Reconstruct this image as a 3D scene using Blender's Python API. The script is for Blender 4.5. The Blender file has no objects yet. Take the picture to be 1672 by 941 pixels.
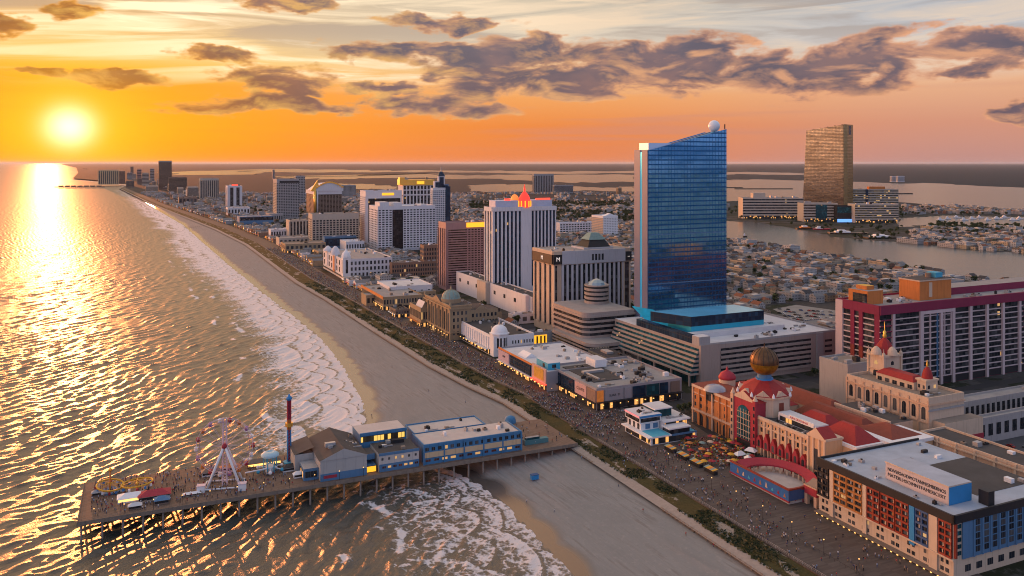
import bpy, bmesh, math, random
import numpy as np
from mathutils import Vector, Matrix
R = math.radians
scene = bpy.context.scene
COL = scene.collection
rnd = random.Random(7)

# ------------------------------------------------------------------ frame
F, CH, HY = 1347.0, 150.0, 266.0           # focal length and horizon row in photo pixels, camera height in metres
A = math.atan2(606, 1347)                  # the boardwalk runs this much to the left of the view axis
UX, UY, VX, VY = -math.sin(A), math.cos(A), math.cos(A), math.sin(A)

def W(u, v, z=0.0):
    return Vector((u * UX + v * VX, u * UY + v * VY, z))
def UV(x, y):
    return x * UX + y * UY, x * VX + y * VY
def at(px, py, z=0.0):
    y = F * (CH - z) / (py - HY)
    return Vector(((px - 836) / F * y, y, z))
def uvat(px, py, z=0.0):
    p = at(px, py, z)
    return UV(p.x, p.y)
def ray_v(px, v):                           # the point of the map that lies under photo column px at inland distance v
    k = (px - 836) / F
    y = v / (k * VX + VY)
    return UV(k * y, y)
def edge(u0, v0, du, dv, px):               # how far to walk along (du,dv) from (u0,v0) to reach photo column px
    k = (px - 836) / F
    p, d = W(u0, v0), W(du, dv)
    return (k * p.y - p.x) / (d.x - k * d.y)
def ztop(u, v, py):
    return CH - (py - HY) * W(u, v).y / F

# ------------------------------------------------------------------ node helper
def srgb(r, g, b):
    f = lambda c: (c / 255 / 12.92) if c <= 10 else ((c / 255 + 0.055) / 1.055) ** 2.4
    return (f(r), f(g), f(b), 1.0)

class S:
    def __init__(s, t, o): s.t, s.o = t, o
    def _m(s, op, b=None, c=None, rev=False, clamp=False):
        n = s.t.nodes.new('ShaderNodeMath'); n.operation = op; n.use_clamp = clamp
        ins = [s, b, c]
        if rev: ins = [b, s, c]
        for i, x in enumerate(ins):
            if x is None: continue
            if isinstance(x, S): s.t.links.new(x.o, n.inputs[i])
            else: n.inputs[i].default_value = x
        return S(s.t, n.outputs[0])
    def __add__(s, b): return s._m('ADD', b)
    __radd__ = __add__
    def __mul__(s, b): return s._m('MULTIPLY', b)
    __rmul__ = __mul__
    def __sub__(s, b): return s._m('SUBTRACT', b)
    def __rsub__(s, b): return s._m('SUBTRACT', b, rev=True)
    def __truediv__(s, b): return s._m('DIVIDE', b)
    def max(s, b): return s._m('MAXIMUM', b)
    def min(s, b): return s._m('MINIMUM', b)
    def pow(s, b): return s._m('POWER', b)
    def floor(s): return s._m('FLOOR')
    def frac(s): return s._m('FRACT')
    def abs(s): return s._m('ABSOLUTE')
    def gt(s, b): return s._m('GREATER_THAN', b)
    def lt(s, b): return s._m('LESS_THAN', b)
    def exp(s): return s._m('EXPONENT')
    def sat(s): return s._m('ADD', 0.0, clamp=True)
    def ss(s, a, b):
        n = s.t.nodes.new('ShaderNodeMapRange'); n.interpolation_type = 'SMOOTHSTEP'
        s.t.links.new(s.o, n.inputs[0]); n.inputs[1].default_value = a; n.inputs[2].default_value = b
        return S(s.t, n.outputs[0])
    def ramp(s, stops, interp='LINEAR'):
        n = s.t.nodes.new('ShaderNodeValToRGB'); n.color_ramp.interpolation = interp
        e = n.color_ramp.elements
        while len(e) < len(stops): e.new(0.5)
        for el, (p, c) in zip(e, stops): el.position = p; el.color = c if len(c) == 4 else (*c, 1)
        s.t.links.new(s.o, n.inputs[0]); return S(s.t, n.outputs[0])

class T:
    """a node tree with short calls"""
    def __init__(s, tree): s.t = tree; s.nodes = tree.nodes; s.links = tree.links
    def n(s, typ, **kw):
        x = s.t.nodes.new(typ)
        for k, v in kw.items(): setattr(x, k, v)
        return x
    def set(s, node, **ins):
        for k, v in ins.items():
            k = k.replace('_', ' ')
            if isinstance(v, S): s.t.links.new(v.o, node.inputs[k])
            else: node.inputs[k].default_value = v
        return node
    def coord(s, kind='Object'):
        c = s.n('ShaderNodeTexCoord'); sep = s.n('ShaderNodeSeparateXYZ')
        s.t.links.new(c.outputs[kind], sep.inputs[0])
        return [S(s.t, o) for o in sep.outputs]
    def xyz(s, a, b=0.0, c=0.0):
        n = s.n('ShaderNodeCombineXYZ')
        for i, x in enumerate((a, b, c)):
            if isinstance(x, S): s.t.links.new(x.o, n.inputs[i])
            else: n.inputs[i].default_value = x
        return S(s.t, n.outputs[0])
    def pos(s, kind='Object'):
        return S(s.t, s.n('ShaderNodeTexCoord').outputs[kind])
    def noise(s, vec, scale=1.0, detail=4.0, rough=0.5, dist=0.0, color=False):
        n = s.n('ShaderNodeTexNoise')
        s.t.links.new(vec.o, n.inputs['Vector'])
        n.inputs['Scale'].default_value = scale; n.inputs['Detail'].default_value = detail
        n.inputs['Roughness'].default_value = rough; n.inputs['Distortion'].default_value = dist
        return S(s.t, n.outputs['Color' if color else 0])
    def voro(s, vec, scale=1.0, feature='F1', out='Distance'):
        n = s.n('ShaderNodeTexVoronoi'); n.feature = feature
        s.t.links.new(vec.o, n.inputs['Vector']); n.inputs['Scale'].default_value = scale
        return S(s.t, n.outputs[out])
    def white(s, vec):
        n = s.n('ShaderNodeTexWhiteNoise'); s.t.links.new(vec.o, n.inputs['Vector'])
        return S(s.t, n.outputs['Value'])
    def mix(s, f, a, b, mode='MIX'):
        n = s.n('ShaderNodeMix'); n.data_type = 'RGBA'; n.blend_type = mode
        for i, x in ((0, f), (6, a), (7, b)):
            if isinstance(x, S): s.t.links.new(x.o, n.inputs[i])
            else: n.inputs[i].default_value = x if i == 0 else (x if len(x) == 4 else (*x, 1))
        return S(s.t, n.outputs[2])
    def attr(s, name):
        n = s.n('ShaderNodeAttribute'); n.attribute_name = name
        return S(s.t, n.outputs['Fac'])
    def rand(s):
        return S(s.t, s.n('ShaderNodeObjectInfo').outputs['Random'])
    def bump(s, h, strength=0.3, dist=0.1):
        n = s.n('ShaderNodeBump'); n.inputs['Strength'].default_value = strength; n.inputs['Distance'].default_value = dist
        s.t.links.new(h.o, n.inputs['Height']); return S(s.t, n.outputs[0])

def new_mat(name):
    m = bpy.data.materials.new(name); m.use_nodes = True
    t = T(m.node_tree); b = m.node_tree.nodes['Principled BSDF']
    return m, t, b

# ------------------------------------------------------------------ camera, render settings
cam = bpy.data.objects.new('camera', bpy.data.cameras.new('camera')); COL.objects.link(cam)
cam.location = (0, 0, CH); cam.rotation_euler = (R(90), 0, 0)
cam.data.sensor_width = 36; cam.data.lens = 36 * F / 1672
cam.data.shift_y = -(470.5 - HY) / 1672
cam.data.clip_start = 1; cam.data.clip_end = 300000
scene.camera = cam
vs = scene.view_settings
scene.display_settings.display_device = 'sRGB'
vs.view_transform = 'Standard'; vs.look = 'None'; vs.exposure = 0.3; vs.gamma = 1; vs.use_curve_mapping = False
cy = scene.cycles
cy.max_bounces = 5; cy.diffuse_bounces = 2; cy.glossy_bounces = 3; cy.transmission_bounces = 3; cy.volume_bounces = 0
cy.sample_clamp_indirect = 4; cy.caustics_reflective = False; cy.caustics_refractive = False
cy.use_denoising = True; cy.filter_width = 1.05

# ------------------------------------------------------------------ sky
SUN_AZ, SUN_EL = -28.2, 2.2
def build_world():
    w = bpy.data.worlds.new('World'); scene.world = w; w.use_nodes = True
    t = T(w.node_tree); t.nodes.clear()
    x, y, z = t.coord('Generated')
    az = x._m('ARCTAN2', y) * 57.2958
    el = z.max(-1.0).min(1.0)._m('ARCSINE') * 57.2958
    e20 = (el / 20.0).sat()
    P = lambda d: min(1, d / 20)
    left = e20.ramp([(0, srgb(255, 138, 8)), (P(2.2), srgb(255, 160, 8)), (P(5.0), srgb(255, 158, 22)), (P(5.9), srgb(255, 186, 64)),
                     (P(6.8), srgb(250, 214, 136)), (P(9), srgb(226, 194, 142)), (P(11), srgb(190, 166, 132)), (1, srgb(176, 178, 180))])
    mid = e20.ramp([(0, srgb(226, 130, 78)), (P(2.5), srgb(232, 136, 66)), (P(4.5), srgb(238, 164, 94)), (P(6), srgb(236, 192, 136)),
                    (P(8.5), srgb(222, 210, 188)), (P(11), srgb(205, 194, 172)), (1, srgb(172, 182, 194))])
    right = e20.ramp([(0, srgb(188, 142, 136)), (P(2.5), srgb(208, 148, 124)), (P(5), srgb(228, 176, 138)), (P(6.5), srgb(214, 198, 184)),
                      (P(8), srgb(188, 192, 198)), (P(11), srgb(176, 184, 192)), (1, srgb(160, 176, 198))])
    back = e20.ramp([(0, srgb(172, 162, 198)), (.25, srgb(158, 168, 214)), (.6, srgb(160, 178, 222)), (1, srgb(164, 184, 226))])
    c = t.mix(az.ss(-26, 3), left, mid)
    c = t.mix(az.ss(0, 30), c, right)
    aaz = az.abs()
    c = t.mix(aaz.ss(40, 125), c, back)
    c = t.mix(el.ss(14, 50), c, srgb(158, 164, 184))
    up = el.ss(11.5, 21) * (1.0 - el.ss(34, 56)) * (1.0 - (az + 32).abs().ss(24, 66))  # extra warm sky above the view, added to brighten the sea
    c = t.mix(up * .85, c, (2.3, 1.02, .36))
    side = (1.0 - el.ss(6, 16)) * (az * -1.0).ss(33, 42) * (1.0 - (az * -1.0).ss(95, 140))  # unseen bright sky left of the view, added to warm the sea-facing walls
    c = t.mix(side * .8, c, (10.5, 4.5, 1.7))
    # thin high cirrus, drawn out sideways and brighter towards the sun
    v1 = t.xyz(az * 0.045 + el * 0.05, el * 0.62 - az * 0.03, 0.0)
    ci = t.noise(v1, 1.0, 6, .55, .8)
    ci2 = t.noise(t.xyz(az * 0.09 - el * .12, el * 0.95 + az * 0.035, 3.3), 1.0, 5, .6, .4)
    band = el.ss(4.4, 6.6)
    cicol = t.mix(az.ss(-32, 14), (1.3, 1.12, .74), srgb(240, 216, 186))
    streak = (ci.ss(.46, .62) * .85 + ci2.ss(.52, .66) * .6).sat() * band
    streak = streak * (1.0 - aaz.ss(40, 90) * .8)
    c = t.mix(streak * (1.0 - az.ss(-5, 25) * .35), c, cicol)
    grey = (1.0 - ci).ss(.50, .60) * el.ss(6.5, 9.0) * (1.0 - aaz.ss(40, 90))
    c = t.mix(grey * .6, c, srgb(166, 152, 142))
    # low hazy bands above the horizon
    lb = t.noise(t.xyz(az * 0.05, el * 1.1, 9.1), 1.0, 4, .5, .3)
    c = t.mix(lb.ss(.5, .68) * el.ss(.6, 1.6) * (1.0 - el.ss(4.2, 5.2)) * .38 * (1.0 - aaz.ss(50, 90)), c,
              t.mix(az.ss(-30, 10), srgb(236, 128, 14), srgb(196, 140, 128)))
    # the sun's glow
    da = az - SUN_AZ; de = el - SUN_EL
    d2 = da * da * .8 + de * de
    d = d2._m('SQRT')
    glow1 = (d2 * (-1 / 9.0)).exp()
    glow2 = (d2 * (-1 / 42.0)).exp()
    c = t.mix(glow2 * .55, c, (1.0, .45, .006))
    c = t.mix(glow1 * .8, c, (1.12, .64, .02))
    # cumulus banks
    ell = [(800, 84, 262, 25), (945, 126, 275, 40), (1120, 106, 130, 44), (1290, 124, 205, 36), (1440, 94, 180, 38), (1610, 76, 150, 28),
           (1240, 98, 80, 22), (470, 130, 100, 24), (575, 172, 250, 20), (560, 143, 160, 9), (205, 130, 88, 14), (352, 91, 76, 15),
           (10, 44, 62, 17), (112, 18, 62, 20), (475, 6, 92, 18), (722, 40, 120, 14), (1600, 112, 84, 18), (710, 128, 34, 16),
           (1680, 185, 70, 20), (40, 118, 80, 7)]
    aw = az + (t.noise(t.xyz(az * .16, el * .42, 21.0), 1.0, 4, .6) - .5) * 7.0 + (t.noise(t.xyz(az * .6, el * 1.1, 2.0), 1.0, 3, .6) - .5) * 2.0
    ew = el + (t.noise(t.xyz(az * .22, el * .5, 33.0), 1.0, 4, .6) - .5) * 2.6
    mask = None
    for px, py, hw, hh in ell:
        a0 = math.degrees(math.atan((px - 836) / F)); ca = math.cos(math.radians(a0))
        e0 = math.degrees(math.atan((HY - py) / F * ca))
        wa = math.degrees(hw / F) * ca * ca; we = math.degrees(hh / F) * ca
        qa = (aw - a0) / wa; qe = (ew - e0) / we
        m = 1.0 - qa * qa - qe * qe
        mask = m if mask is None else mask.max(m)
    mask = mask.max(-1.5)
    # the sky beyond the picture's edges has cloud of its own
    extra = (t.noise(t.xyz(az * .03, el * .16, 5.0), 1.0, 3, .5) - .62) * 4.0 - (1.0 - aaz.ss(33, 42)) * 6.0 - (1.0 - el.ss(2, 4)) * 4 - el.ss(14, 24) * 6
    mask = mask.max(extra)
    def fb(oa, oe):
        a_, e_ = az + oa, el + oe
        big = t.noise(t.xyz(a_ * .24 + e_ * .16, e_ * .62 - a_ * .07, 1.7), 1.0, 9, .54, .35)
        return big
    n0, n1 = fb(0, 0), fb(-.5, -.42)
    den0 = mask * .62 + (n0 - .5) * 3.1 + .10
    den1 = mask * .62 + (n1 - .5) * 3.1 + .10
    alpha = den0.ss(-.06, .34)
    thick = den0.ss(.05, .62)
    lit = ((den0 - den1) * 2.0 - .02).sat() * (1.0 - thick * .15)
    near = 1.0 - az.ss(-27, -6)
    body = t.mix(near, srgb(98, 88, 104), srgb(150, 90, 34))
    body = t.mix(el.ss(5.0, 9) * (1.0 - near), body, srgb(94, 90, 108))
    low = t.mix(near, srgb(216, 152, 118), srgb(246, 150, 30))
    rim = t.mix(az.ss(-25, 20), srgb(255, 200, 96), srgb(252, 184, 132))
    ccol = t.mix(thick, t.mix(.55, rim, low), body)
    ccol = t.mix(lit * .85, ccol, rim)
    puff = fb(3.1, 1.7)
    ccol = t.mix(puff.ss(.40, .72) * .36 * (1.0 - near * .5), ccol, t.mix(.5, low, body))
    ccol = t.mix((1.0 - puff).ss(.40, .72) * .36, ccol, t.mix(near, srgb(78, 74, 94), srgb(120, 70, 26)))
    alpha = alpha * (1.0 - glow1 * .75)
    c = t.mix(alpha * .96, c, ccol)
    # the disc
    c = t.mix((d2 * (-1 / 1.1)).exp(), c, (2.0, 1.7, .95))
    win = (1.0 - el.ss(11.5, 18)) * (1.0 - aaz.ss(34, 46))
    c = t.mix(win, c, t.mix(1.0, c, (.84, .80, .79), 'MULTIPLY'))
    c = t.mix(el.lt(-.5), c, srgb(120, 110, 110))
    sky = t.n('ShaderNodeTexSky', sky_type='NISHITA', sun_disc=False)
    sky.sun_elevation = R(SUN_EL); sky.sun_rotation = R(SUN_AZ); sky.altitude = 100
    b1 = t.n('ShaderNodeBackground'); b1.inputs[1].default_value = 0.05
    dim = t.mix(1.0, S(t.t, sky.outputs[0]), (.1, .1, .12), 'MULTIPLY')
    t.links.new(dim.o, b1.inputs[0])
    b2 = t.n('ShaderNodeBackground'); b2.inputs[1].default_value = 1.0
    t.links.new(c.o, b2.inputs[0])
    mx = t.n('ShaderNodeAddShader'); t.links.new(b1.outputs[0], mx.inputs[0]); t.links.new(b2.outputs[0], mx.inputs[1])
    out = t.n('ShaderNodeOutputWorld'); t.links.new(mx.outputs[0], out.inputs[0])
    w.cycles.sampling_method = 'MANUAL'; w.cycles.sample_map_resolution = 1024
build_world()
sun = bpy.data.objects.new('sun', bpy.data.lights.new('sun', 'SUN')); COL.objects.link(sun)
sun.data.energy = 2.0; sun.data.angle = R(0.6); sun.data.color = (1.0, .28, .08)
az, el = R(SUN_AZ - 1.2), R(SUN_EL + .6)
sd = Vector((math.sin(az) * math.cos(el), math.cos(az) * math.cos(el), math.sin(el)))
sun.rotation_euler = sd.to_track_quat('Z', 'Y').to_euler()

# ------------------------------------------------------------------ object helpers
def tag(o, label=None, cat=None, group=None, kind=None):
    if label: o['label'] = label
    if cat: o['category'] = cat
    if group: o['group'] = group
    if kind: o['kind'] = kind
    return o
def empty(name, label, cat, loc, rot=0.0, group=None):
    o = bpy.data.objects.new(name, None); COL.objects.link(o)
    o.empty_display_size = 1; o.location = loc; o.rotation_euler = (0, 0, rot)
    return tag(o, label, cat, group)
def link(name, me, parent=None):
    o = bpy.data.objects.new(name, me); COL.objects.link(o)
    if parent is not None: o.parent = parent
    return o
def copy_tree(o, parent=None):
    c = o.copy(); COL.objects.link(c)
    if parent is not None: c.parent = parent
    for ch in o.children: copy_tree(ch, c)
    return c

def grid_mesh(name, X, Y, Z, mat, attrs=None, smooth=True):
    """a sheet from 2-D arrays of coordinates"""
    nr, nc = X.shape
    co = np.stack([X, Y, Z], -1).reshape(-1, 3).astype(np.float32)
    i = np.arange(nr * nc).reshape(nr, nc)
    q = np.stack([i[:-1, :-1], i[:-1, 1:], i[1:, 1:], i[1:, :-1]], -1).reshape(-1, 4)
    return quad_mesh(name, co, q, mat, attrs, smooth)
def quad_mesh(name, co, q, mat, attrs=None, smooth=True):
    me = bpy.data.meshes.new(name)
    nv, nf = len(co), len(q)
    me.vertices.add(nv); me.vertices.foreach_set('co', co.astype(np.float32).ravel())
    me.loops.add(nf * 4); me.loops.foreach_set('vertex_index', q.astype(np.int32).ravel())
    me.polygons.add(nf); me.polygons.foreach_set('loop_start', np.arange(0, nf * 4, 4, dtype=np.int32))
    me.polygons.foreach_set('loop_total', np.full(nf, 4, np.int32))
    me.polygons.foreach_set('use_smooth', np.full(nf, smooth))
    me.update(calc_edges=True)
    for k, a in (attrs or {}).items():
        at_ = me.attributes.new(k, 'FLOAT', 'POINT'); at_.data.foreach_set('value', a.astype(np.float32).ravel())
    me.materials.append(mat)
    return me
# ------------------------------------------------------------------ shore lines in map coordinates
SU = [-200, 240, 280, 347, 378, 425, 470, 491, 535, 566, 638, 682, 765, 841, 963, 1138, 1376, 1770, 2258, 2948, 4100, 5140, 6400, 7400, 9000]
SV = [150, 151, 152, 155, 153, 140, 128, 125, 134, 137, 144, 146, 149, 146, 140, 133, 124, 112, 99, 55, -12, -79, -60, -260, -580]
FU = [-200, 480, 526, 588, 700, 925, 1073, 1600, 2004, 2490, 3257, 5440, 6600, 7600, 9000]
FV = [210, 210, 203, 197, 193, 187, 179, 177, 154, 110, 40, -118, -40, -260, -600]
def shore(u): return np.interp(u, SU, SV)
def fence_v(u): return np.interp(u, FU, FV)
def sstep(a, b, x):
    t = np.clip((x - a) / (b - a), 0, 1); return t * t * (3 - 2 * t)
_nr = np.random.RandomState(3)
_NT = _nr.rand(256, 256)
def vnoise(x, y):                           # smooth value noise
    xi = np.floor(x).astype(int); yi = np.floor(y).astype(int)
    fx = x - xi; fy = y - yi; fx = fx * fx * (3 - 2 * fx); fy = fy * fy * (3 - 2 * fy)
    g = lambda a, b: _NT[a % 256, b % 256]
    return (g(xi, yi) * (1 - fx) + g(xi + 1, yi) * fx) * (1 - fy) + (g(xi, yi + 1) * (1 - fx) + g(xi + 1, yi + 1) * fx) * fy
def fbm(x, y, o=4):
    s, a, n = 0, .5, 0
    for k in range(o):
        s = s + a * vnoise(x * 2 ** k + 17 * k, y * 2 ** k + 5 * k); n += a; a *= .5
    return s / n
SEA = -9.0

def run_up(u):                              # wavy edge of the swash, in metres added to the shore line
    big = 5 * (fbm(u / 46, u * 0 + 3.3, 2) - .5) * 2
    cusp = 4.2 * np.abs(np.sin(math.pi * (u / 27 + 1.7 * vnoise(u / 60, u * 0 + 9)))) ** .8 - 2
    return big + cusp

# ------------------------------------------------------------------ ocean
def build_ocean():
    rows = 1040; cols = 900
    py = np.concatenate([[266.9, 267.6], np.linspace(268.3, 1010, rows), np.linspace(1030, 1500, 20)])
    a = np.concatenate([np.linspace(-1.5, -.72, 24), np.linspace(-.715, .24, cols)])
    Yb = F * (CH - SEA) / (py - HY)
    Y = np.repeat(Yb[:, None], len(a), 1); X = Y * a[None, :]
    U, V = UV(X, Y)
    s = shore(U) - V                        # metres off shore
    dY = np.gradient(-Yb)[:, None] * np.ones_like(X); dY = np.abs(dY)
    Z = np.zeros_like(X); rs = np.random.RandomState(5)
    wx = X + 14 * (fbm(X / 90, Y / 90, 2) - .5) * 2; wy = Y + 14 * (fbm(X / 90 + 40, Y / 90, 2) - .5) * 2
    base = math.atan2(-.42, .90)
    for k in range(70):
        L = 3.2 * (13 / 3.2) ** rs.rand() if k > 7 else rs.uniform(16, 30)
        th = base + rs.normal(0, .40)
        amp = (.0046 if k > 7 else .0026) * L * (.6 + .8 * rs.rand())
        ph = (wx * math.cos(th) + wy * math.sin(th)) * 2 * math.pi / L + rs.rand() * 6.28
        Z += amp * np.sin(ph) * np.exp(.0) * sstep(1.3, 3.2, L / np.maximum(dY * abs(math.sin(th)) + .15, .15))
    Z = Z + .8 * np.maximum(Z, 0) ** 2 - .05
    patch = .65 + .7 * fbm(X / 160, Y / 160, 3)
    Z *= patch * (.12 + .88 * sstep(4, 60, s))
    # breakers: scalloped fronts, each leaving a sheet of foam behind it
    ru = run_up(U)
    foam = np.zeros_like(X)
    under = np.exp(-((U - 412) / 34) ** 2)
    near = 1 - sstep(365, 395, U)
    for k, (s0, w, st, ln) in enumerate([(0, 17, .95, 27), (13, 17, 1.0, 33), (26, 17, .98, 39), (40, 22, .80, 47)]):
        amp = 4.0 + 3.0 * k
        ph = U / ln + .37 * k + 1.5 * vnoise(U / 130 + 7 * k, U * 0 + k)
        lobe = np.abs(np.sin(math.pi * ph)) ** .7
        off = s0 * (.62 + .76 * vnoise(U / 95 + 11 * k, U * 0 + .5)) - amp * lobe + (0 if k else 1.5)
        if k == 0: off = -ru
        wk = w * (.75 + .6 * vnoise(U / 41, U * 0 + 4.4 + k))
        tt = (s - off) / wk / (1 + .3 * sstep(430, 520, U))
        cell = vnoise(np.floor(ph) * 3.7 + .5, U * 0 + k * 5.1 + .5)
        keep = st * sstep(.08, .40, fbm(U / 55 + 3 * k, V / 34, 3) + .12 - .05 * k + .12 * sstep(430, 520, U)) * (.78 + .35 * cell) * (1 - .42 * near)
        b = np.where((tt > 0) & (tt < 1.5), np.clip(1.12 - .92 * tt, 0, 1), 0) * keep
        foam = np.maximum(foam * (1 - .55 * np.exp(-((tt + .05) / .042) ** 2)), b)  # dark line ahead of each front paints in the wave's shaded side
        if k: Z += (.35 * np.exp(-((tt + .05) / .10) ** 2) * keep) * (s > 2)
    # a line of whitecaps on the outer bar
    for so, ww in ((58, 3.0), (76, 2.2)):
        d = s - so - 9 * (fbm(U / 30, U * 0 + so, 3) - .5) * 2
        foam = np.maximum(foam, np.exp(-(d / ww) ** 2) * sstep(.56, .7, fbm(U / 22 + so, V / 30, 3)) * .85 * (U < 1500))
        Z += .7 * np.exp(-(d / 5) ** 2) * sstep(.3, .7, fbm(U / 30 + so, V / 40, 2))
    foam *= 1 - .88 * under * sstep(-10, 22, s)
    foam *= 1 - .55 * sstep(2000, 5000, U)
    shallow = np.exp(-np.maximum(s, 0) / 26)
    m, t, b = new_mat('sea_water')
    p = t.pos('Object')
    fo = t.attr('foam'); sh = t.attr('shallow')
    x, y, z = t.coord('Object')
    lace = t.voro(t.xyz(x + t.noise(p, .12, 2) * 9.0, y + t.noise(p, .09, 2) * 9.0, 0.0), .42)
    lace2 = t.voro(t.xyz(x, y, 0.0), 1.1)
    ln = t.noise(p, .22, 5, .6)
    f = (fo * 1.2 + ((lace - .36) * .95 + (lace2 - .4) * .4 + (ln - .5) * .9) * (1.15 - fo))
    fm = f.ss(.48, .86) * fo.ss(.02, .16) * .9
    deep = t.mix(t.noise(p, .006, 3), (.045, .054, .050), (.072, .072, .062))
    wcol = t.mix(sh * .8, deep, (.12, .105, .082))
    t.set(b, Base_Color=t.mix(fm, wcol, (.66, .63, .65)), IOR=1.45)
    dist = (y / 2400.0).sat()
    t.set(b, Roughness=(fm * .35 + .29 + dist * .16))
    # ripples: drawn out along the crests, fading where they get too small to see
    ca, sa = math.cos(base), math.sin(base)
    along = x * -sa + y * ca; across = x * ca + y * sa
    r1 = t.noise(t.xyz(along * .26, across * .95, 0.0), 1.0, 5, .6, .5)
    r2 = t.noise(t.xyz(along * .8, across * 2.2, 4.0), 1.0, 3, .6, .3)
    fade = 1.0 - (y / 2600.0).sat()
    h = (r1 * 1.0 + r2 * .5) * (fade * .8 + .2) * (1.0 - fm * .6)
    t.set(b, Normal=t.bump(h, .6, .7))
    me = grid_mesh('ocean', X, Y, Z + SEA, m, {'foam': foam, 'shallow': shallow})
    tag(link('ocean', me), kind='structure')
build_ocean()

# ------------------------------------------------------------------ beach
def build_beach():
    u = np.concatenate([np.linspace(-150, 230, 30), np.linspace(232, 1100, 520), np.linspace(1104, 3000, 260), np.linspace(3010, 5900, 90)])
    n = 150
    r = np.linspace(0, 1, n)
    Ug = np.repeat(u[:, None], n, 1)
    vs_ = shore(u) - 14; ve = fence_v(u) + 8
    Vg = vs_[:, None] + (ve - vs_)[:, None] * r[None, :]
    ru = run_up(Ug)
    d = Vg - (shore(Ug) + 0)                # metres up the beach from the mean water line
    width = (fence_v(Ug) - shore(Ug))
    q = np.clip(d / np.maximum(width, 5), -1, 1.2)
    Z = SEA - .02 + .35 * np.clip(d + 1, -20, 0) * .3 + np.where(q > 0, 5.2 * q ** .85, 0)
    Z += (.10 * (fbm(Ug / 9, Vg / 5, 3) - .5) + .25 * (fbm(Ug / 40, Vg / 16, 2) - .5)) * sstep(6, 20, d)
    wet = 1 - sstep(2.0, 7.0 + 4 * (fbm(Ug / 25, Ug * 0 + 8, 2)), d - ru * .8 - 3)
    X = Ug * UX + Vg * VX; Y = Ug * UY + Vg * VY
    m, t, b = new_mat('beach_sand')
    p = t.pos('Object'); x, y, z = t.coord('Object')
    U_ = x * UX + y * UY; V_ = x * VX + y * VY
    we = t.attr('wet')
    big = t.noise(t.xyz(U_ * .018, V_ * .045, 0.0), 1.0, 5, .6, 1.6)
    trk = t.noise(t.xyz(U_ * .035 + V_ * .03, V_ * .5 + U_ * .02, 2.0), 1.0, 4, .6, .25)
    fine = t.noise(p, .55, 5, .65)
    sand = t.mix(big, (.175, .174, .168), (.30, .298, .288))
    sand = t.mix(trk.ss(.46, .62) * big.ss(.42, .6) * .55, sand, (.155, .138, .125))
    sand = t.mix(fine.ss(.52, .72) * .32, sand, (.36, .335, .31))
    sand = t.mix(t.noise(p, 1.6, 3).ss(.64, .76) * .45, sand, (.12, .10, .085))
    t.set(b, Base_Color=t.mix(we, sand, (.085, .075, .068)), Roughness=(.92 - we * .70), Specular_IOR_Level=(.15 + we * .5))
    t.set(b, Normal=t.bump((fine * .6 + trk * .9) * (1.0 - we * .97), .6, .35))
    me = grid_mesh('beach', X, Y, Z, m, {'wet': wet})
    tag(link('beach', me), kind='structure')
build_beach()

# ------------------------------------------------------------------ dunes and boardwalk strips
def strip(name, u, v0, v1, z0, z1, mat, n=8, bumpy=0):
    u = np.asarray(u, float); r = np.linspace(0, 1, n)
    Ug = np.repeat(u[:, None], n, 1); Vg = v0[:, None] + (v1 - v0)[:, None] * r[None, :]
    Z = z0 + (z1 - z0) * r[None, :] + np.zeros_like(Ug)
    if bumpy: Z = Z + bumpy * (fbm(Ug / 7, Vg / 5, 3) - .35) * np.sin(math.pi * r)[None, :]
    me = grid_mesh(name, Ug * UX + Vg * VX, Ug * UY + Vg * VY, Z, mat)
    return tag(link(name, me), kind='structure')
def dune_mat():
    m, t, b = new_mat('dune_grass_and_sand')
    x, y, z = t.coord('Object'); p = t.pos('Object')
    U_ = x * UX + y * UY; V_ = x * VX + y * VY
    n1 = t.noise(t.xyz(U_ * .045, V_ * .16, 0.0), 1.0, 5, .62, .5)
    gf = t.noise(p, .9, 4, .65)
    grass = t.mix(gf, (.030, .030, .012), (.105, .088, .038))
    sandc = t.mix(gf, (.21, .175, .145), (.36, .31, .265))
    t.set(b, Base_Color=t.mix((n1 + (gf - .5) * .25).ss(.56, .62), grass, sandc), Roughness=.95, Specular_IOR_Level=.1)
    t.set(b, Normal=t.bump(gf, .8, .5))
    return m
uu = np.concatenate([np.linspace(-150, 1300, 420), np.linspace(1310, 5600, 150)])
fv = fence_v(uu)
def walk_v(u): return fence_v(u) + np.interp(u, [0, 450, 600, 1000, 1600, 3300, 5600], [15, 15, 22, 21, 22, 14, 12])
def front_v(u): return walk_v(u) + np.interp(u, [0, 360, 395, 420, 460, 600, 760, 1000, 1600, 3300, 5600], [44, 56, 62, 45, 32, 24, 24, 24, 24, 22, 18])
strip('dune_sand', uu, fv - .6, fv + 4.5, -2.6, -1.4, None or new_mat('soft_sand')[0], 4, .5)
_m = bpy.data.materials['soft_sand']; _t = T(_m.node_tree)
_t.set(_m.node_tree.nodes['Principled BSDF'], Base_Color=_t.mix(_t.noise(_t.pos(), .5, 5, .6), (.22, .19, .17), (.38, .34, .30)), Roughness=.95, Specular_IOR_Level=.1)
strip('dune_ground', uu, fv + 4.4, walk_v(uu), -1.6, -.5, dune_mat(), 10, 1.3)

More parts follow.
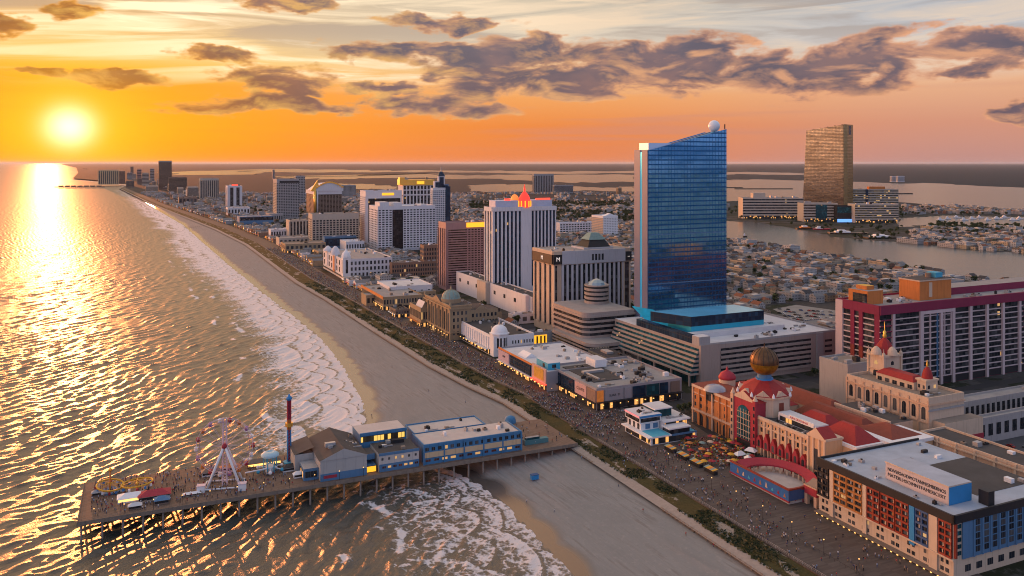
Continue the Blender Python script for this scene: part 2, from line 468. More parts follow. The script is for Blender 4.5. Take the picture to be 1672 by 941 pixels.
def planks_mat(name, c1, c2, scale=1.0):
    m, t, b = new_mat(name)
    x, y, z = t.coord('Object'); U_ = x * UX + y * UY; V_ = x * VX + y * VY
    pl = t.white(t.xyz((U_ / .9).floor(), (V_ / 6.0).floor(), 0.0))
    st = t.noise(t.pos(), .11, 5, .65)
    c = t.mix(pl * .6 + st * .5, c1, c2)
    c = t.mix(t.noise(t.pos(), .45, 4, .7).ss(.56, .72) * .5, c, (.045, .04, .038))
    t.set(b, Base_Color=c, Roughness=.75, Specular_IOR_Level=.25)
    return m
M_WALK = planks_mat('boardwalk_planks', (.062, .050, .045), (.118, .098, .088))
strip('boardwalk', uu, walk_v(uu), front_v(uu) + 3, 0.0, 0.0, M_WALK, 6)
strip('boardwalk_edge', uu, walk_v(uu) - .03, walk_v(uu), -2.0, 0.0, M_WALK, 2)

# ------------------------------------------------------------------ the land: one sheet to the horizon, with sheets of bay water on it
def city_ground_mat():
    m, t, b = new_mat('city_ground')
    x, y, z = t.coord('Object'); p = t.pos('Object')
    U_ = x * UX + y * UY; V_ = x * VX + y * VY
    blk = t.white(t.xyz((U_ / 62.0).floor(), (V_ / 105.0).floor(), 0.0))
    road = ((U_ / 62.0).frac().lt(.14)).max((V_ / 105.0).frac().lt(.085))
    n = t.noise(p, .02, 6, .65); nf = t.noise(p, .18, 4, .7)
    lot = t.mix(blk, (.045, .043, .042), (.10, .095, .09))
    lot = t.mix((n + blk * .2).ss(.52, .62), lot, (.018, .024, .012))
    lot = t.mix(nf.ss(.5, .7) * .5, lot, (.13, .125, .12))
    city = t.mix(road, lot, (.045, .044, .046))
    fars = t.noise(p, .0011, 6, .6)
    green = t.mix(t.noise(p, .006, 5, .7), (.007, .018, .028), (.020, .033, .042))
    far = (y / 3200.0 + (fars - .5) * .5)
    c = t.mix(far.ss(.75, 1.1), city, green)
    t.set(b, Base_Color=c, Roughness=.92, Specular_IOR_Level=.15)
    return m
def build_land():
    us = np.concatenate([np.linspace(-150, 6000, 180), [6600, 7400, 9000, 14000, 30000, 110000]])
    v0 = np.where(us <= 5600, front_v(us) + 2.9, fence_v(us))
    v0 = np.where(us > 9000, np.interp(us, [9000, 14000, 30000, 110000], [-560, -860, -1900, -8600]), v0)
    off = np.concatenate([[0], np.geomspace(6, 160000, 60)])
    Vg = v0[:, None] + off[None, :]; Ug = np.repeat(us[:, None], len(off), 1)
    me = grid_mesh('ground', Ug * UX + Vg * VX, Ug * UY + Vg * VY, np.zeros_like(Ug) - .15, city_ground_mat())
    tag(link('ground', me), kind='structure')
build_land()

def poly_sheet(name, pts, z, mat, rough=.5, seed=0, sub=6, kind='structure'):
    """a flat sheet with a shore outline traced on the map; edges are broken up"""
    r = random.Random(seed); W_ = [at(px, py, z) for px, py in pts]; out = []
    for i, a in enumerate(W_):
        b_ = W_[(i + 1) % len(W_)]
        for k in range(sub):
            q = a.lerp(b_, k / sub); d = max(a.y, b_.y)
            if k: q = q + Vector((r.gauss(0, .004) * q.y, r.gauss(0, .0010) * q.y * q.y / 300, 0)) * rough
            out.append(q)
    bm = bmesh.new(); vs_ = [bm.verts.new(q) for q in out]
    f = bm.faces.new(vs_); bmesh.ops.triangulate(bm, faces=[f]); bmesh.ops.recalc_face_normals(bm, faces=bm.faces[:])
    for f in bm.faces:
        if f.normal.z < 0: f.normal_flip()
    me = bpy.data.meshes.new(name); bm.to_mesh(me); bm.free(); me.materials.append(mat)
    return tag(link(name, me), kind=kind)
def bay_mat():
    m, t, b = new_mat('bay_water')
    x, y, z = t.coord('Object')
    t.set(b, Base_Color=(.035, .05, .055, 1), Roughness=.2, IOR=1.4)
    n = t.noise(t.xyz(x * .05, y * .03, 0.0), 1.0, 5, .6, .4)
    t.set(b, Normal=t.bump(n, .35, 1.0))
    return m
M_BAY = bay_mat()
BAYS = [
    [(1176, 294), (1240, 293), (1310, 295), (1400, 297), (1470, 300), (1540, 300), (1600, 304), (1720, 308), (1720, 348), (1640, 345), (1560, 338), (1480, 331), (1400, 330), (1320, 327), (1250, 322), (1176, 330)],
    [(1170, 361), (1230, 362), (1310, 376), (1370, 388), (1440, 394), (1500, 398), (1580, 408), (1720, 416), (1720, 474), (1640, 462), (1560, 452), (1480, 440), (1400, 424), (1330, 420), (1270, 406), (1220, 396), (1170, 384)],
    [(1466, 356), (1540, 352), (1720, 355), (1720, 372), (1600, 368), (1530, 367), (1466, 371)],
    [(405, 277), (480, 276), (560, 277), (640, 278), (760, 279), (850, 279), (1040, 279), (1040, 283), (900, 284), (760, 282), (640, 281), (520, 282), (405, 281)],
    [(276, 281), (330, 279), (410, 279), (432, 282), (420, 285), (340, 286), (276, 286)],
    [(452, 288), (540, 287), (600, 288), (680, 284), (720, 285), (760, 287), (860, 285), (1040, 286), (1040, 296), (940, 299), (880, 296), (800, 292), (700, 291), (620, 291), (550, 293), (490, 291), (452, 291)],
    [(552, 300), (600, 301), (650, 305), (640, 310), (590, 309), (552, 304)],
    [(765, 303), (800, 301), (850, 301), (910, 303), (985, 307), (1040, 304), (1040, 313), (960, 311), (880, 313), (800, 314), (768, 312)],
    [(1060, 282), (1200, 281), (1330, 283), (1330, 286), (1200, 285), (1060, 286)],
]
for k, pts in enumerate(BAYS): poly_sheet('bay_water', pts, .05, M_BAY, .8, k)

# ------------------------------------------------------------------ air
def build_haze():
    bm = bmesh.new(); bmesh.ops.create_cube(bm, size=1.0)
    me = bpy.data.meshes.new('haze'); bm.to_mesh(me); bm.free()
    o = link('haze', me); o.scale = (260000, 260000, 280); o.location = (0, 90000, 123.5)
    tag(o, kind='stuff')
    m = bpy.data.materials.new('haze_air'); m.use_nodes = True; nt = m.node_tree; nt.nodes.clear()
    v = nt.nodes.new('ShaderNodeVolumePrincipled'); v.inputs['Density'].default_value = HAZE
    v.inputs['Color'].default_value = (.74, .84, 1.0, 1); v.inputs['Anisotropy'].default_value = .3
    out = nt.nodes.new('ShaderNodeOutputMaterial'); nt.links.new(v.outputs[0], out.inputs['Volume'])
    me.materials.append(m)
HAZE = 7e-6
build_haze()
# ------------------------------------------------------------------ materials
MATS = {}
def M(name, col=None, rough=.8, metal=0.0, var=.18, scale=.25, spec=.3, emit=None, es=0.0, bumps=0.0, streak=0.0):
    """a painted, stone or metal surface with uneven tone and weather streaks"""
    if name in MATS: return MATS[name]
    m, t, b = new_mat(name); MATS[name] = m
    p = t.pos('Object'); x, y, z = t.coord('Object')
    n = t.noise(p, scale, 5, .62)
    st = t.noise(t.xyz(x * 1.1, y * 1.1, z * .07), 1.0, 3, .6)
    k = 1.0 + (n - .5) * (2 * var)
    if streak: k = k * (1.0 - st.ss(.5, .75) * streak)
    mul = t.mix(1.0, (*col[:3], 1), t.mix(k.min(2.0) * .5, (0, 0, 0), (2, 2, 2)), 'MULTIPLY')
    t.set(b, Base_Color=mul, Roughness=rough, Metallic=metal, Specular_IOR_Level=spec)
    if bumps: t.set(b, Normal=t.bump(n, bumps, .3))
    if emit:
        b.inputs['Emission Color'].default_value = (*emit[:3], 1); b.inputs['Emission Strength'].default_value = es
    return m
def glass(name, col=(.014, .018, .024), col2=(.13, .13, .135), bay=3.0, floor=3.2, lit=.006, rough=.12, metal=0.0, spand=None, litc=(1.0, .55, .2), les=.5, wob=.15, big=None):
    """glazing seen from far off: every pane has its own blind, a few have a lamp on"""
    if name in MATS: return MATS[name]
    m, t, b = new_mat(name); MATS[name] = m
    x, y, z = t.coord('Object')
    ix = ((x + y * .999) / bay); iz = z / floor
    cell = t.xyz(ix.floor(), iz.floor(), 0.0)
    w = t.white(cell); w2 = t.white(t.xyz(ix.floor(), iz.floor(), 7.0))
    c = t.mix(w.pow(3.0), col, col2)
    if big: c = t.mix(t.noise(t.xyz(x * .012, y * .012, z * .055), 1.0, 3, .6, .6).ss(.42, .62) * .75, c, big)  # broad dark bands put into the colour to imitate mirrored surroundings
    fr = ix.frac().lt(.12).max(iz.frac().lt(.14 if spand is None else .3))
    c = t.mix(fr, c, spand or tuple(v * .55 for v in col))
    t.set(b, Base_Color=c, Roughness=(w2 * .10 + rough) + fr * .3, Metallic=metal, Specular_IOR_Level=.3)
    nx = t.noise(t.xyz(ix.floor() * .37 + x * .02, iz.floor() * .41, z * .05), 1.0, 2)
    t.set(b, Normal=t.bump(nx, wob, .5))
    if lit:
        on = w2.gt(1.0 - lit) * (1.0 - fr)
        t.set(b, Emission_Strength=on * les); b.inputs['Emission Color'].default_value = (*litc, 1)
    return m
def win_mat(name='window_glass', lit=.03, col=(.015, .02, .028), col2=(.11, .11, .115)):
    """one pane: tone and lamp vary from window to window"""
    if name in MATS: return MATS[name]
    m, t, b = new_mat(name); MATS[name] = m
    r = t.rand(); x, y, z = t.coord('Object')
    mull = ((x + y) * .8).frac().lt(.07)
    c = t.mix(r.pow(3.0), col, col2)
    t.set(b, Base_Color=t.mix(mull, c, (.2, .19, .18)), Roughness=.14, Specular_IOR_Level=.3)
    t.set(b, Emission_Strength=((r * 37.0).frac()).gt(1.0 - lit) * .5); b.inputs['Emission Color'].default_value = (1, .55, .2, 1)
    return m

CONC = M('white_concrete', (.66, .64, .66), .8, var=.08, scale=.08, streak=.16)
CREAM = M('cream_stucco', (.60, .45, .33), .85, var=.12, scale=.15, streak=.2)
PEACH = M('peach_stucco', (.58, .38, .26), .85, var=.12, scale=.2, streak=.22)
BEIGE = M('beige_concrete', (.48, .41, .34), .85, var=.1, scale=.1, streak=.18)
TAN = M('tan_stone', (.36, .26, .16), .9, var=.16, scale=.3, streak=.25, bumps=.3)
GREY = M('grey_concrete', (.34, .33, .33), .85, var=.1, scale=.1, streak=.2)
BROWN = M('brown_panel', (.20, .145, .115), .7, var=.12, scale=.1, streak=.2)
PINKB = M('pink_granite', (.34, .21, .21), .6, var=.1, scale=.1, streak=.15)
BAND = M('taupe_panel', (.36, .29, .255), .65, var=.12, scale=.08, streak=.22)
BRICK = M('brown_brick', (.26, .16, .11), .9, var=.2, scale=.4, streak=.2)
ORANGE = M('orange_brick', (.52, .20, .07), .85, var=.2, scale=.3, streak=.25)
ORPAINT = M('orange_paint', (.56, .19, .05), .75, var=.12, scale=.2, streak=.22)
RED = M('dark_red_tiles', (.30, .022, .022), .6, var=.25, scale=.6, streak=.15, bumps=.3)
REDB = M('rust_roof', (.22, .055, .035), .8, var=.25, scale=.3, streak=.15)
CRIM = M('crimson_paint', (.36, .035, .055), .7, var=.15, scale=.3, streak=.2)
MAGENTA = M('magenta_paint', (.22, .022, .062), .7, var=.12, scale=.1, streak=.15)
GOLD = M('gold_metal', (.85, .50, .10), .32, metal=.75, var=.12, scale=.2)
BRONZE = M('bronze_metal', (.13, .07, .035), .42, metal=.6, var=.6, scale=.5)
BLUEP = M('blue_paint', (.04, .22, .50), .6, var=.14, scale=.2, streak=.2)
BLUEM = M('steel_blue_paint', (.085, .19, .33), .7, var=.12, scale=.2, streak=.18)
SKYB = M('turquoise_paint', (.06, .36, .52), .6, var=.12, scale=.2)
DARK = M('black_metal', (.022, .022, .025), .55, var=.2)
ROOFG = M('gravel_roof', (.30, .285, .275), .95, var=.3, scale=.12, bumps=.2)
ROOFW = M('white_membrane_roof', (.60, .59, .60), .85, var=.22, scale=.1)
ROOFD = M('tar_roof', (.075, .07, .068), .95, var=.4, scale=.12)
ROOFT = M('tan_roof', (.26, .21, .17), .95, var=.25, scale=.12)
PATINA = M('green_copper', (.21, .30, .28), .6, var=.2, scale=.5, streak=.3)
WHITE = M('white_paint', (.76, .75, .76), .6, var=.06, scale=.3, streak=.08)
LAVEN = M('lavender_glass', (.15, .16, .25), .3, metal=.15, var=.08, scale=.1)
LAMP = M('lamp_glow', (.9, .6, .3), .5, emit=(1.0, .50, .12), es=1.6)
LAMPR = M('red_sign_glow', (.6, .05, .05), .5, emit=(1.0, .06, .03), es=1.6)
LAMPW = M('white_sign_glow', (.8, .8, .8), .5, emit=(1.0, .82, .7), es=.5)
SIGNY = M('yellow_sign_glow', (.8, .45, .05), .5, emit=(1.0, .42, .02), es=1.0)
STEEL = M('galvanised_steel', (.42, .42, .43), .5, metal=.5, var=.2)
WOODP = M('weathered_timber', (.21, .165, .13), .9, var=.3, scale=.4, streak=.3)
GL = glass('dark_glass'); GLW = glass('bronze_glass', (.03, .018, .012), (.16, .11, .08), 3, 3.2, .008)
GLF = glass('shop_glass', (.03, .035, .04), (.12, .11, .1), 2.2, 4.0, .26, litc=(1, .45, .12), les=.9)
GLT = glass('teal_glass', (.015, .07, .09), (.04, .22, .28), 2.4, 3.6, .01, rough=.08, metal=.35)
GLB = glass('navy_glass', (.012, .03, .06), (.03, .08, .14), 3, 3.3, .006, metal=.2)
WIN = win_mat(); WINL = win_mat('lit_window_glass', .4)

# ------------------------------------------------------------------ mesh builder
class MB:
    def __init__(s): s.v = []; s.f = []; s.m = []; s.mats = []; s.sm = []
    def mi(s, mat):
        if mat not in s.mats: s.mats.append(mat)
        return s.mats.index(mat)
    def add(s, vs, fs, mat, smooth=False):
        o = len(s.v); s.v += [tuple(p) for p in vs]; k = s.mi(mat)
        for f in fs: s.f.append([o + i for i in f]); s.m.append(k); s.sm.append(smooth)
        return s
    def box(s, x0, x1, y0, y1, z0, z1, mat, top=None):
        if x0 > x1: x0, x1 = x1, x0
        if y0 > y1: y0, y1 = y1, y0
        v = [(x0, y0, z0), (x1, y0, z0), (x1, y1, z0), (x0, y1, z0), (x0, y0, z1), (x1, y0, z1), (x1, y1, z1), (x0, y1, z1)]
        s.add(v, [(0, 1, 5, 4), (1, 2, 6, 5), (2, 3, 7, 6), (3, 0, 4, 7), (3, 2, 1, 0)], mat)
        s.f.append([len(s.v) - 4 + i for i in range(4)]); s.m.append(s.mi(top or mat)); s.sm.append(False)
        return s
    def prism(s, pts, z0, z1, mat, top=None, zt=None):
        n = len(pts)
        if sum(pts[i][0] * pts[(i + 1) % n][1] - pts[(i + 1) % n][0] * pts[i][1] for i in range(n)) < 0: pts = pts[::-1]; zt = zt[::-1] if zt else zt
        v = [(x, y, z0) for x, y in pts] + [(x, y, (zt[i] if zt else z1)) for i, (x, y) in enumerate(pts)]
        s.add(v, [(i, (i + 1) % n, n + (i + 1) % n, n + i) for i in range(n)], mat)
        o = len(s.v) - 2 * n
        s.f.append([o + n + i for i in range(n)]); s.m.append(s.mi(top or mat)); s.sm.append(False)
        return s
    def lathe(s, cx, cy, prof, mat, n=24, smooth=True, a0=0.0):
        v = []; k = len(prof)
        for r, z in prof:
            for i in range(n):
                a = a0 + 2 * math.pi * i / n; v.append((cx + r * math.cos(a), cy + r * math.sin(a), z))
        f = [(j * n + i, j * n + (i + 1) % n, (j + 1) * n + (i + 1) % n, (j + 1) * n + i) for j in range(k - 1) for i in range(n)]
        s.add(v, f, mat, smooth)
        if prof[-1][0] > .01: s.add(v[-n:], [tuple(range(n))], mat)
        return s
    def cyl(s, cx, cy, r, z0, z1, mat, n=20, r2=None, smooth=True): return s.lathe(cx, cy, [(r, z0), (r if r2 is None else r2, z1)], mat, n, smooth)
    def dome(s, cx, cy, z, r, h, mat, n=28, k=8, rim=0):
        return s.lathe(cx, cy, ([(r + rim, z - rim), (r + rim, z)] if rim else []) + [(r * math.cos(a), z + h * math.sin(a)) for a in [i * math.pi / 2 / k for i in range(k + 1)]], mat, n)
    def ball(s, cx, cy, cz, r, mat, n=24):
        return s.lathe(cx, cy, [(max(.001, r * math.sin(a)), cz - r * math.cos(a)) for a in [i * math.pi / 14 for i in range(15)]], mat, n)
    def tube(s, p, q, r, mat, n=6, r2=None):
        p, q = Vector(p), Vector(q); d = (q - p).normalized(); a = d.orthogonal().normalized(); b = d.cross(a); r2 = r if r2 is None else r2
        v = [p + (a * math.cos(2 * math.pi * i / n) + b * math.sin(2 * math.pi * i / n)) * r for i in range(n)] + \
            [q + (a * math.cos(2 * math.pi * i / n) + b * math.sin(2 * math.pi * i / n)) * r2 for i in range(n)]
        return s.add(v, [(i, (i + 1) % n, n + (i + 1) % n, n + i) for i in range(n)] + [tuple(range(n - 1, -1, -1)), tuple(range(n, 2 * n))], mat, n > 6)
    def path(s, pts, r, mat, n=6):
        for a, b in zip(pts, pts[1:]): s.tube(a, b, r, mat, n)
        return s
    def gable(s, x0, x1, y0, y1, z0, z1, mat, wall=None, axis='y', over=.4):
        """a ridge roof with its ridge along axis"""
        if axis == 'y': v = [(x0 - over, y0 - over, z0), (x1 + over, y0 - over, z0), ((x0 + x1) / 2, y0 - over, z1), (x0 - over, y1 + over, z0), (x1 + over, y1 + over, z0), ((x0 + x1) / 2, y1 + over, z1)]
        else: v = [(x0 - over, y1 + over, z0), (x0 - over, y0 - over, z0), (x0 - over, (y0 + y1) / 2, z1), (x1 + over, y1 + over, z0), (x1 + over, y0 - over, z0), (x1 + over, (y0 + y1) / 2, z1)]
        s.add(v, [(0, 2, 5, 3), (2, 1, 4, 5)], mat); s.add(v, [(0, 1, 2), (4, 3, 5), (1, 0, 3, 4)], wall or mat); return s
    def hip(s, x0, x1, y0, y1, z0, z1, mat, inset=None, flat=0.0):
        w, d = x1 - x0, y1 - y0; i = inset if inset is not None else min(w, d) / 2 - flat
        v = [(x0, y0, z0), (x1, y0, z0), (x1, y1, z0), (x0, y1, z0), (x0 + i, y0 + i, z1), (x1 - i, y0 + i, z1), (x1 - i, y1 - i, z1), (x0 + i, y1 - i, z1)]
        return s.add(v, [(0, 1, 5, 4), (1, 2, 6, 5), (2, 3, 7, 6), (3, 0, 4, 7), (4, 5, 6, 7)], mat)
    def build(s, name, parent=None, label=None):
        me = bpy.data.meshes.new(name); me.from_pydata(s.v, [], s.f)
        me.polygons.foreach_set('material_index', s.m); me.polygons.foreach_set('use_smooth', s.sm)
        for m in s.mats: me.materials.append(m)
        me.update()
        o = link(name, me, parent)
        if label: o['label'] = label
        return o

# ------------------------------------------------------------------ a building with facades
class Bld:
    """local x runs inland along the front that faces the camera, local y along the front that faces the sea, z up"""
    def __init__(s, name, label, cat, u, v, w, d, h, group=None, rot=0.0, z=0.0):
        s.root = empty(name, label, cat, W(u, v, z), A + rot, group); s.w, s.d, s.h = w, d, h
        s.wall = MB(); s.nwin = 0; s.rest = {}
    def fb(s, mb, side, a, b, z0, z1, d0, d1, mat):
        if side == 'F': mb.box(a, b, -d1, -d0, z0, z1, mat)
        elif side == 'L': mb.box(-d1, -d0, a, b, z0, z1, mat)
        elif side == 'R': mb.box(s.w + d0, s.w + d1, a, b, z0, z1, mat)
        else: mb.box(a, b, s.d + d0, s.d + d1, z0, z1, mat)
    def span(s, side): return s.w if side in 'FB' else s.d
    def body(s, mat, roof=ROOFG, par=1.2, parm=None, z0=-1.0):
        s.wall.box(0, s.w, 0, s.d, z0, s.h, mat, roof)
        if par:
            t_ = .5; pm = parm or mat
            s.wall.box(-.06, s.w + .06, -.06, t_, s.h - .4, s.h + par, pm); s.wall.box(-.06, s.w + .06, s.d - t_, s.d + .06, s.h - .4, s.h + par, pm)
            s.wall.box(-.06, t_, t_, s.d - t_, s.h - .4, s.h + par, pm); s.wall.box(s.w - t_, s.w + .06, t_, s.d - t_, s.h - .4, s.h + par, pm)
        return s
    def fins(s, side, n, z0, z1, pier, g=GL, a=0, b=None, ratio=.42, dep=.8, ends=True):
        b = s.span(side) if b is None else b; st = (b - a) / n
        for i in range(n):
            c = a + st * i; q = st * ratio
            mb = MB(); s.fb(mb, side, c + q * .5, c + st - q * .5, z0, z1, -.02, .1, g); mb.build('glazing_strip', s.root)
            if i or ends: s.fb(s.wall, side, c - q * .5, c + q * .5, z0 - .3, z1 + .3, -.05, dep, pier)
        if ends: s.fb(s.wall, side, b - st * ratio * .5, b, z0 - .3, z1 + .3, -.05, dep, pier)
        return s
    def bands(s, side, n, z0, z1, slab, g=GL, a=0, b=None, ratio=.45, dep=.6, mull=0, md=None):
        b = s.span(side) if b is None else b; st = (z1 - z0) / n
        for i in range(n):
            mb = MB(); s.fb(mb, side, a + .2, b - .2, z0 + st * (i + ratio), z0 + st * (i + 1), -.02, .1, g); mb.build('window_band', s.root)
            s.fb(s.wall, side, a, b, z0 + st * i, z0 + st * (i + ratio), -.05, dep, slab)
        for k in range(mull + 1) if mull else ():
            c = a + (b - a) * k / mull; q = (b - a) / mull * .16
            s.fb(s.wall, side, max(a, c - q), min(b, c + q), z0, z1, -.04, (md if md else dep + .06), slab)
        return s
    def wins(s, side, nx, nz, z0, z1, a=0, b=None, ww=.55, wh=.6, g=None, cap=96, sill=None, name='window', arch=False):
        """single windows, one object each"""
        g = g or WIN; b = s.span(side) if b is None else b; sx = (b - a) / nx; sz = (z1 - z0) / nz
        w_, h_ = sx * ww, sz * wh
        base = None
        for j in range(nz):
            for i in range(nx):
                c = a + sx * (i + .5); z = z0 + sz * (j + .5)
                if s.nwin >= cap:
                    mb = s.rest.setdefault(g.name, MB()); s.fb(mb, side, c - w_ / 2, c + w_ / 2, z - h_ / 2, z + h_ / 2, -.02, .07, g); continue
                s.nwin += 1
                loc = {'F': (c, 0, z), 'L': (0, c, z), 'R': (s.w, c, z), 'B': (c, s.d, z)}[side]
                if base is None:
                    mb = MB(); k = .07
                    if side in 'FB':
                        yy = (-k, .02) if side == 'F' else (-.02, k)
                        if arch: mb.add(*arch_plate(w_, h_, yy[0] if side == 'F' else yy[1], 'x'), g)
                        else: mb.box(-w_ / 2, w_ / 2, yy[0], yy[1], -h_ / 2, h_ / 2, g)
                        if sill: mb.box(-w_ / 2 - .15, w_ / 2 + .15, yy[0] - .2, yy[1] - .01, -h_ / 2 - .3, -h_ / 2 - .02, sill)
                    else:
                        xx = (-k, .02) if side == 'L' else (-.02, k)
                        if arch: mb.add(*arch_plate(w_, h_, xx[0] if side == 'L' else xx[1], 'y'), g)
                        else: mb.box(xx[0], xx[1], -w_ / 2, w_ / 2, -h_ / 2, h_ / 2, g)
                        if sill: mb.box(xx[0] - .2, xx[1] - .01, -w_ / 2 - .15, w_ / 2 + .15, -h_ / 2 - .3, -h_ / 2 - .02, sill)
                    base = mb.build(name, s.root); base.location = loc
                else:
                    c2 = base.copy(); COL.objects.link(c2); c2.parent = s.root; c2.location = loc
        return s
    def units(s, n, seed=1, x0=0, x1=None, y0=0, y1=None, z=None, big=1.0):
        """plant on the roof, one object each"""
        r = random.Random(seed); x1 = s.w if x1 is None else x1; y1 = s.d if y1 is None else y1; z = s.h if z is None else z
        for i in range(n):
            a_, b_, c_ = r.uniform(1.2, 3.6) * big, r.uniform(1.2, 3.2) * big, r.uniform(.8, 2.2) * big
            if x1 - x0 < a_ + 2 or y1 - y0 < b_ + 2: continue
            x, y = r.uniform(x0 + 1, x1 - 1 - a_), r.uniform(y0 + 1, y1 - 1 - b_)
            m_ = r.choice([STEEL, GREY, DARK, WHITE, ROOFT])
            mb = MB(); mb.box(x, x + a_, y, y + b_, z - .1, z + c_, m_)
            if r.random() < .5: mb.cyl(x + a_ / 2, y + b_ / 2, min(a_, b_) * .3, z + c_, z + c_ + .4, DARK, 10)
            if r.random() < .3: mb.box(x + a_, x + a_ + r.uniform(2, 6), y + b_ * .3, y + b_ * .6, z + .2, z + .7, STEEL)
            mb.build('roof_unit', s.root)
        return s
    def part(s, name, mb, label=None): return mb.build(name, s.root, label)
    def end(s, name='wall'):
        for k, mb in s.rest.items(): tag(mb.build('small_windows', s.root), kind='stuff')
        s.wall.build(name, s.root); return s
def arch_plate(w, h, d, ax):
    """a flat arched pane: verts, faces"""
    pts = [(-w / 2, -h / 2), (w / 2, -h / 2), (w / 2, h / 2 - w / 2)] + [(w / 2 * math.cos(a), h / 2 - w / 2 + w / 2 * math.sin(a)) for a in [math.pi * i / 8 for i in range(1, 8)]] + [(-w / 2, h / 2 - w / 2)]
    n = len(pts); e = .1 if d > 0 else -.1
    if ax == 'x': v = [(x, d, z) for x, z in pts] + [(x, d - e, z) for x, z in pts]
    else: v = [(d, x, z) for x, z in pts] + [(d - e, x, z) for x, z in pts]
    return v, [tuple(range(n)), tuple(range(2 * n - 1, n - 1, -1))] + [(i, n + i, n + (i + 1) % n, (i + 1) % n) for i in range(n)]

def fit(cx, xl, xr, yt, cy=None, zb=0.0, v=None):
    """place a building by its near corner: returns map position, width inland, length along the shore, height"""
    u0, v0 = uvat(cx, cy, zb) if v is None else ray_v(cx, v)
    return u0, v0, edge(u0, v0, 0, 1, xr), edge(u0, v0, 1, 0, xl), ztop(u0, v0, yt)

_TXT = {}
def text(parent, body, loc, rot, size, mat, name='lettering', ext=.05):
    c = bpy.data.curves.new(name, 'FONT'); c.body = body; c.size = size; c.extrude = ext; c.align_x = 'CENTER'; c.align_y = 'CENTER'
    o = bpy.data.objects.new(name, c); COL.objects.link(o)
    dg = bpy.context.evaluated_depsgraph_get(); me = bpy.data.meshes.new_from_object(o.evaluated_get(dg))
    bpy.data.objects.remove(o); bpy.data.curves.remove(c)
    me.materials.clear(); me.materials.append(mat); me.name = name
    o = link(name, me, parent); o.location = loc; o.rotation_euler = rot
    return o
ROT = {'F': (R(90), 0, 0), 'L': (R(90), 0, R(-90))}
# ------------------------------------------------------------------ the far hotels along the shore
def far_tower(name, label, cx, xl, xr, yt, cy, wallm, style, n, g=GL, group=None, dmin=18, units=2, cat='hotel', par=1.5, ratio=.42, sides=True):
    u, v, w, d, h = fit(cx, xl, xr, yt, cy)
    d = max(dmin, min(d, 70))
    b = Bld(name, label, cat, u, v, w, d, h, group); b.body(wallm, ROOFG, par)
    if style == 'fins':
        b.fins('F', n, 4, h - 5, wallm, g, ratio=ratio)
        if sides: b.fins('L', max(2, int(n * d / w)), 4, h - 5, wallm, g, ratio=ratio)
    elif style == 'bands':
        b.bands('F', n, 4, h - 4, wallm, g, ratio=ratio)
        if sides: b.bands('L', n, 4, h - 4, wallm, g, ratio=ratio)
    elif style == 'grid':
        b.bands('F', n, 4, h - 4, wallm, g, ratio=ratio, mull=max(4, int(w / 5)))
        if sides: b.bands('L', n, 4, h - 4, wallm, g, ratio=ratio, mull=max(2, int(d / 5)))
    b.units(units, seed=int(cx), big=2.0)
    return b
FARG = None
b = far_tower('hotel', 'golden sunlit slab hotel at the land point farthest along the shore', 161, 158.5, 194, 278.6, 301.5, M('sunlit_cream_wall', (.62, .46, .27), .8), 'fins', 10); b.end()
b = far_tower('hotel', 'dark narrow wing block directly right of the golden slab hotel', 194.5, 192, 204, 280, 300.5, BROWN, 'bands', 14); b.end()
b = far_tower('tower_hotel', 'tall dark brown tower rising above the horizon in the far distance', 259, 257, 280.5, 263.5, 310, BROWN, 'bands', 30, GLW, par=3)
b.wall.box(-.5, b.w + .5, -.5, b.d + .5, b.h - 5, b.h + 1.2, GREY); b.end()
b = far_tower('hotel', 'wide brown block hotel at the foot of the tall dark tower', 276, 271, 305.5, 290.5, 313, BROWN, 'bands', 14, GLW); b.end()
b = far_tower('hotel', 'pale far hotel with dark upright stripes left of the two stripe tower', 327, 324.5, 357.5, 293, 325, BEIGE, 'fins', 10, par=3.5); b.units(2, 3, big=3); b.end()
b = far_tower('hotel', 'white far hotel with two broad dark stripes and a red roof sign', 371.5, 368.5, 395.5, 304.5, 340, CONC, None, 0)
for k in (0, 1):
    mb = MB(); b.fb(mb, 'F', b.w * (.18 + .42 * k), b.w * (.40 + .42 * k), 3, b.h - 4, -.02, .12, GL); b.part('glazing_strip', mb)
b.fins('L', 3, 3, b.h - 4, CONC)
mb = MB(); mb.box(b.w * .3, b.w * .7, 2, 4, b.h + 1, b.h + 6, LAMPR); b.part('roof_sign', mb); b.end()
far_tower('tower_block', 'thin pale tower block standing alone far behind the grey grid hotel', 445, 444, 448.5, 277.5, 293, GREY, 'bands', 14, dmin=30, units=1).end()
far_tower('tower_block', 'grey stepped block half hidden behind the grey grid hotel', 483, 481, 498, 288, 335, GREY, 'grid', 16, units=2).end()
far_tower('tower_block', 'grey ribbed tower by the bay inlet far behind the white tower with red crown', 872, 870, 904, 285.5, 315, GREY, 'fins', 12, par=4).end()
far_tower('apartment_block', 'low pale apartment block right of the grey ribbed tower by the bay', 905, 904, 936, 303, 316, GREY, 'bands', 6).end()
far_tower('apartment_block', 'grey flat block behind the swoosh roofed hotel near the bay', 546, 545, 581, 303, 322, GREY, 'grid', 9).end()
far_tower('tower_block', 'small sand coloured tower against the bay left of the blue glass tower', 1009.5, 1008, 1015, 307, 319, TAN, 'bands', 9).end()
far_tower('tower_block', 'pink pair of white blocks standing on the far bay shore', 1456, 1455, 1465, 288.5, 297, CONC, 'bands', 10).end()
far_tower('tower_block', 'white block right behind its twin on the far bay shore', 1466, 1465, 1477, 288, 297.5, CONC, 'bands', 10).end()
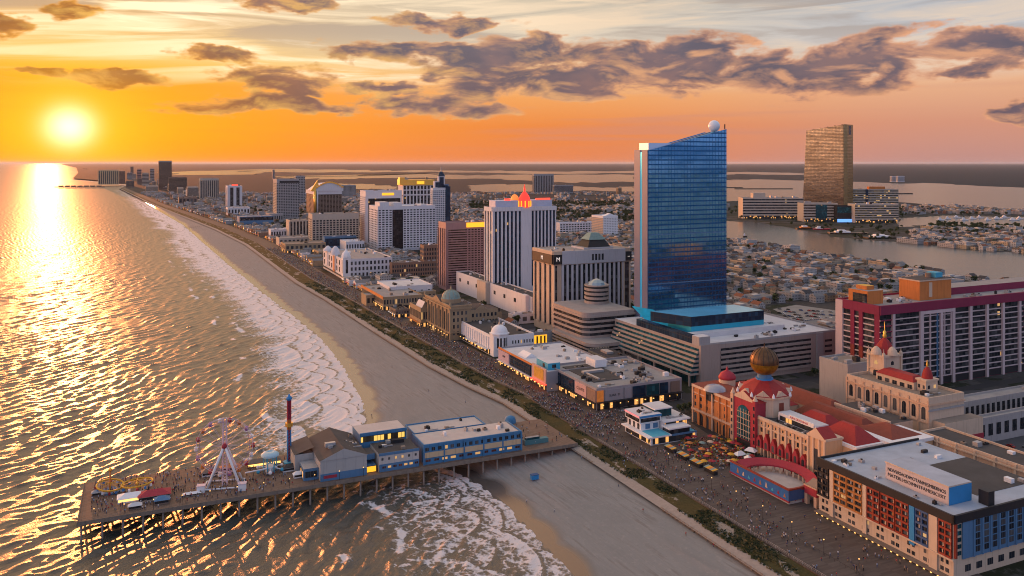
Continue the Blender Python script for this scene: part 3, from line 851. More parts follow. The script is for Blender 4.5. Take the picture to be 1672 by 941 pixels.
for k, (cx, xr, yt, cy, m_, lab) in enumerate([
        (213, 218, 272.5, 286, BROWN, 'small square tower standing alone on the hazy point'),
        (224, 231, 277, 300, PINKB, 'slim brownish tower in the haze left of the tallest dark tower'),
        (232, 243, 283, 303, BEIGE, 'pale mid height block in the haze beside the slim brownish tower'),
        (245, 252, 276, 298, GREY, 'hazy grey spire like tower next to the tallest dark tower'),
        (206, 219, 296, 306, BROWN, 'low dark block on the shore between golden hotel and tall tower'),
        (238, 258, 304, 314, CREAM, 'low cream block near the far beach'),
        (306, 324, 306, 322, BEIGE, 'low pale hall left of the striped pale far hotel')]):
    far_tower('tower_block', lab, cx, cx - 1.5, xr, yt, cy, m_, 'bands', 8, dmin=30, units=1).end()

fr = random.Random(44)
_OW = ['first', 'second', 'third', 'fourth', 'fifth', 'sixth', 'seventh', 'eighth', 'ninth', 'tenth', 'eleventh', 'twelfth', 'thirteenth', 'fourteenth']
for k in range(22):
    px = 208 + 8.2 * k + fr.uniform(-2, 2) if k < 14 else 390 + 24 * (k - 14) + fr.uniform(-4, 4)
    cy = 291 + (px - 208) * .26 + fr.uniform(-2, 6) if k < 14 else fr.uniform(318, 334)
    hh = fr.uniform(4, 12) if k < 14 else fr.uniform(6, 13)
    mm, mn = fr.choice([(BEIGE, 'beige'), (GREY, 'grey'), (CREAM, 'cream'), (BROWN, 'brown'), (CONC, 'white')])
    far_tower('apartment_block', f'{mn} far mid rise block, ' + (_OW[k] + ' block inland of the golden slab hotel' if k < 14 else _OW[k - 14] + ' from the left behind the shore hotels'), px, px - 1.2, px + fr.uniform(6, 12), cy - hh, cy, mm, 'bands', 5, dmin=24, units=1).end()

# ------------------------------------------------------------------ grey grid hotel
u, v, w, d, h = fit(452, 446, 488.5, 294, 362)
b = Bld('grid_hotel', 'tall grey hotel with a dense grid of small windows, left of the gold swoosh', 'hotel', u, v, w, d, h).body(GREY, ROOFG, 2.0)
b.bands('F', 22, 8, h - 9, GREY, GL, ratio=.42, mull=13).bands('L', 22, 8, h - 9, BEIGE, GL, ratio=.42, mull=5)
mb = MB(); b.fb(mb, 'F', w * .12, w - .5, h - 8, h - 2.5, .05, .5, DARK); b.part('dark_cornice', mb)
b.units(4, 2, big=2).end()
# ------------------------------------------------------------------ hotel with golden swooping roof
u, v, w, d, h = fit(514, 487, 558, 312, 352)
d = min(d, 130)
b = Bld('swoosh_hotel', 'dark brown hotel under a sweeping gold and white arched roof', 'hotel', u, v, w, d, h).body(BROWN, ROOFT, 0)
b.bands('F', 15, 4, h - 12, BROWN, GLW, a=6, ratio=.38, mull=8).bands('L', 15, 4, h - 12, BROWN, GLW, a=8, ratio=.38, mull=6)
for sd in 'FL': b.fb(b.wall, sd, 0, b.span(sd), h - 10, h, .1, 1.6, CONC)
mb = MB(); n = 14; sec = []
for k in range(n + 1):                       # vault over the front half
    t_ = k / n; x = -4 + (w + 8) * t_; z = h + 1 + 27 * math.sin(math.pi * (.12 + .78 * t_)) ** 1.1 - 8 * (1 - t_)
    sec.append((x, z))
for (x0, z0), (x1, z1) in zip(sec, sec[1:]):
    mb.add([(x0, -3, z0), (x1, -3, z1), (x1, d * .8, z1 - 3), (x0, d * .8, z0 - 3), (x0, -3, h - 1), (x1, -3, h - 1)], [(0, 1, 2, 3), (0, 4, 5, 1)], CONC)
b.part('vault', mb)
mb = MB()
for (x0, z0), (x1, z1) in zip(sec, sec[1:]): mb.box(x0, x1 + .1, -4.4, -3.05, (z0 + z1) / 2 - 1.5, (z0 + z1) / 2 + 2.6, GOLD)
b.part('gold_arch', mb)
mb = MB(); mb.add([(-6, -5, h - 2), (10, -5, h + 16), (7, -5, h + 30), (3, -5, h + 24), (-12, -5, h + 1), (-6, 6, h - 2), (10, 6, h + 16), (7, 6, h + 30), (3, 6, h + 24), (-12, 6, h + 1)],
    [(0, 1, 2, 3, 4), (9, 8, 7, 6, 5), (0, 5, 6, 1), (1, 6, 7, 2), (2, 7, 8, 3), (3, 8, 9, 4), (4, 9, 5, 0)], GOLD)
b.part('gold_fin', mb)
mb = MB(); mb.tube((0, -3, 0), (0, -3, h + 6), 3.4, GOLD, 14); mb.tube((7, -2.6, 0), (7, -2.6, h), 2.2, CONC, 12); b.part('corner_column', mb)
mb = MB(); mb.box(w * .3, w * .96, -1.7, -1.6, h + 2, h + 8, ORPAINT); b.part('vault_window', mb)
b.end()
# ------------------------------------------------------------------ beige hotel with deep window grid
u, v, w, d, h = fit(510, 503.5, 586, 351, 403)
b = Bld('grid_hotel', 'wide beige hotel with a deep square window grid and sunlit end wall', 'hotel', u, v, w, d, h).body(BEIGE, ROOFT, 1.4)
b.bands('F', 11, 2, h - 10, BEIGE, GL, ratio=.35, dep=1.2, mull=14).bands('L', 11, 4, h - 8, BEIGE, GLW, a=2, b=d - 2, ratio=.45, dep=.8, mull=2).units(5, 4, big=2).end()
# ------------------------------------------------------------------ black glass hotel framed in white
u, v, w, d, h = fit(597, 588, 656, 313, v=375)
b = Bld('framed_hotel', 'black glass hotel with a white frame and an orange sign on top', 'hotel', u, v, w, d, h).body(CONC, ROOFG, 1.5)
mb = MB(); b.fb(mb, 'F', 5, w - 3, 4, h - 13, .02, .5, glass('black_curtain_wall', (.012, .011, .014), (.045, .04, .045), 3.2, 3.3, .01)); b.part('curtain_wall', mb)
b.bands('L', 24, 4, h - 10, CONC, GLW, ratio=.5, mull=6)
mb = MB(); b.fb(mb, 'F', w * .45, w * .78, h - 7.5, h - 3, .1, .6, SIGNY); b.part('sign', mb)
b.units(4, 6, big=2).end()
# ------------------------------------------------------------------ hotel with gold crown
u, v, w, d, h = fit(658, 650, 708, 303, v=505)
b = Bld('gold_crown_hotel', 'hotel with white upright ribs under a broad gold crown', 'hotel', u, v, w, min(d, 60), h).body(CONC, ROOFT, 0)
b.fins('F', 9, 4, h - 22, CONC, GL, ratio=.32, dep=1.4).bands('L', 22, 4, h - 20, CREAM, GLW, ratio=.5)
b.bands('F', 2, h - 21, h - 1, CONC, GL, ratio=.22, dep=1.2, mull=9)
mb = MB(); mb.box(-1.6, w + 1, -2, b.d + 1, h + .02, h + 12, GOLD); mb.box(-8, 3, -3, 8, h + 1, h + 17, GOLD); b.part('gold_crown', mb)
mb = MB(); mb.box(w * .44, w * .68, -2.4, -2.02, h + 2.5, h + 9, SIGNY); b.part('sign', mb)
b.units(2, 5, z=h + 12, big=2).end()
# ------------------------------------------------------------------ stepped tower in white and blue
u, v, w, d, h = fit(707, 703, 735, 308, v=520)
b = Bld('stepped_tower', 'white and navy stepped tower beside the gold crowned hotel', 'tower', u, v, w, min(d, 45), h).body(CONC, ROOFG, 1)
b.bands('F', 26, 3, h - 4, CONC, GLB, ratio=.45, mull=9).bands('L', 26, 3, h - 4, CONC, GLB, ratio=.45, mull=5)
for x0, x1, dz in ((w * .12, w * .55, 14), (w * .3, w * .95, 8), (w * .36, w * .72, 24)):
    mb = MB(); mb.box(x0, x1, 4, b.d - 4, h + .01 * dz, h + dz, CONC if dz != 8 else BLUEM, GLB); mb.box(x0 + 2, x1 - 2, 3.8, 3.98, h + 2, h + dz - 2, GLB); b.part('setback', mb)
mb = MB(); mb.hip(w * .34, w * .74, 3, b.d - 3, h + 24.02, h + 33, GLB); mb.tube((w * .54, b.d / 2, h + 30), (w * .54, b.d / 2, h + 42), .8, STEEL); b.part('spire', mb)
mb = MB(); b.fb(mb, 'F', w * .72, w, 3, h + 4, .65, 1.6, GLB); b.part('curtain_wall', mb)
b.end()
# ------------------------------------------------------------------ white grid hotel with dark slot
u, v, w, d, h = fit(617, 603, 711, 338.5, 411)
b = Bld('white_grid_hotel', 'broad white hotel with small square windows and one wide dark slot', 'hotel', u, v, w, d, h).body(CONC, ROOFW, 1.2)
s0, s1 = w * .245, w * .43
for a_, b_, m_ in ((0, s0, 4), (s1, w, 10)): b.bands('F', 17, 3, h - 5, CONC, GL, a=a_, b=b_, ratio=.48, dep=.7, mull=m_)
mb = MB(); b.fb(mb, 'F', s0, s1, 3, h - 5, -.02, .3, glass('black_curtain_wall')); b.part('dark_slot', mb)
b.bands('L', 17, 3, h - 5, CONC, GLW, ratio=.48, mull=6)
for x0, x1, dz in ((4, w * .2, 8), (w * .28, w * .42, 7), (w * .75, w * .85, 3)):
    mb = MB(); mb.box(x0, x1, 3, d * .6, h - .1, h + dz, CONC, ROOFW); b.part('penthouse', mb)
b.units(5, 7, big=1.6).end()
# ------------------------------------------------------------------ pink granite hotel
u, v, w, d, h = fit(728, 716, 794, 366, 474)
b = Bld('pink_hotel', 'brownish pink hotel with dark window bands and a yellow roof sign', 'hotel', u, v, w, d, h).body(PINKB, ROOFT, 1.6)
b.bands('F', 24, 4, h - 7, PINKB, GLW, a=3, ratio=.5, dep=.9, mull=0)
for k in range(6): b.fb(b.wall, 'F', w * (.52 + .08 * k), w * (.52 + .08 * k) + 1.2, 4, h - 7, -.04, .8, PINKB)
b.fins('L', 4, 4, h - 6, PINKB, GLW, ratio=.4, dep=1.0)
mb = MB(); b.fb(mb, 'F', w * .5, w * .99, h - 4.8, h + .8, .3, .9, SIGNY); b.part('sign', mb)
b.units(4, 9, big=1.5).end()
# ------------------------------------------------------------------ white tower with red crown
u, v, w, d, h = fit(804.5, 792, 908, 340, 474, 14)
b = Bld('white_tower', 'tallest white hotel tower with dark upright stripes and a glowing red domed crown', 'tower', u, v, w, d, h).body(CONC, ROOFG, 0)
c0, c1 = w * .445, w * .59
b.fins('F', 7, 16, h - 4, CONC, GLB, a=1, b=c0, ratio=.44, dep=1.0).fins('F', 7, 16, h - 4, CONC, GLB, a=c1, b=w - .8, ratio=.4, dep=1.0)
b.fb(b.wall, 'F', c0, c1, 12, h, .05, 1.25, CONC)
b.fins('L', 3, 16, h - 4, CONC, GLW, ratio=.5, dep=.8)
b.fb(b.wall, 'F', 0, w, h - 3.6, h + .8, .02, 1.4, CONC); b.fb(b.wall, 'L', 0, d, h - 3.6, h + .8, .02, 1.4, CONC)
mb = MB(); mb.box(4, c0 - 3, 2, d - 2, h - .1, h + 7.5, M('pale_blue_parapet', (.50, .53, .66), .6)); mb.box(c1 + 1, w - 4, 2, d - 2, h - .1, h + 7.5, MATS['pale_blue_parapet']); b.part('penthouse', mb)
cx_ = (c0 + c1) / 2
mb = MB(); mb.lathe(cx_, 4, [(6.6, h), (6.6, h + 7), (6.2, h + 7.2), (5.8, h + 10), (4.6, h + 13), (2.4, h + 15.6), (1.0, h + 17), (1.2, h + 19), (.1, h + 25)], M('red_lit_dome', (.6, .03, .03), .5, emit=(1, .05, .03), es=.9), 16); b.part('crown_dome', mb)
mb = MB()
for k in range(10):
    a_ = 2 * math.pi * k / 10; mb.box(cx_ + 6.9 * math.cos(a_) - .5, cx_ + 6.9 * math.cos(a_) + .5, 4 + 6.9 * math.sin(a_) - .5, 4 + 6.9 * math.sin(a_) + .5, h + .2, h + 7, SIGNY)
b.part('crown_lights', mb)
mb = MB(); mb.dome(cx_ - 9, 10, h + 7, 4.5, 7, M('orange_lit_dome', (.7, .25, .06), .5, emit=(1, .3, .06), es=.5), 16); b.part('side_dome', mb)
for x0, x1 in ((w * .2, c0 - 12), (c1 + 8, w - 6)):
    mb = MB(); mb.box(x0, x1, 2.5, 4, h + 7.55, h + 9.6, LAMPR); b.part('roof_sign', mb)
b.end()
# its low white podium
u, v, w, d, h = fit(868, 745, 893, 487, 524)
b = Bld('podium_block', 'windowless white podium hall below the white tower with red crown', 'hall', u, v, w, d, h).body(CONC, ROOFD, 1.0)
mb = MB(); b.fb(mb, 'L', 5, 15, 0, h + 2, .02, 4, CONC); b.part('stair_block', mb)
mb = MB(); b.fb(mb, 'L', d * .5, d * .62, 0, h + 1.5, .02, 5, BEIGE); b.part('stair_block', mb)
b.wins('L', 8, 1, h * .5, h * .8, ww=.2).units(14, 3, x0=1, x1=w - 1).end()
# ------------------------------------------------------------------ beige striped hotel with mansard pavilion
u, v, w, d, h = fit(904, 872, 1029, 412, 534, 6)
b = Bld('striped_hotel', 'cream and grey striped hotel with a black signboard corner and small mansard pavilion', 'hotel', u, v, w, d, h).body(CREAM, ROOFG, .6)
GREYP = M('pale_grey_pier', (.52, .51, .55), .75, var=.08, streak=.15)
b.fins('F', 13, 7, h - 12, GREYP, GL, a=w * .11, b=w * .90, ratio=.42, dep=1.1)
b.fins('F', 1, 7, h - 12, CREAM, GL, a=w * .90, b=w, ratio=.4, dep=.7)
mb = MB(); b.fb(mb, 'F', 1.2, 3.4, 7, h - 12, .02, .1, GL); b.part('glazing_strip', mb)
b.fins('L', 4, 7, h - 12, CREAM, GL, ratio=.55, dep=.9)
b.fb(b.wall, 'F', 7.6, w - 6, h - 11.2, h + .5, .05, 1.5, GREYP)
for sd, a_, b_ in (('F', -.8, 7.5), ('L', 0, d), ('F', w - 5.5, w + .4)):
    mb = MB(); b.fb(mb, sd, a_, b_, h - 10.8, h - 2.5, .06, 1.7, DARK); b.part('signboard', mb)
b.fb(b.wall, 'L', -.9, d, h - 2.3, h + .7, .05, 1.8, CREAM); b.fb(b.wall, 'F', -.9, 7.5, h - 2.3, h + .7, .05, 1.8, CREAM)
text(b.root, 'M', (3.6, -1.78, h - 6.6), ROT['F'], 5.2, LAMPW)
text(b.root, 'M', (-1.78, d * .5, h - 6.6), ROT['L'], 5.2, LAMPW)
text(b.root, '--', (w - 2.6, -1.78, h - 6.6), ROT['F'], 4.0, LAMPW)
b.wins('F', 4, 1, h - 10, h - 2, a=w * .47, b=w * .64, ww=.62, wh=.7)
for o_ in list(b.root.children):
    if o_.name.startswith('window') and 'band' not in o_.name: o_.location.y = -1.52
mb = MB(); mb.box(w * .44, w * .83, d * .2, d * .8, h - .1, h + 1.6, GREYP, ROOFG); mb.hip(w * .50, w * .80, d * .22, d * .78, h + 1.62, h + 8, DARK, 4); mb.hip(w * .535, w * .765, d * .3, d * .7, h + 8.02, h + 14, PATINA, 5); mb.tube((w * .65, d / 2, h + 13), (w * .65, d / 2, h + 17), .4, CREAM); b.part('pavilion', mb)
b.units(4, 8, x1=w * .42).end()

# ------------------------------------------------------------------ blue glass tower
GB = glass('blue_mirror_glass', (.13, .36, .55), (.18, .45, .65), 3.1, 3.7, 0, rough=.05, metal=.85, spand=(.02, .11, .26), wob=.14, big=(.03, .16, .32))
u, v, w, d, h = fit(1058, 1036, 1186, 246, 576)
p_r = W(u, v + w); hr = CH - (211 - HY) * p_r.y / F
b = Bld('glass_tower', 'tallest blue mirror glass skyscraper with slanted top and a white ball', 'skyscraper', u, v, w, d, h)
b.wall.prism([(.3, .3), (w - .3, .3), (w - .3, d), (.3, d)], -1, h, GB, BLUEP, [h - 1.2, hr - 1.2, hr - 1.2, h - 1.2])
mb = MB(); mb.prism([(-.02, -.25), (w + .02, -.25), (w + .02, .28), (-.02, .28)], 20, h, GB, LAVEN, [h, hr, hr, h]); b.part('front_curtain_wall', mb)
nb = 9
for k in range(3):
    mb = MB(); mb.prism([(2, 3 + k * d / 3), (w - 9, 3 + k * d / 3), (w - 9, 1.5 + (k + 1) * d / 3 - 3), (2, 1.5 + (k + 1) * d / 3 - 3)], h - 4, h, [SKYB, LAVEN, BLUEP][k], None,
        [h - .6, hr - 2.2, hr - 2.2, h - .6]); b.part('sloping_roof_panel', mb)
for a_, b_, m_, nm in ((.2, d * .42, LAVEN, 'side_panel'), (d * .42, d * .56, M('cyan_glass_slot', (.05, .45, .75), .12, metal=.5, emit=(.03, .35, .7), es=.22), 'glass_slot'), (d * .56, d - .1, LAVEN, 'side_panel')):
    mb = MB(); b.fb(mb, 'L', a_, b_, 8, h + (.6 if m_ is LAVEN else -1), -.02, .35 if m_ is LAVEN else .1, m_)
    b.part(nm, mb)
mb = MB(); mb.box(.8, w * .29, .6, d * .7, h - 2, h + 6, M('pale_blue_glass', (.45, .62, .80), .15, metal=.4, var=.05)); b.part('roof_glass_box', mb)
rad = 9.5 * p_r.y / F
mb = MB(); mb.ball(w - rad * 1.5, d * .35, hr + rad * .55, rad, M('pearl_white_shell', (.72, .78, .84), .22, var=.04)); b.part('roof_ball', mb)
mb = MB(); mb.tube((w - .8, 1, hr), (w - .8, 1, hr + 4), .5, DARK); b.part('mast', mb)
for zz, m_ in ((hr * .30, .0), (hr * .52, .0)):
    mb = MB(); b.fb(mb, 'F', .3, w - .3, zz, zz + .9, .26, .34, M('slab_edge', (.10, .22, .36), .4, metal=.4)); b.part('floor_edge', mb)
b.end('tower_body')

# ------------------------------------------------------------------ its banded podium: battered sea side, plain camera side
u, v, w, d, h = fit(1143, 1004, 1366, 566, 630)
PU, PV, PW, PD, PH = u, v, w, d, h
b = Bld('resort_podium', 'long taupe podium with sloping window terraces and a rooftop pool below the blue glass tower', 'building', u, v, w, d, h)
b.wall.box(0, w, 0, d, -1, h, BAND, ROOFW)
nf = 6
for k in range(nf):                           # terraces on the sea side
    z0 = 7 + (h - 9) * k / nf; z1 = 7 + (h - 9) * (k + 1) / nf; off = (nf - k) * 1.25
    mb = MB(); mb.box(-off, .3, 1, d - 2, z0, z0 + (z1 - z0) * .48, BAND); b.part('terrace', mb)
    mb = MB(); mb.box(-off + .9, .2, 1.4, d - 2.4, z0 + (z1 - z0) * .48, z1 + .02, GLT); b.part('window_band', mb)
mb = MB(); mb.box(-2.2, .2, 4, d * .62, -.5, 6.9, GLT); b.part('lobby_glass', mb)
for k in range(6): b.wall.box(-7.4, -6.4, 2 + k * (d - 6) / 5, 3.2 + k * (d - 6) / 5, -1, 7.1, BAND)
f0, f1 = w * .14, w * .80
b.bands('F', 6, 3, h - 3, BAND, GL, a=f0, b=f1, ratio=.52, dep=.7)
b.wins('F', 1, 5, 3, h - 4, a=w * .05, b=w * .11, ww=.6, wh=.3).wins('F', 1, 5, 3, h - 4, a=w * .90, b=w * .97, ww=.8, wh=.42)
b.fb(b.wall, 'F', 0, w * .13, -1, h + .6, .02, .7, BAND); b.fb(b.wall, 'F', w * .84, w * .89, -1, h + .4, .02, .9, GREY)
b.wall.box(.2, w, .0, .6, h - .1, h + 1.3, GREY); b.wall.box(w - .6, w, .6, d, h - .1, h + 1.3, GREY)
mb = MB(); mb.box(0.4, 5, d * .08, d * .72, h + .03, h + 5.2, GLB); b.part('glass_balustrade_hall', mb)
mb = MB(); mb.box(0, 9, .8, d * .08, h + .02, h + 6, GREY, ROOFW); b.part('stair_block', mb)
# blue glass hall on the roof
gx0 = edge(u, v, 0, 1, 1170); gx1 = edge(u, v, 0, 1, 1292)
mb = MB(); mb.box(gx0, gx1, d * .26, d * .30 + 24, h + .02, h + 7, M('azure_panel', (.03, .40, .58), .3, metal=.15, var=.15)); b.part('glass_hall_base', mb)
mb = MB(); mb.prism([(gx0, d * .26 - .1), (gx1, d * .26 - .1), (gx1 - 4, d * .30 + 24), (gx0 - 14, d * .30 + 26)], h + 7.02, h + 14, GLB, M('blue_sheet_roof', (.16, .55, .76), .18, metal=.35, var=.35, scale=.05)); b.part('glass_hall', mb)
mb = MB(); mb.box(8, gx1 + 14, d * .20, d * .258, h + .02, h + 3.4, ROOFW); b.part('roof_step', mb)
mb = MB(); mb.add([(6, d * .62, h + 1.5), (gx0 + 4, d * .50, h + 1.5), (gx0 + 8, d * .80, h + 9), (6, d * .86, h + 12)], [(0, 1, 2, 3)], M('turquoise_glass', (.04, .55, .70), .1, metal=.3, var=.5, scale=.25)); mb.add([(6, d * .62, h + .1), (gx0 + 4, d * .50, h + .1), (gx0 + 4, d * .50, h + 1.5), (6, d * .62, h + 1.5)], [(0, 1, 2, 3)], GLT); b.part('glass_canopy', mb)
# pool
mb = MB(); px0 = 14; px1 = gx0 - 6; mb.box(px0 - 4, px1 + 3, d * .34, d * .60, h + .05, h + 1.0, M('pool_deck', (.5, .47, .43), .9, var=.3)); b.part('pool_deck', mb)
mb = MB(); mb.box(px0, px1, d * .40, d * .54, h + 1.02, h + 1.06, M('pool_water', (.02, .42, .45), .06, var=.08, emit=(.0, .35, .38), es=.25)); b.part('pool', mb)
r_ = random.Random(5)
for k in range(26):
    mb = MB(); x, y = r_.uniform(px0 - 3, px1 + 2), d * (.36 if k % 2 else .575) + r_.uniform(-.8, .8)
    mb.box(x, x + .7, y, y + 1.9, h + 1.0, h + 1.45, WHITE); b.part('pool_lounger', mb)
b.units(16, 12, x0=w * .55, y0=d * .1, y1=d * .5).units(8, 13, x0=w * .3, x1=w * .6, y0=2, y1=d * .18).end()

# ------------------------------------------------------------------ rounded banded block with rotunda
def rounded(w, d, r, n=8, inset=0.0):
    p = [(w - inset, inset), (w - inset, d - inset)]
    p += [(inset + r - r * math.sin(a) if False else r - (r - inset) * math.sin(a), d - r + (r - inset) * math.cos(a)) for a in [math.pi / 2 * k / n for k in range(n + 1)]]
    p += [(r - (r - inset) * math.cos(a), r - (r - inset) * math.sin(a)) for a in [math.pi / 2 * k / n for k in range(n + 1)]]
    return p
def banded_round(b, x0, y0, w, d, r, z0, z1, nf, roof):
    st = (z1 - z0) / nf
    sh = lambda P: [(x + x0, y + y0) for x, y in P]
    for k in range(nf):
        mb = MB(); mb.prism(sh(rounded(w, d, r)), z0 + st * k, z0 + st * (k + .43), BAND, roof if k == nf - 1 else BAND); b.part('slab_band', mb)
        mb = MB(); mb.prism(sh(rounded(w, d, r, 8, .7)), z0 + st * (k + .43) - .01, z0 + st * (k + 1) + .01, GL if k < nf - 1 else BAND, roof); b.part('window_band', mb)
u1, v1 = uvat(962, 588)                       # nearest corner of the lower rounded block
bw = edge(u1, v1, 0, 1, 1030); bd = edge(u1, v1, 1, 0, 897)
b = Bld('rounded_block', 'stacked taupe block with rounded ends, dark window bands and a small glass domed rotunda', 'building', u1 - 2, v1, bw, bd, 24)
zt1 = ztop(u1 + bd * .5, v1, 549)
zt2 = zt1 + 12
banded_round(b, 0, 0, bw + 6, bd + 4, 9, -1, zt1, 5, ROOFG)
x2 = 6; y2 = bd * .30
banded_round(b, x2, y2, bw + 10, bd * .9, 8, zt1 + .02, zt1 + 20, 5, ROOFG)
cxx, cyy = x2 + bw - 2, y2 + bd * .62; zz = zt1 + 20
for k in range(4):
    mb = MB(); mb.cyl(cxx, cyy, 10.5, zz + .02 + 3.6 * k, zz + 2.1 + 3.6 * k, BAND, 28); b.part('rotunda_band', mb)
    mb = MB(); mb.cyl(cxx, cyy, 10.0, zz + 2.1 + 3.6 * k, zz + 3.64 + 3.6 * k, GL, 28); b.part('rotunda_window_band', mb)
mb = MB(); mb.cyl(cxx, cyy, 10.5, zz + 14.4, zz + 15.3, BAND, 28); mb.lathe(cxx, cyy, [(8, zz + 15.31), (7, zz + 17.4), (3.6, zz + 19.3), (.2, zz + 20.4)], M('dome_glass', (.30, .38, .42), .2, metal=.4), 12, False); b.part('glass_dome', mb)
b.end() if b.wall.v else None

# ------------------------------------------------------------------ hospital white blocks
u, v, w, d, h = fit(914, 908, 978, 365, 383)
b = Bld('white_slab', 'long low white block beside the white cube tower left of blue glass tower', 'building', u, v, w, d, h).body(CONC, ROOFW, 1.2); b.bands('F', 4, 2, h - 2, CONC, GL, ratio=.5, mull=14).units(3, 3, big=2).end()
u, v, w, d, h = fit(985, 966, 1009, 354, 389)
b = Bld('white_block', 'white cube shaped tower block with gabled top left of blue glass tower', 'building', u, v, w, d, h).body(WHITE, ROOFW, 1.2)
b.bands('F', 11, 3, h - 3, WHITE, GREY, ratio=.55, dep=.3, mull=9).bands('L', 11, 3, h - 3, CREAM, GREY, ratio=.55, dep=.3)
mb = MB(); mb.gable(2, w - 2, 1, 12, h + .02, h + 6, WHITE); b.part('gable', mb); b.end()

# ------------------------------------------------------------------ bronze tower on the marina and the blocks at its foot
pl_ = at(1310, 348)
GBZ = glass('bronze_mirror_glass', (.12, .13, .15), (.19, .185, .19), 4.2, 4.2, .0, rough=.07, metal=.8, spand=(.07, .062, .058), wob=.12, big=(.07, .07, .075))
ang = R(-46); dx_, dy_ = math.cos(ang), math.sin(ang)
def along(px):
    k_ = (px - 836) / F; return (k_ * pl_.y - pl_.x) / (dx_ - k_ * dy_)
wl = along(1377.5); pr_ = pl_ + Vector((dx_, dy_, 0)) * wl
b = Bld('bronze_tower', 'bronze mirror glass skyscraper with slanted top across the bay', 'skyscraper', *UV(pl_.x, pl_.y), wl, 40, 200, rot=ang - A)
zl, zr = CH - (213.5 - HY) * pl_.y / F, CH - (204 - HY) * pr_.y / F
ins = along(1316.5); wt = wl - ins
b.wall.add([(0, 0, -1), (wl, 0, -1), (wl, 52, -1), (10, 52, -1), (ins, 0, zl), (wl - 1, 0, zr), (wl - 1, 52, zr), (ins + 10, 52, zl)],
           [(0, 1, 5, 4), (1, 2, 6, 5), (2, 3, 7, 6), (3, 0, 4, 7), (4, 5, 6, 7)], GBZ)
mb = MB()
mb.add([(wl + .2, .2, 0), (wl + 8, 8, 0), (wl + 8, 44, 0), (wl + .2, 51, 0), (wl - .8, .2, zr + 2), (wl + 8, 8, zr + 1), (wl + 8, 44, zr + 1), (wl - .8, 51, zr + 2)],
    [(0, 1, 5, 4), (1, 2, 6, 5), (2, 3, 7, 6), (3, 0, 4, 7), (4, 5, 6, 7)], glass('gold_mirror_glass', (.34, .25, .12), (.44, .31, .14), 6, 4.2, 0, rough=.15, metal=.7, spand=(.2, .13, .05))); b.part('end_wall', mb)
mb = MB(); mb.box(wl + 7, wl + 8.4, 16, 30, zr - 28, zr - 3, GLB); b.part('end_window', mb)
for k in range(5):
    x = ins + (wt - 4) * (.12 + .2 * k); z_ = zl + (zr - zl) * (.12 + .2 * k); mb = MB(); mb.box(x, x + 3, 14, 18, z_ - .5, z_ + 3, DARK); b.part('roof_unit', mb)
b.end('tower_body')
def marina_block(name, lab, x0, x1, yb, yt, nf, wm, g, dep=45, **kw):
    p = at(x0, yb); q = at(x1, yb); w = q.x - p.x; h = CH - (yt - HY) * p.y / F
    b = Bld(name, lab, 'building', *UV(p.x, p.y), w, dep, h, rot=-A).body(wm, ROOFG, 1.5)
    b.bands('F', nf, kw.get('zb', 8), h - 2, wm, g, ratio=.48, dep=.8)
    return b
b = marina_block('bayside_block', 'long pale hotel wing with window bands left of bronze tower', 1213, 1312, 357, 324, 6, BEIGE, GL)
mb = MB(); mb.box(b.w * .18, b.w * .38, 5, 30, b.h, b.h + 14, BEIGE); b.part('penthouse', mb)
mb = MB(); b.fb(mb, 'F', 3, b.w - 3, 0, 7.5, .02, .3, GLF); b.part('shopfront', mb); b.units(5, 3, big=3).end()
b = marina_block('bayside_block', 'glassy middle block with a dark teal corner at the foot of bronze tower', 1312, 1368, 362, 333, 5, BEIGE, GLW)
mb = MB(); b.fb(mb, 'F', b.w * .35, b.w * .68, 8, b.h - 2, .9, 1.4, GLT); b.part('teal_glass', mb)
mb = MB(); b.fb(mb, 'F', 2, b.w - 2, 0, 7.5, .02, .3, GLF); b.part('shopfront', mb); b.units(4, 5, big=3).end()
b = marina_block('bayside_block', 'teal glass block between the middle wing and the right hand terraces by the marina', 1367, 1396, 363, 337, 1, DARK, GLT, 30, zb=9)
mb = MB(); b.fb(mb, 'F', 0, b.w + 10, 0, 8, 1.2, 2.0, M('blue_lit_entrance', (.2, .4, .8), .5, emit=(.15, .4, 1.0), es=.9)); b.part('lit_entrance', mb); b.end()
b = marina_block('bayside_block', 'pale terraced block with gold glass at the right end of the marina complex', 1396, 1467, 364, 334.5, 6, BEIGE, glass('gold_bay_glass', (.05, .06, .06), (.4, .26, .06), 6, 4, .08, rough=.15, metal=.3))
mb = MB(); b.fb(mb, 'F', 3, b.w - 3, 0, 7.5, .02, .3, GLF); b.part('shopfront', mb); b.units(4, 8, big=3).end()
b = marina_block('bayside_block', 'upper banded hotel wing with orange penthouse behind the marina terraces', 1350, 1467, 349, 310, 9, BEIGE, MATS['gold_bay_glass'], 30)
for k in (.29, .54): b.fb(b.wall, 'F', b.w * k, b.w * k + 7, 0, b.h + 1, .85, 2.2, GLB)
mb = MB(); mb.box(b.w * .60, b.w * .82, 4, 20, b.h, b.h + 9, ORPAINT); b.part('penthouse', mb); b.units(5, 4, big=3).end()
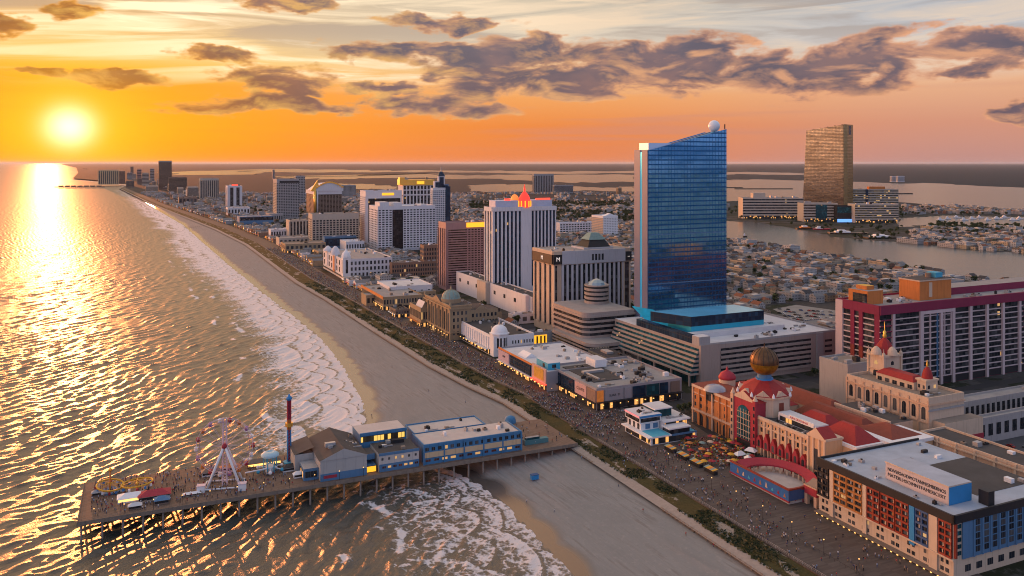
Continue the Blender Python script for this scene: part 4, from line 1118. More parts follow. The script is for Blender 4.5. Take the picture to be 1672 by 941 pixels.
# ------------------------------------------------------------------ low buildings along the boardwalk
def low(name, lab, cx, xl, xr, yt, cy, wm, roof, style='wins', n=(8, 2), sides='FL', g=WIN, par=1.0, units=4, zb=0, dmax=200, v=None, cat='building', sill=None, arch=False, seed=None):
    u, v_, w, d, h = fit(cx, xl, xr, yt, cy, zb, v)
    b = Bld(name, lab, cat, u, v_, w, min(d, dmax), h).body(wm, roof, par)
    for sd in sides:
        nx = n[0] if sd == 'F' else max(2, int(round(n[0] * b.span(sd) / w)))
        if style == 'wins': b.wins(sd, nx, n[1], h * .12, h * .95, g=g, sill=sill, arch=arch)
        elif style == 'bands': b.bands(sd, n[1], h * .2, h - .6, wm, g, ratio=.5)
        elif style == 'shop':
            mb = MB(); b.fb(mb, sd, .5, b.span(sd) - .5, .2, min(4.2, h * .5), -.02, .12, GLF); b.part('shopfront', mb)
            b.wins(sd, nx, n[1], min(5, h * .55), h * .95, g=g)
        elif style == 'fins': b.fins(sd, nx, h * .2, h - 1.5, wm, g, dep=.6)
    b.units(units, seed if seed else int(cx), big=1.3)
    return b
def awning(b, side, a0, a1, z, dep, mat, name='awning'):
    mb = MB(); b.fb(mb, side, a0, a1, z, z + .35, .1, dep, mat); b.part(name, mb)
def lamps(b, side, a0, a1, z, n, mat=LAMP, s_=.5, d=.8):
    for k in range(n):
        c = a0 + (a1 - a0) * (k + .5) / n; mb = MB(); b.fb(mb, side, c - s_, c + s_, z, z + s_ * 1.2, d - .2, d + .3, mat); b.part('wall_lamp', mb)

# far end
low('blue_hall', 'low hall with a long pale blue wall beside the boardwalk below the far stripe hotel', 391, 381, 446, 355, 369, BLUEM, ROOFG, 'bands', (6, 1), 'F', GL, dmax=60).end()
low('pale_hall', 'long pale low hall in front of the far hotel with two dark stripes', 372, 352, 408, 340, 352, CONC, ROOFG, 'wins', (7, 1), 'FL', dmax=60).end()
low('curved_hall', 'grey hall behind the pale blue hall beside the grid hotel', 440, 418, 462, 350, 363, GREY, ROOFG, 'wins', (6, 1), 'F', dmax=70).end()
low('brown_hall', 'low brown hall at the foot of the far pale striped hotel', 292, 283, 322, 323, 334, BROWN, ROOFT, 'wins', (5, 1), 'F', dmax=60).end()
low('sand_hall', 'sand coloured square hall left of the beige grid hotel', 473, 467, 510, 361, 391, BEIGE, ROOFT, 'fins', (7, 1), 'F', GL, dmax=60).end()
low('white_shops', 'row of small white shops in front of the sand coloured hall', 442, 436, 472, 376, 389, CONC, ROOFW, 'wins', (7, 1), 'F', dmax=30).end()
low('pale_shed', 'long low pale shed by the boardwalk left of the beige grid hotel', 456, 448, 510, 390, 402, BEIGE, ROOFG, 'wins', (8, 1), 'F', dmax=40).end()
low('tan_shops', 'tan flat roofed arcade on the boardwalk left of the blue glass hall', 466, 459, 532, 400, 414, TAN, ROOFT, 'shop', (9, 1), 'FL', dmax=50).end()
b = low('blue_glass_hall', 'low dark blue glass hall under the beige hotel with window grid', 530, 527, 582, 388, 408, MATS['steel_blue_paint'], ROOFG, None, sides='', dmax=50)
mb = MB(); b.fb(mb, 'F', 1, b.w - 1, 6, b.h - 2, -.02, .3, GLB); b.part('glass_wall', mb); b.end()
b = low('white_hall', 'plain white hall with small arched openings in front of the framed black hotel', 565, 555, 595, 396, 413, CONC, ROOFW, 'wins', (7, 1), 'F', dmax=60); b.end()
low('sand_terrace', 'sand coloured terrace block with dark openings below the white hall', 520, 512, 560, 412, 424, TAN, ROOFT, 'shop', (6, 1), 'FL', dmax=40).end()
# white palace with gables
u, v, w, d, h = fit(561, 528, 640, 425, 457)
b = Bld('white_palace', 'white boardwalk palace with a curved gable and corner turret, one gable lit orange', 'building', u, v, w, d, h).body(CONC, ROOFG, 1.0)
b.wins('F', 11, 3, 2, h - 1, a=8, ww=.5).wins('L', 8, 2, 6, h - 1, ww=.35, wh=.7)
mb = MB(); mb.box(-1, 9, -1, 9, -1, h + 3, WHITE); mb.lathe(4, 4, [(6.4, h + 3), (6.2, h + 5), (4.5, h + 9), (1.5, h + 12), (.2, h + 15)], WHITE, 8, False); mb.box(-1.1, -1.02, 2.5, 5.5, 8, h, GL); mb.box(2.5, 5.5, -1.1, -1.02, 8, h, GL); b.part('corner_turret', mb)
for y0, hh, m_ in ((d * .42, 13, CONC), (d * .80, 9, CONC)):
    mb = MB(); P = [(-.8, y0 - 7), (-.8, y0 + 7)]
    mb.box(-1, 3, y0 - 7, y0 + 7, h * .3, h + 2, m_); mb.lathe(1, y0, [(6.6, h + 2), (6.2, h + 5), (4.2, h + hh - 3), (1.5, h + hh)], m_, 10); b.part('gable', mb)
mb = MB(); b.fb(mb, 'L', d * .42 - 5, d * .42 + 5, 3, h, 1.02, 1.4, M('orange_lit_front', (.60, .25, .12), .8)); b.part('gable_front', mb)
awning(b, 'L', 1, d - 1, 4, 3, DARK); lamps(b, 'L', 2, d - 2, 3, 8); b.units(9, 3, x0=10, big=1.6).end()
low('brick_block', 'long brown brick block with rows of windows behind white palace', 640, 636, 716, 431, 457, BRICK, ROOFG, 'wins', (20, 3), 'F', v=None, units=8, dmax=55).end()
low('brick_tower', 'square sand brick block with a curved pale parapet left of the pinkish hotel', 692, 686, 717, 402, 453, BRICK, ROOFT, 'wins', (6, 6), 'FL', dmax=24, units=2).end()
low('tan_block', 'low tan block with white roof plant below the brick block', 598, 590, 712, 484, 500, TAN, ROOFG, 'wins', (16, 1), 'F', units=3, dmax=75).end()
u, v, w, d, h = fit(636, 616, 706, 470, 486, 5)
b = Bld('white_roof_hall', 'white flat hall rising behind the tan arcade roof near domed theatre', 'hall', u, v, w, min(d, 60), h).body(CONC, ROOFW, .8).wins('F', 6, 1, h * .4, h * .8, ww=.3).units(6, 4).end()
b = low('tan_arcade', 'tan arcade with golden lit shop row facing the boardwalk left of the old theatre', 626, 590, 690, 487, 508, TAN, ROOFG, 'shop', (14, 1), 'FL', units=6, dmax=90); lamps(b, 'L', 1, b.d - 1, 3.5, 14); b.fb(b.wall, 'L', -.5, b.d, b.h - .9, b.h + 1.6, .07, .8, ORPAINT); b.end()
b = low('fairground_hall', 'small arcade hall with lit signs between tan arcade and old theatre', 646, 634, 668, 508, 520, BROWN, ROOFD, 'shop', (5, 1), 'FL', dmax=24); lamps(b, 'L', 0, b.d, 3, 6, LAMPW); b.end()
b = low('gabled_shop', 'gabled yellow lit shop building attached left of the old domed theatre', 687, 664, 702, 505, 535, TAN, ROOFD, 'shop', (4, 1), 'FL', dmax=34, units=1)
mb = MB(); mb.gable(2, b.w - 1, 3, b.d * .6, b.h + .02, b.h + 6, ROOFW, TAN); b.part('gable_roof', mb); awning(b, 'L', 1, b.d - 1, 4, 2.5, ORPAINT); lamps(b, 'L', 1, b.d - 1, 3.2, 6); b.end()
# old theatre with dome
u, v, w, d, h = fit(736, 694, 832, 502, 556)
TH = b = Bld('old_theatre', 'ornate tan stone theatre with columns and a green copper dome', 'theatre', u, v, w, d, h)
b.wall.box(0, w * .34, 0, d, -1, h, TAN, ROOFD); b.wall.box(w * .34, w, d * .25, d, -1, h * .62, TAN, ROOFD); b.wall.box(w * .3, w * .8, 1, d * .3, -1, h * .86, TAN, ROOFD)
n = 7
for k in range(n):
    y = d * (k + .5) / n
    b.wall.box(-1.1, .1, y - d / n * .5 - .7, y - d / n * .5 + .7, -1, h * .92, TAN)
    mb = MB(); mb.add([(p[0] - 0, p[1] + y, p[2] + h * .52) for p in arch_plate(d / n * .5, h * .56, -.16, 'y')[0]], arch_plate(d / n * .5, h * .56, -.16, 'y')[1], WIN); b.part('tall_window', mb)
    mb = MB(); mb.add([(p[0] - 0, p[1] + y, p[2] + h * .10) for p in arch_plate(d / n * .6, h * .18, -.16, 'y')[0]], arch_plate(d / n * .6, h * .18, -.16, 'y')[1], WINL); b.part('arched_door', mb)
b.wall.box(-1.1, .1, d - .7, d + .7, -1, h * .92, TAN)
for z, dd in ((h * .205, 1.6), (h * .92, 1.8), (h + .2, .9)): b.wall.box(-dd, .3, -.6, d + .6, z, z + .9, TAN); b.wall.box(-dd, w * .345, -dd * .6, .3, z + .01, z + .89, TAN)
for y in (1, d * .5, d - 1):
    mb = MB(); mb.lathe(-.2, y, [(1.3, h + 1), (1.1, h + 2.6), (.5, h + 3.4), (.1, h + 4.6)], TAN, 8); b.part('finial', mb)
mb = MB(); mb.gable(-1.0, w * .33, d * .3, d * .7, h + .2, h + 5.5, ROOFD, TAN, axis='x', over=.1); b.part('pediment', mb)
dx, dy, dr = w * .17, d * .36, min(w * .15, d * .28)
mb = MB(); mb.cyl(dx, dy, dr * 1.08, h - .1, h + 3.6, TAN, 24); b.part('dome_drum', mb)
mb = MB(); mb.dome(dx, dy, h + 3.62, dr, dr * .92, PATINA, 24, rim=.4)
for k in range(12):
    a_ = 2 * math.pi * k / 12; mb.path([(dx + (dr + .12) * math.cos(t_) * math.cos(a_), dy + (dr + .12) * math.cos(t_) * math.sin(a_), h + 3.6 + (dr * .92 + .12) * math.sin(t_)) for t_ in (0, .4, .8, 1.2, 1.5)], .16, TAN, 4)
b.part('dome', mb)
mb = MB(); mb.lathe(dx, dy, [(1.1, h + 3.4 + dr * .9), (1.0, h + 5.4 + dr * .9), (.3, h + 6.4 + dr * .9), (.12, h + 9 + dr * .9)], TAN, 8); b.part('lantern', mb)
nw = b.nwin
b.wins('F', 10, 1, h * .60, h * .78, a=w * .345, b=w * .99, ww=.5).wins('F', 9, 1, h * .28, h * .56, a=w * .345, b=w * .8, ww=.5, wh=.85).wins('F', 4, 4, h * .1, h * .9, a=1, b=w * .29, ww=.42, wh=.55)
for o_ in [o for o in b.root.children if o.name.startswith('window') and o.location.x > w * .345]: o_.location.y = (.93 if o_.location.x < w * .8 else d * .25 - .07)
mb = MB(); mb.gable(w * .42, w * .62, .9, 6, h * .86 + .02, h * .86 + 4, ROOFD, TAN); b.part('small_gable', mb)
lamps(b, 'L', 1, d - 1, 3.6, 9, d=1.6); b.units(6, 5, x0=w * .4, y0=d * .35, z=h * .62).end()
# white dome building
u, v, w, d, h = fit(806, 739, 872, 553, 583)
b = Bld('white_dome_building', 'long white colonnaded building with a white dome on its corner', 'building', u, v, w, d, h).body(WHITE, ROOFD, 1.4)
n = 17
for k in range(n):
    y = 8 + (d - 9) * (k + .5) / n; b.wall.box(-.7, .1, y - 1.1, y - .2, 4.6, h - .6, WHITE)
    mb = MB(); mb.box(-.12, .02, y, y + 1.1, 5.2, h - 1.2, GL); b.part('tall_window', mb)
mb = MB(); b.fb(mb, 'L', 7, d - .5, .2, 4.2, -.02, .1, GLF); b.part('shopfront', mb)
for y0, y1 in ((8, d * .35), (d * .38, d * .6), (d * .66, d * .9)): awning(b, 'L', y0, y1, 4.3, 3.6, ROOFW if y0 < d * .5 else DARK)
lamps(b, 'L', 8, d - 2, 3.0, 12, d=2.4)
mb = MB(); mb.prism([(7 + 7.2 * math.cos(a), 5 + 7.2 * math.sin(a)) for a in [math.pi / 8 + math.pi / 4 * k for k in range(8)]], 5.2, h + 2.4, WHITE); mb.prism([(7 + 7.9 * math.cos(a), 5 + 7.9 * math.sin(a)) for a in [math.pi / 8 + math.pi / 4 * k for k in range(8)]], h + 2.42, h + 3.2, WHITE)
for k in range(8):
    a = math.pi / 8 + math.pi / 4 * k; mb.tube((7 + 6.6 * math.cos(a), 5 + 6.6 * math.sin(a), -1), (7 + 6.6 * math.cos(a), 5 + 6.6 * math.sin(a), 5.3), .5, WHITE)
b.part('corner_pavilion', mb)
for k in range(8):
    a = math.pi / 4 * k; c_, s_ = math.cos(a), math.sin(a)
    for o in (-1.5, 1.5):
        cx, cy = 7 + 6.72 * c_ - o * s_, 5 + 6.72 * s_ + o * c_; e = .85
        P = [(cx - e * -s_, cy - e * c_), (cx + e * -s_, cy + e * c_)]
        mb = MB(); mb.add([(P[0][0], P[0][1], 6.4), (P[1][0], P[1][1], 6.4), (P[1][0], P[1][1], h), (P[0][0], P[0][1], h)], [(0, 1, 2, 3)], WIN); b.part('window', mb)
mb = MB(); mb.dome(7, 5, h + 3.22, 6.6, 6.2, WHITE, 28, rim=.3); b.part('dome', mb)
mb = MB(); mb.lathe(7, 5, [(.9, h + 9.2), (.8, h + 10.6), (.3, h + 11.4), (.12, h + 15)], CREAM, 8); b.part('finial', mb)
b.wins('F', 8, 1, h * .55, h * .85, a=15, ww=.4).units(12, 3, x0=4, y0=14).end()
b = low('yellow_link', 'low grey link building with a yellow lit opening behind the white dome building', 843, 838, 905, 548, 566, GREY, ROOFG, None, sides='', dmax=40, units=6)
mb = MB(); b.fb(mb, 'F', b.w * .38, b.w * .8, .5, b.h - 1.5, .02, .3, SIGNY); b.part('lit_opening', mb)
for k in range(4): b.fb(b.wall, 'F', b.w * (.42 + .1 * k), b.w * (.46 + .1 * k), .4, b.h - 2.2, .31, .5, DARK)
b.end()
low('flat_store', 'low grey flat store behind the old theatre and white dome building', 838, 830, 900, 516, 530, CONC, ROOFG, 'wins', (5, 1), 'F', dmax=50, units=8).end()

# ------------------------------------------------------------------ shopping mall on the corner of the plaza
u, v, w, d, h = fit(974, 895, 1113, 638, 671)
b = Bld('shopping_mall', 'low shopping mall with dark roof plant and sign panels on the plaza corner', 'mall', u, v, w, d, h).body(M('mall_panel', (.30, .28, .30), .6, var=.08, streak=.1), ROOFG, 1.2)
mp = MATS['mall_panel']
mb = MB(); b.fb(mb, 'F', .4, w - .6, .2, 4.6, -.02, .2, GLF); b.part('shopfront', mb)
mb = MB(); b.fb(mb, 'L', .4, d - .4, .2, 4.2, -.02, .2, GLF); b.part('shopfront', mb)
for a_, b_, m_, nm in ((.0, .075, M('orange_poster', (.45, .13, .03), .7, var=.7, scale=.9, emit=(1, .3, .05), es=.18), 'poster'), (.09, .30, mp, 'sign_panel'), (.31, .39, mp, 'sign_panel'), (.41, .56, GLB, 'upper_window'), (.57, .72, GLT, 'upper_window'), (.73, .83, GLB, 'upper_window'), (.86, .97, BROWN, 'sign_panel')):
    mb = MB(); b.fb(mb, 'F', w * a_ + .1, w * b_, 5.2, h - .3, .08, .6, m_); b.part(nm, mb)
for a_, b_, m_, nm in ((.0, .17, M('brown_poster', (.26, .17, .13), .7, var=.4, scale=.7), 'poster'), (.18, .40, M('pink_sign_panel', (.58, .36, .34), .7), 'sign_panel'), (.43, .68, GLB, 'upper_window'), (.70, .98, GLB, 'upper_window')):
    mb = MB(); b.fb(mb, 'L', d * a_ + .1, d * b_, 4.8, h - .2, .08, .7, m_); b.part(nm, mb)
text(b.root, 'CUARTS', (-.74, d * .29, h * .70), ROT['L'], 2.6, DARK)
text(b.root, 'SUAR  TI', (w * .2, -.66, h * .68), ROT['F'], 2.0, DARK)
for k in range(9): b.wall.box(w * k / 8.6 + .1, w * k / 8.6 + .9, -1.8, -1.0, -1, 5, DARK)
mb = MB(); b.fb(mb, 'F', 0, w, 4.65, 5.1, .1, 2.4, DARK); b.part('canopy', mb)
mb = MB(); b.fb(mb, 'L', 0, d, 4.25, 4.7, .1, 2.2, DARK); b.part('canopy', mb)
lamps(b, 'L', 1, d - 1, 3.0, 7, d=1.2); lamps(b, 'F', 1, w - 1, 3.0, 10, d=1.2, s_=.35)
mb = MB(); mb.box(w * .12, w * .5, d * .25, d * .9, h + .04, h + .5, ROOFD, ROOFD); b.part('dark_roof_field', mb)
mb = MB(); mb.box(w * .42, w * .56, d * .72, d * .92, h + .52, h + 5.5, WHITE, ROOFW); b.part('penthouse', mb)
mb = MB(); mb.box(w * .18, w * .42, d * .55, d * .6, h + .52, h + 1.9, STEEL); mb.box(w * .2, w * .22, d * .3, d * .55, h + .52, h + 1.4, STEEL); b.part('duct', mb)
b.units(34, 2, x0=w * .42, big=1.1).units(6, 4, x1=w * .42).end()
MALL = b
u, v, w, d, h = fit(893, 814, 1010, 610, 640)
b = Bld('shop_terrace', 'shop terrace with a turquoise roof cabin, billboard and red lights left of the mall', 'shops', u, v, w * .95, d - 1, h).body(mp, ROOFW, 1.0)
d = b.d; w = b.w
mb = MB(); b.fb(mb, 'L', .4, d - .4, .2, 4.2, -.02, .2, GLF); b.part('shopfront', mb)
for a_, b_, m_, nm in ((.0, .26, M('salmon_panel', (.50, .32, .28), .7), 'billboard_wall'), (.30, .72, GLB, 'upper_window'), (.75, .99, M('lilac_panel', (.42, .34, .42), .7), 'sign_panel')):
    mb = MB(); b.fb(mb, 'L', d * a_ + .1, d * b_, 4.8, h - .1 if nm != 'billboard_wall' else h + 2.6, .08, .9, m_); b.part(nm, mb)
mb = MB(); b.fb(mb, 'L', d * .04, d * .22, 6.4, h + 1.6, .92, 1.05, M('golden_billboard', (.52, .30, .05), .6, var=.5, scale=.6)); b.part('billboard', mb)
text(b.root, 'BLUR', (-.96, d * .86, h * .72), ROOT if False else ROT['L'], 2.0, DARK)
mb = MB(); b.fb(mb, 'L', 0, d * .26, 4.3, 4.75, .1, 2.6, LAMPR); b.part('red_canopy', mb)
mb = MB(); b.fb(mb, 'L', d * .26, d, 4.3, 4.7, .1, 2.2, ROOFW); b.part('canopy', mb)
b.fb(b.wall, 'L', d * .28, d, h + .2, h + 1.5, .08, .5, ORPAINT)
lamps(b, 'L', 1, d - 1, 3.0, 14, d=1.6)
mb = MB(); mb.box(4, 13, d * .08, d * .30, h, h + 4.6, SKYB, ROOFW); mb.box(3.9, 3.98, d * .14, d * .18, h + 1, h + 3.6, DARK); mb.box(7, 10, d * .08 - .1, d * .08 - .02, h + 1.4, h + 3.6, GL); b.part('turquoise_cabin', mb)
mb = MB(); mb.gable(5, 14, d * .55, d * .72, h + .02, h + 3, WHITE, over=.1); b.part('skylight', mb)
b.units(20, 6, x0=12).end()

# ------------------------------------------------------------------ white and blue restaurant on the plaza
u, v, w, d, h = fit(1063, 1021, 1137, 688, 728)
w = min(w, 40)
b = Bld('restaurant', 'white and blue stepped restaurant with roof terraces standing on the plaza', 'restaurant', u, v, w, d, 4.2)
b.wall.box(0, w, 0, d, -.5, 4.0, WHITE, SKYB); h = 4.0
mb = MB(); mb.box(-2.4, w * .42, -1.2, d + .4, 4.02, 4.7, WHITE, WHITE); b.part('deck_rim', mb)
mb = MB(); mb.box(1.2, w * .45, d * .45, d * .98, 4.02, 8.4, WHITE, WHITE); mb.box(-.0, w * .46, d * .42, d, 8.42, 11.4, WHITE, WHITE); mb.box(-.3, w * .47, d * .40, d + .2, 11.42, 12.6, BLUEP, ROOFW); b.part('sea_wing', mb)
mb = MB(); mb.box(-.1, .0 - .02, d * .44, d * .98, 8.9, 11.0, GL); mb.box(.4, w * .44, d * .42 - .1, d * .42 - .02, 8.9, 11.0, GL); b.part('window_band', mb)
mb = MB(); mb.box(-.46, -.32, d * .42, d, 11.5, 12.5, M('pink_neon', (.7, .3, .35), .5, emit=(1, .35, .4), es=.25)); b.part('neon_sign', mb)
for k in range(3):
    mb = MB(); mb.add([(p[0] + 1.1, p[1] + d * (.55 + .17 * k), p[2] + 6.3) for p in arch_plate(2.0, 3.4, -.05, 'y')[0]], arch_plate(2.0, 3.4, -.05, 'y')[1], WIN); b.part('arched_window', mb)
for k in range(2):
    mb = MB(); mb.box(4 + 5 * k, 7 + 5 * k, d * .45 - .12, d * .45 - .02, 4.9, 7.6, BLUEM); b.part('window', mb)
mb = MB(); mb.box(w * .47, w * .98, d * .30, d * .95, 4.02, 8.6, WHITE, ROOFW); mb.box(w * .44, w + 1, d * .26, d * .98, 8.62, 9.4, WHITE, ROOFW); b.part('middle_wing', mb)
mb = MB(); mb.box(w * .48, w * .97, d * .30 - .1, d * .30 - .02, 5.2, 8.0, GLF); b.part('window_band', mb)
mb = MB(); mb.box(w * .40, w * .78, d * .55, d * 1.0, 9.42, 13.6, GLT, ROOFW); mb.box(w * .39, w * .79, d * .53, d * 1.02, 13.62, 14.2, WHITE, ROOFW); b.part('glass_penthouse', mb)
mb = MB(); mb.box(w * .42, w * .86, .4, d * .28, 4.02, 6.6, GL, ROOFW); mb.box(w * .40, w * .88, .0, d * .29, 6.62, 7.3, WHITE, ROOFW); b.part('front_pavilion', mb)
mb = MB(); mb.box(w * .02, w * .40, -1.0, d * .40, 4.72, 4.80, M('turquoise_deck', (.08, .38, .50), .7)); b.part('terrace_floor', mb)
mb = MB(); mb.box(1, w - 1, -.12, -.02, .4, 3.4, GLF); b.part('shopfront', mb)
mb = MB(); mb.box(-.12, -.02, 1, d - 1, .4, 3.4, GLF); b.part('shopfront', mb)
mb = MB(); mb.box(w * .45, w, -.5, -.14, 3.4, 4.4, BLUEM); b.part('fascia', mb)
b.units(5, 4, x1=w * .42, y0=d * .45, z=12.6, big=.6).units(5, 5, x0=w * .5, z=9.4, y0=d * .3, y1=d * .5, big=.6).end()

# ------------------------------------------------------------------ casino with the globe
CV = 292.0
cu = lambda px: ray_v(px, CV)[0]
u0 = cu(1352); yo = lambda px: cu(px) - u0
b = Bld('domed_casino', 'ornate cream and crimson casino with red roofs and a great bronze globe', 'casino', u0, CV, 40, yo(1131), 20)
CAS = b
y_a, y_b, y_c, y_d = yo(1131), yo(1199), yo(1238), yo(1322)      # orange block | crimson portal | cream front | corner pavilion
# orange block
mb = MB(); mb.box(0, 17, y_b, y_a, -1, 20.5, ORANGE, RED); mb.box(-.5, 17.4, y_b + .1, y_a + .4, 20.52, 22, CREAM, REDB)
mb.box(-.8, .2, y_b, y_a + .3, 7.4, 8.6, PEACH); mb.box(-.4, .2, y_b, y_a + .3, 17.2, 17.8, PEACH)
for k in range(7): mb.box(-.7, .1, y_b + (y_a - y_b) * k / 6.2, y_b + (y_a - y_b) * k / 6.2 + 1.1, -1, 20.4, ORANGE if k % 3 else PEACH)
b.part('orange_wing', mb)
mb = MB(); cyb = (y_a + y_b) / 2 + 2; mb.lathe(3, cyb, [(6.4, 22.02), (5.8, 23.2), (4.2, 24.4), (2, 25), (.1, 25.2)], M('grey_glass_vault', (.34, .36, .42), .25, metal=.3), 14); b.part('glass_vault', mb)
mb = MB(); mb.add([(p[0] - .55, p[1] + cyb, p[2] + 20) for p in arch_plate(7, 8, -.02, 'y')[0]], arch_plate(7, 8, -.02, 'y')[1], GL); b.part('arched_window', mb)
na = 7
for k in range(na):
    y = y_b + (y_a - y_b) * (k + .5) / na
    mb = MB(); mb.add([(p[0], p[1] + y, p[2] + 3.2) for p in arch_plate((y_a - y_b) / na * .62, 6.4, -.06, 'y')[0]], arch_plate((y_a - y_b) / na * .62, 6.4, -.06, 'y')[1], WIN); b.part('archway', mb)
    for z in (11, 14.8):
        mb = MB(); mb.box(-.1, .02, y - .7, y + .7, z - 1, z + 1.1, WIN); b.part('window', mb)
for k in range(3):
    for z in (11, 14.8):
        mb = MB(); mb.box(3 + 5 * k, 4.4 + 5 * k, y_b - .1, y_b + .02, z - 1, z + 1.1, WIN); b.part('window', mb)
mb = MB(); mb.lathe(20, y_a - 6, [(4.6, 20), (4.6, 24), (5.0, 24.2), (5.0, 25.4), (3.9, 27.2), (2.0, 28.4), (.8, 29), (.5, 30.2), (.1, 31.4)], CRIM, 12); mb.cyl(20, y_a - 6, 4.8, 19, 24, CREAM, 12); b.part('red_dome', mb)
# crimson portal
mb = MB(); mb.box(-1.6, 10, y_c, y_b - .05, -1, 25, CRIM, RED); b.part('portal', mb)
for y in (y_c + .6, y_b - .7):
    mb = MB(); mb.box(-2.4, -.5, y - 1.1, y + 1.1, -1, 26.4, PEACH if y > y_c + 2 else CRIM, PEACH); mb.lathe(-1.4, y, [(1.4, 26.4), (.8, 27.6), (.1, 29.4)], CREAM, 8); b.part('portal_pier', mb)
    for z in range(6):
        q = MB(); q.box(-2.5, -2.38, y - .6, y + .6, 4 + z * 3.5, 6 + z * 3.5, WIN); b.part('window', q)
ym = (y_b + y_c) / 2; pw = (y_b - y_c) * .56
P_, F_ = arch_plate(pw, 18, -.05, 'y')
mb = MB(); mb.add([(p[0] - 1.6, p[1] + ym, p[2] + 13) for p in P_], F_, GLT)
for k in range(-2, 3): mb.box(-1.85, -1.66, ym + k * pw / 5 - .12, ym + k * pw / 5 + .12, 4.4, 20, CREAM)
for k in range(5): mb.box(-1.84, -1.66, ym - pw / 2, ym + pw / 2, 5.5 + 3.1 * k, 5.75 + 3.1 * k, CREAM)
b.part('arched_glass', mb)
mb = MB(); mb.box(-1.72, -1.6, ym - pw / 2, ym + pw / 2, 0, 3.8, DARK); b.part('entrance', mb)
mb = MB(); mb.gable(-1.7, 6, y_c - .4, y_b + .4, 25.02, 29.5, RED, CREAM, axis='x', over=.1); b.part('portal_gable', mb)
# drum, red dome, globe
gx = 13; gy = edge(u0, CV + gx, 1, 0, 1248)
oct_ = lambda r, o=math.pi / 8: [(gx + r * math.cos(o + math.pi / 4 * k), gy + r * math.sin(o + math.pi / 4 * k)) for k in range(8)]
mb = MB(); mb.prism(oct_(14), 15, 26.6, CREAM); mb.prism(oct_(14.8), 26.62, 27.6, PEACH); b.part('drum', mb)
for k in range(8):
    a = math.pi / 4 * k; c_, s_ = math.cos(a), math.sin(a); r_ = 14 * math.cos(math.pi / 8) + .08
    q = MB(); e = 1.6; cx, cy = gx + r_ * c_, gy + r_ * s_
    q.add([(cx + e * s_, cy - e * c_, 20.5), (cx - e * s_, cy + e * c_, 20.5), (cx - e * s_, cy + e * c_, 24.6), (cx + e * s_, cy - e * c_, 24.6)], [(0, 1, 2, 3)], REDB); b.part('drum_panel', q)
    q = MB(); q.add([(cx + 4.2 * s_, cy - 4.2 * c_, 27.6), (cx - 4.2 * s_, cy + 4.2 * c_, 27.6), (cx, cy, 30.6), (cx - 2.5 * c_, cy - 2.5 * s_, 30.4)], [(0, 1, 2), (0, 2, 3), (2, 1, 3)], CREAM); b.part('drum_gable', q)
    q = MB(); a2 = a + math.pi / 8; q.lathe(gx + 14.4 * math.cos(a2), gy + 14.4 * math.sin(a2), [(.8, 27.6), (.7, 28.6), (.1, 30)], WHITE, 8); b.part('finial', q)
mb = MB(); mb.lathe(gx, gy, [(14.4, 27.62), (11.5, 30.6), (7.5, 32.8), (4.6, 34.2), (4.2, 34.6)], RED, 8, False, math.pi / 8); b.part('red_dome', mb)
mb = MB(); mb.cyl(gx, gy, 3.6, 34.0, 37.2, BLUEM, 16); mb.cyl(gx, gy, 4.6, 33.9, 34.9, BLUEP, 16); b.part('globe_stand', mb)
mb = MB(); mb.ball(gx, gy, 43.6, 7.4, BRONZE, 32)
for k in range(16):
    a = 2 * math.pi * k / 16; mb.path([(gx + 7.46 * math.sin(t_) * math.cos(a), gy + 7.46 * math.sin(t_) * math.sin(a), 43.6 - 7.46 * math.cos(t_)) for t_ in [math.pi * j / 12 for j in range(1, 12)]], .13, DARK, 4)
b.part('globe', mb)
mb = MB(); mb.lathe(gx, gy, [(7.55 * math.sin(t_), 43.6 - 7.55 * math.cos(t_)) for t_ in [.45 + .11 * j for j in range(10)]], M('gold_globe_band', (.30, .15, .015), .4, metal=.5, var=.9, scale=.5), 32); b.part('globe_band', mb)
mb = MB(); mb.tube((gx, gy, 50.8), (gx, gy, 53.4), .3, BRONZE); b.part('globe_finial', mb)
# cream front with crimson bays
mb = MB(); mb.box(0, 12, y_d, y_c, -1, 17.4, M('apricot_stucco', (.66, .42, .24), .85, var=.12, scale=.2, streak=.18), ROOFD); mb.box(-.8, .5, y_d, y_c, 17.42, 19, CREAM); mb.box(-.5, .2, y_d, y_c, 14.2, 14.8, CREAM)
nb = 7
for k in range(nb + 1): mb.box(-.75, .1, y_d + (y_c - y_d) * k / nb - .55, y_d + (y_c - y_d) * k / nb + .55, -1, 17.2, CREAM)
b.part('cream_front', mb)
for k in range(nb):
    y = y_d + (y_c - y_d) * (k + .5) / nb; wv = (y_c - y_d) / nb * .72
    mb = MB(); mb.box(-1.9, .1, y - wv / 2, y + wv / 2, 3.6, 7.4, CRIM); mb.gable(-1.9, .1, y - wv / 2, y + wv / 2, 7.42, 9.8 + (k % 3), RED, CRIM, axis='x', over=.1); mb.box(-1.9, .1, y - wv / 2, y - wv / 2 + .8, -1, 3.6, PEACH); mb.box(-1.9, .1, y + wv / 2 - .8, y + wv / 2, -1, 3.6, PEACH); b.part('crimson_bay', mb)
    mb = MB(); mb.add([(p[0] - 1.9, p[1] + y, p[2] + 5.8) for p in arch_plate(wv * .45, 3.2, -.06, 'y')[0]], arch_plate(wv * .45, 3.2, -.06, 'y')[1], WIN); b.part('arched_window', mb)
    mb = MB(); mb.box(-.16, .02, y - wv * .35, y + wv * .35, 0, 3.2, WINL); b.part('shopfront', mb)
    for z, sz in ((12.4, 1.0), (15.8, .55)):
        mb = MB(); mb.box(-.1, .02, y - .7 * sz, y + .7 * sz, z - 1.1 * sz, z + 1.1 * sz, WIN); b.part('window', mb)
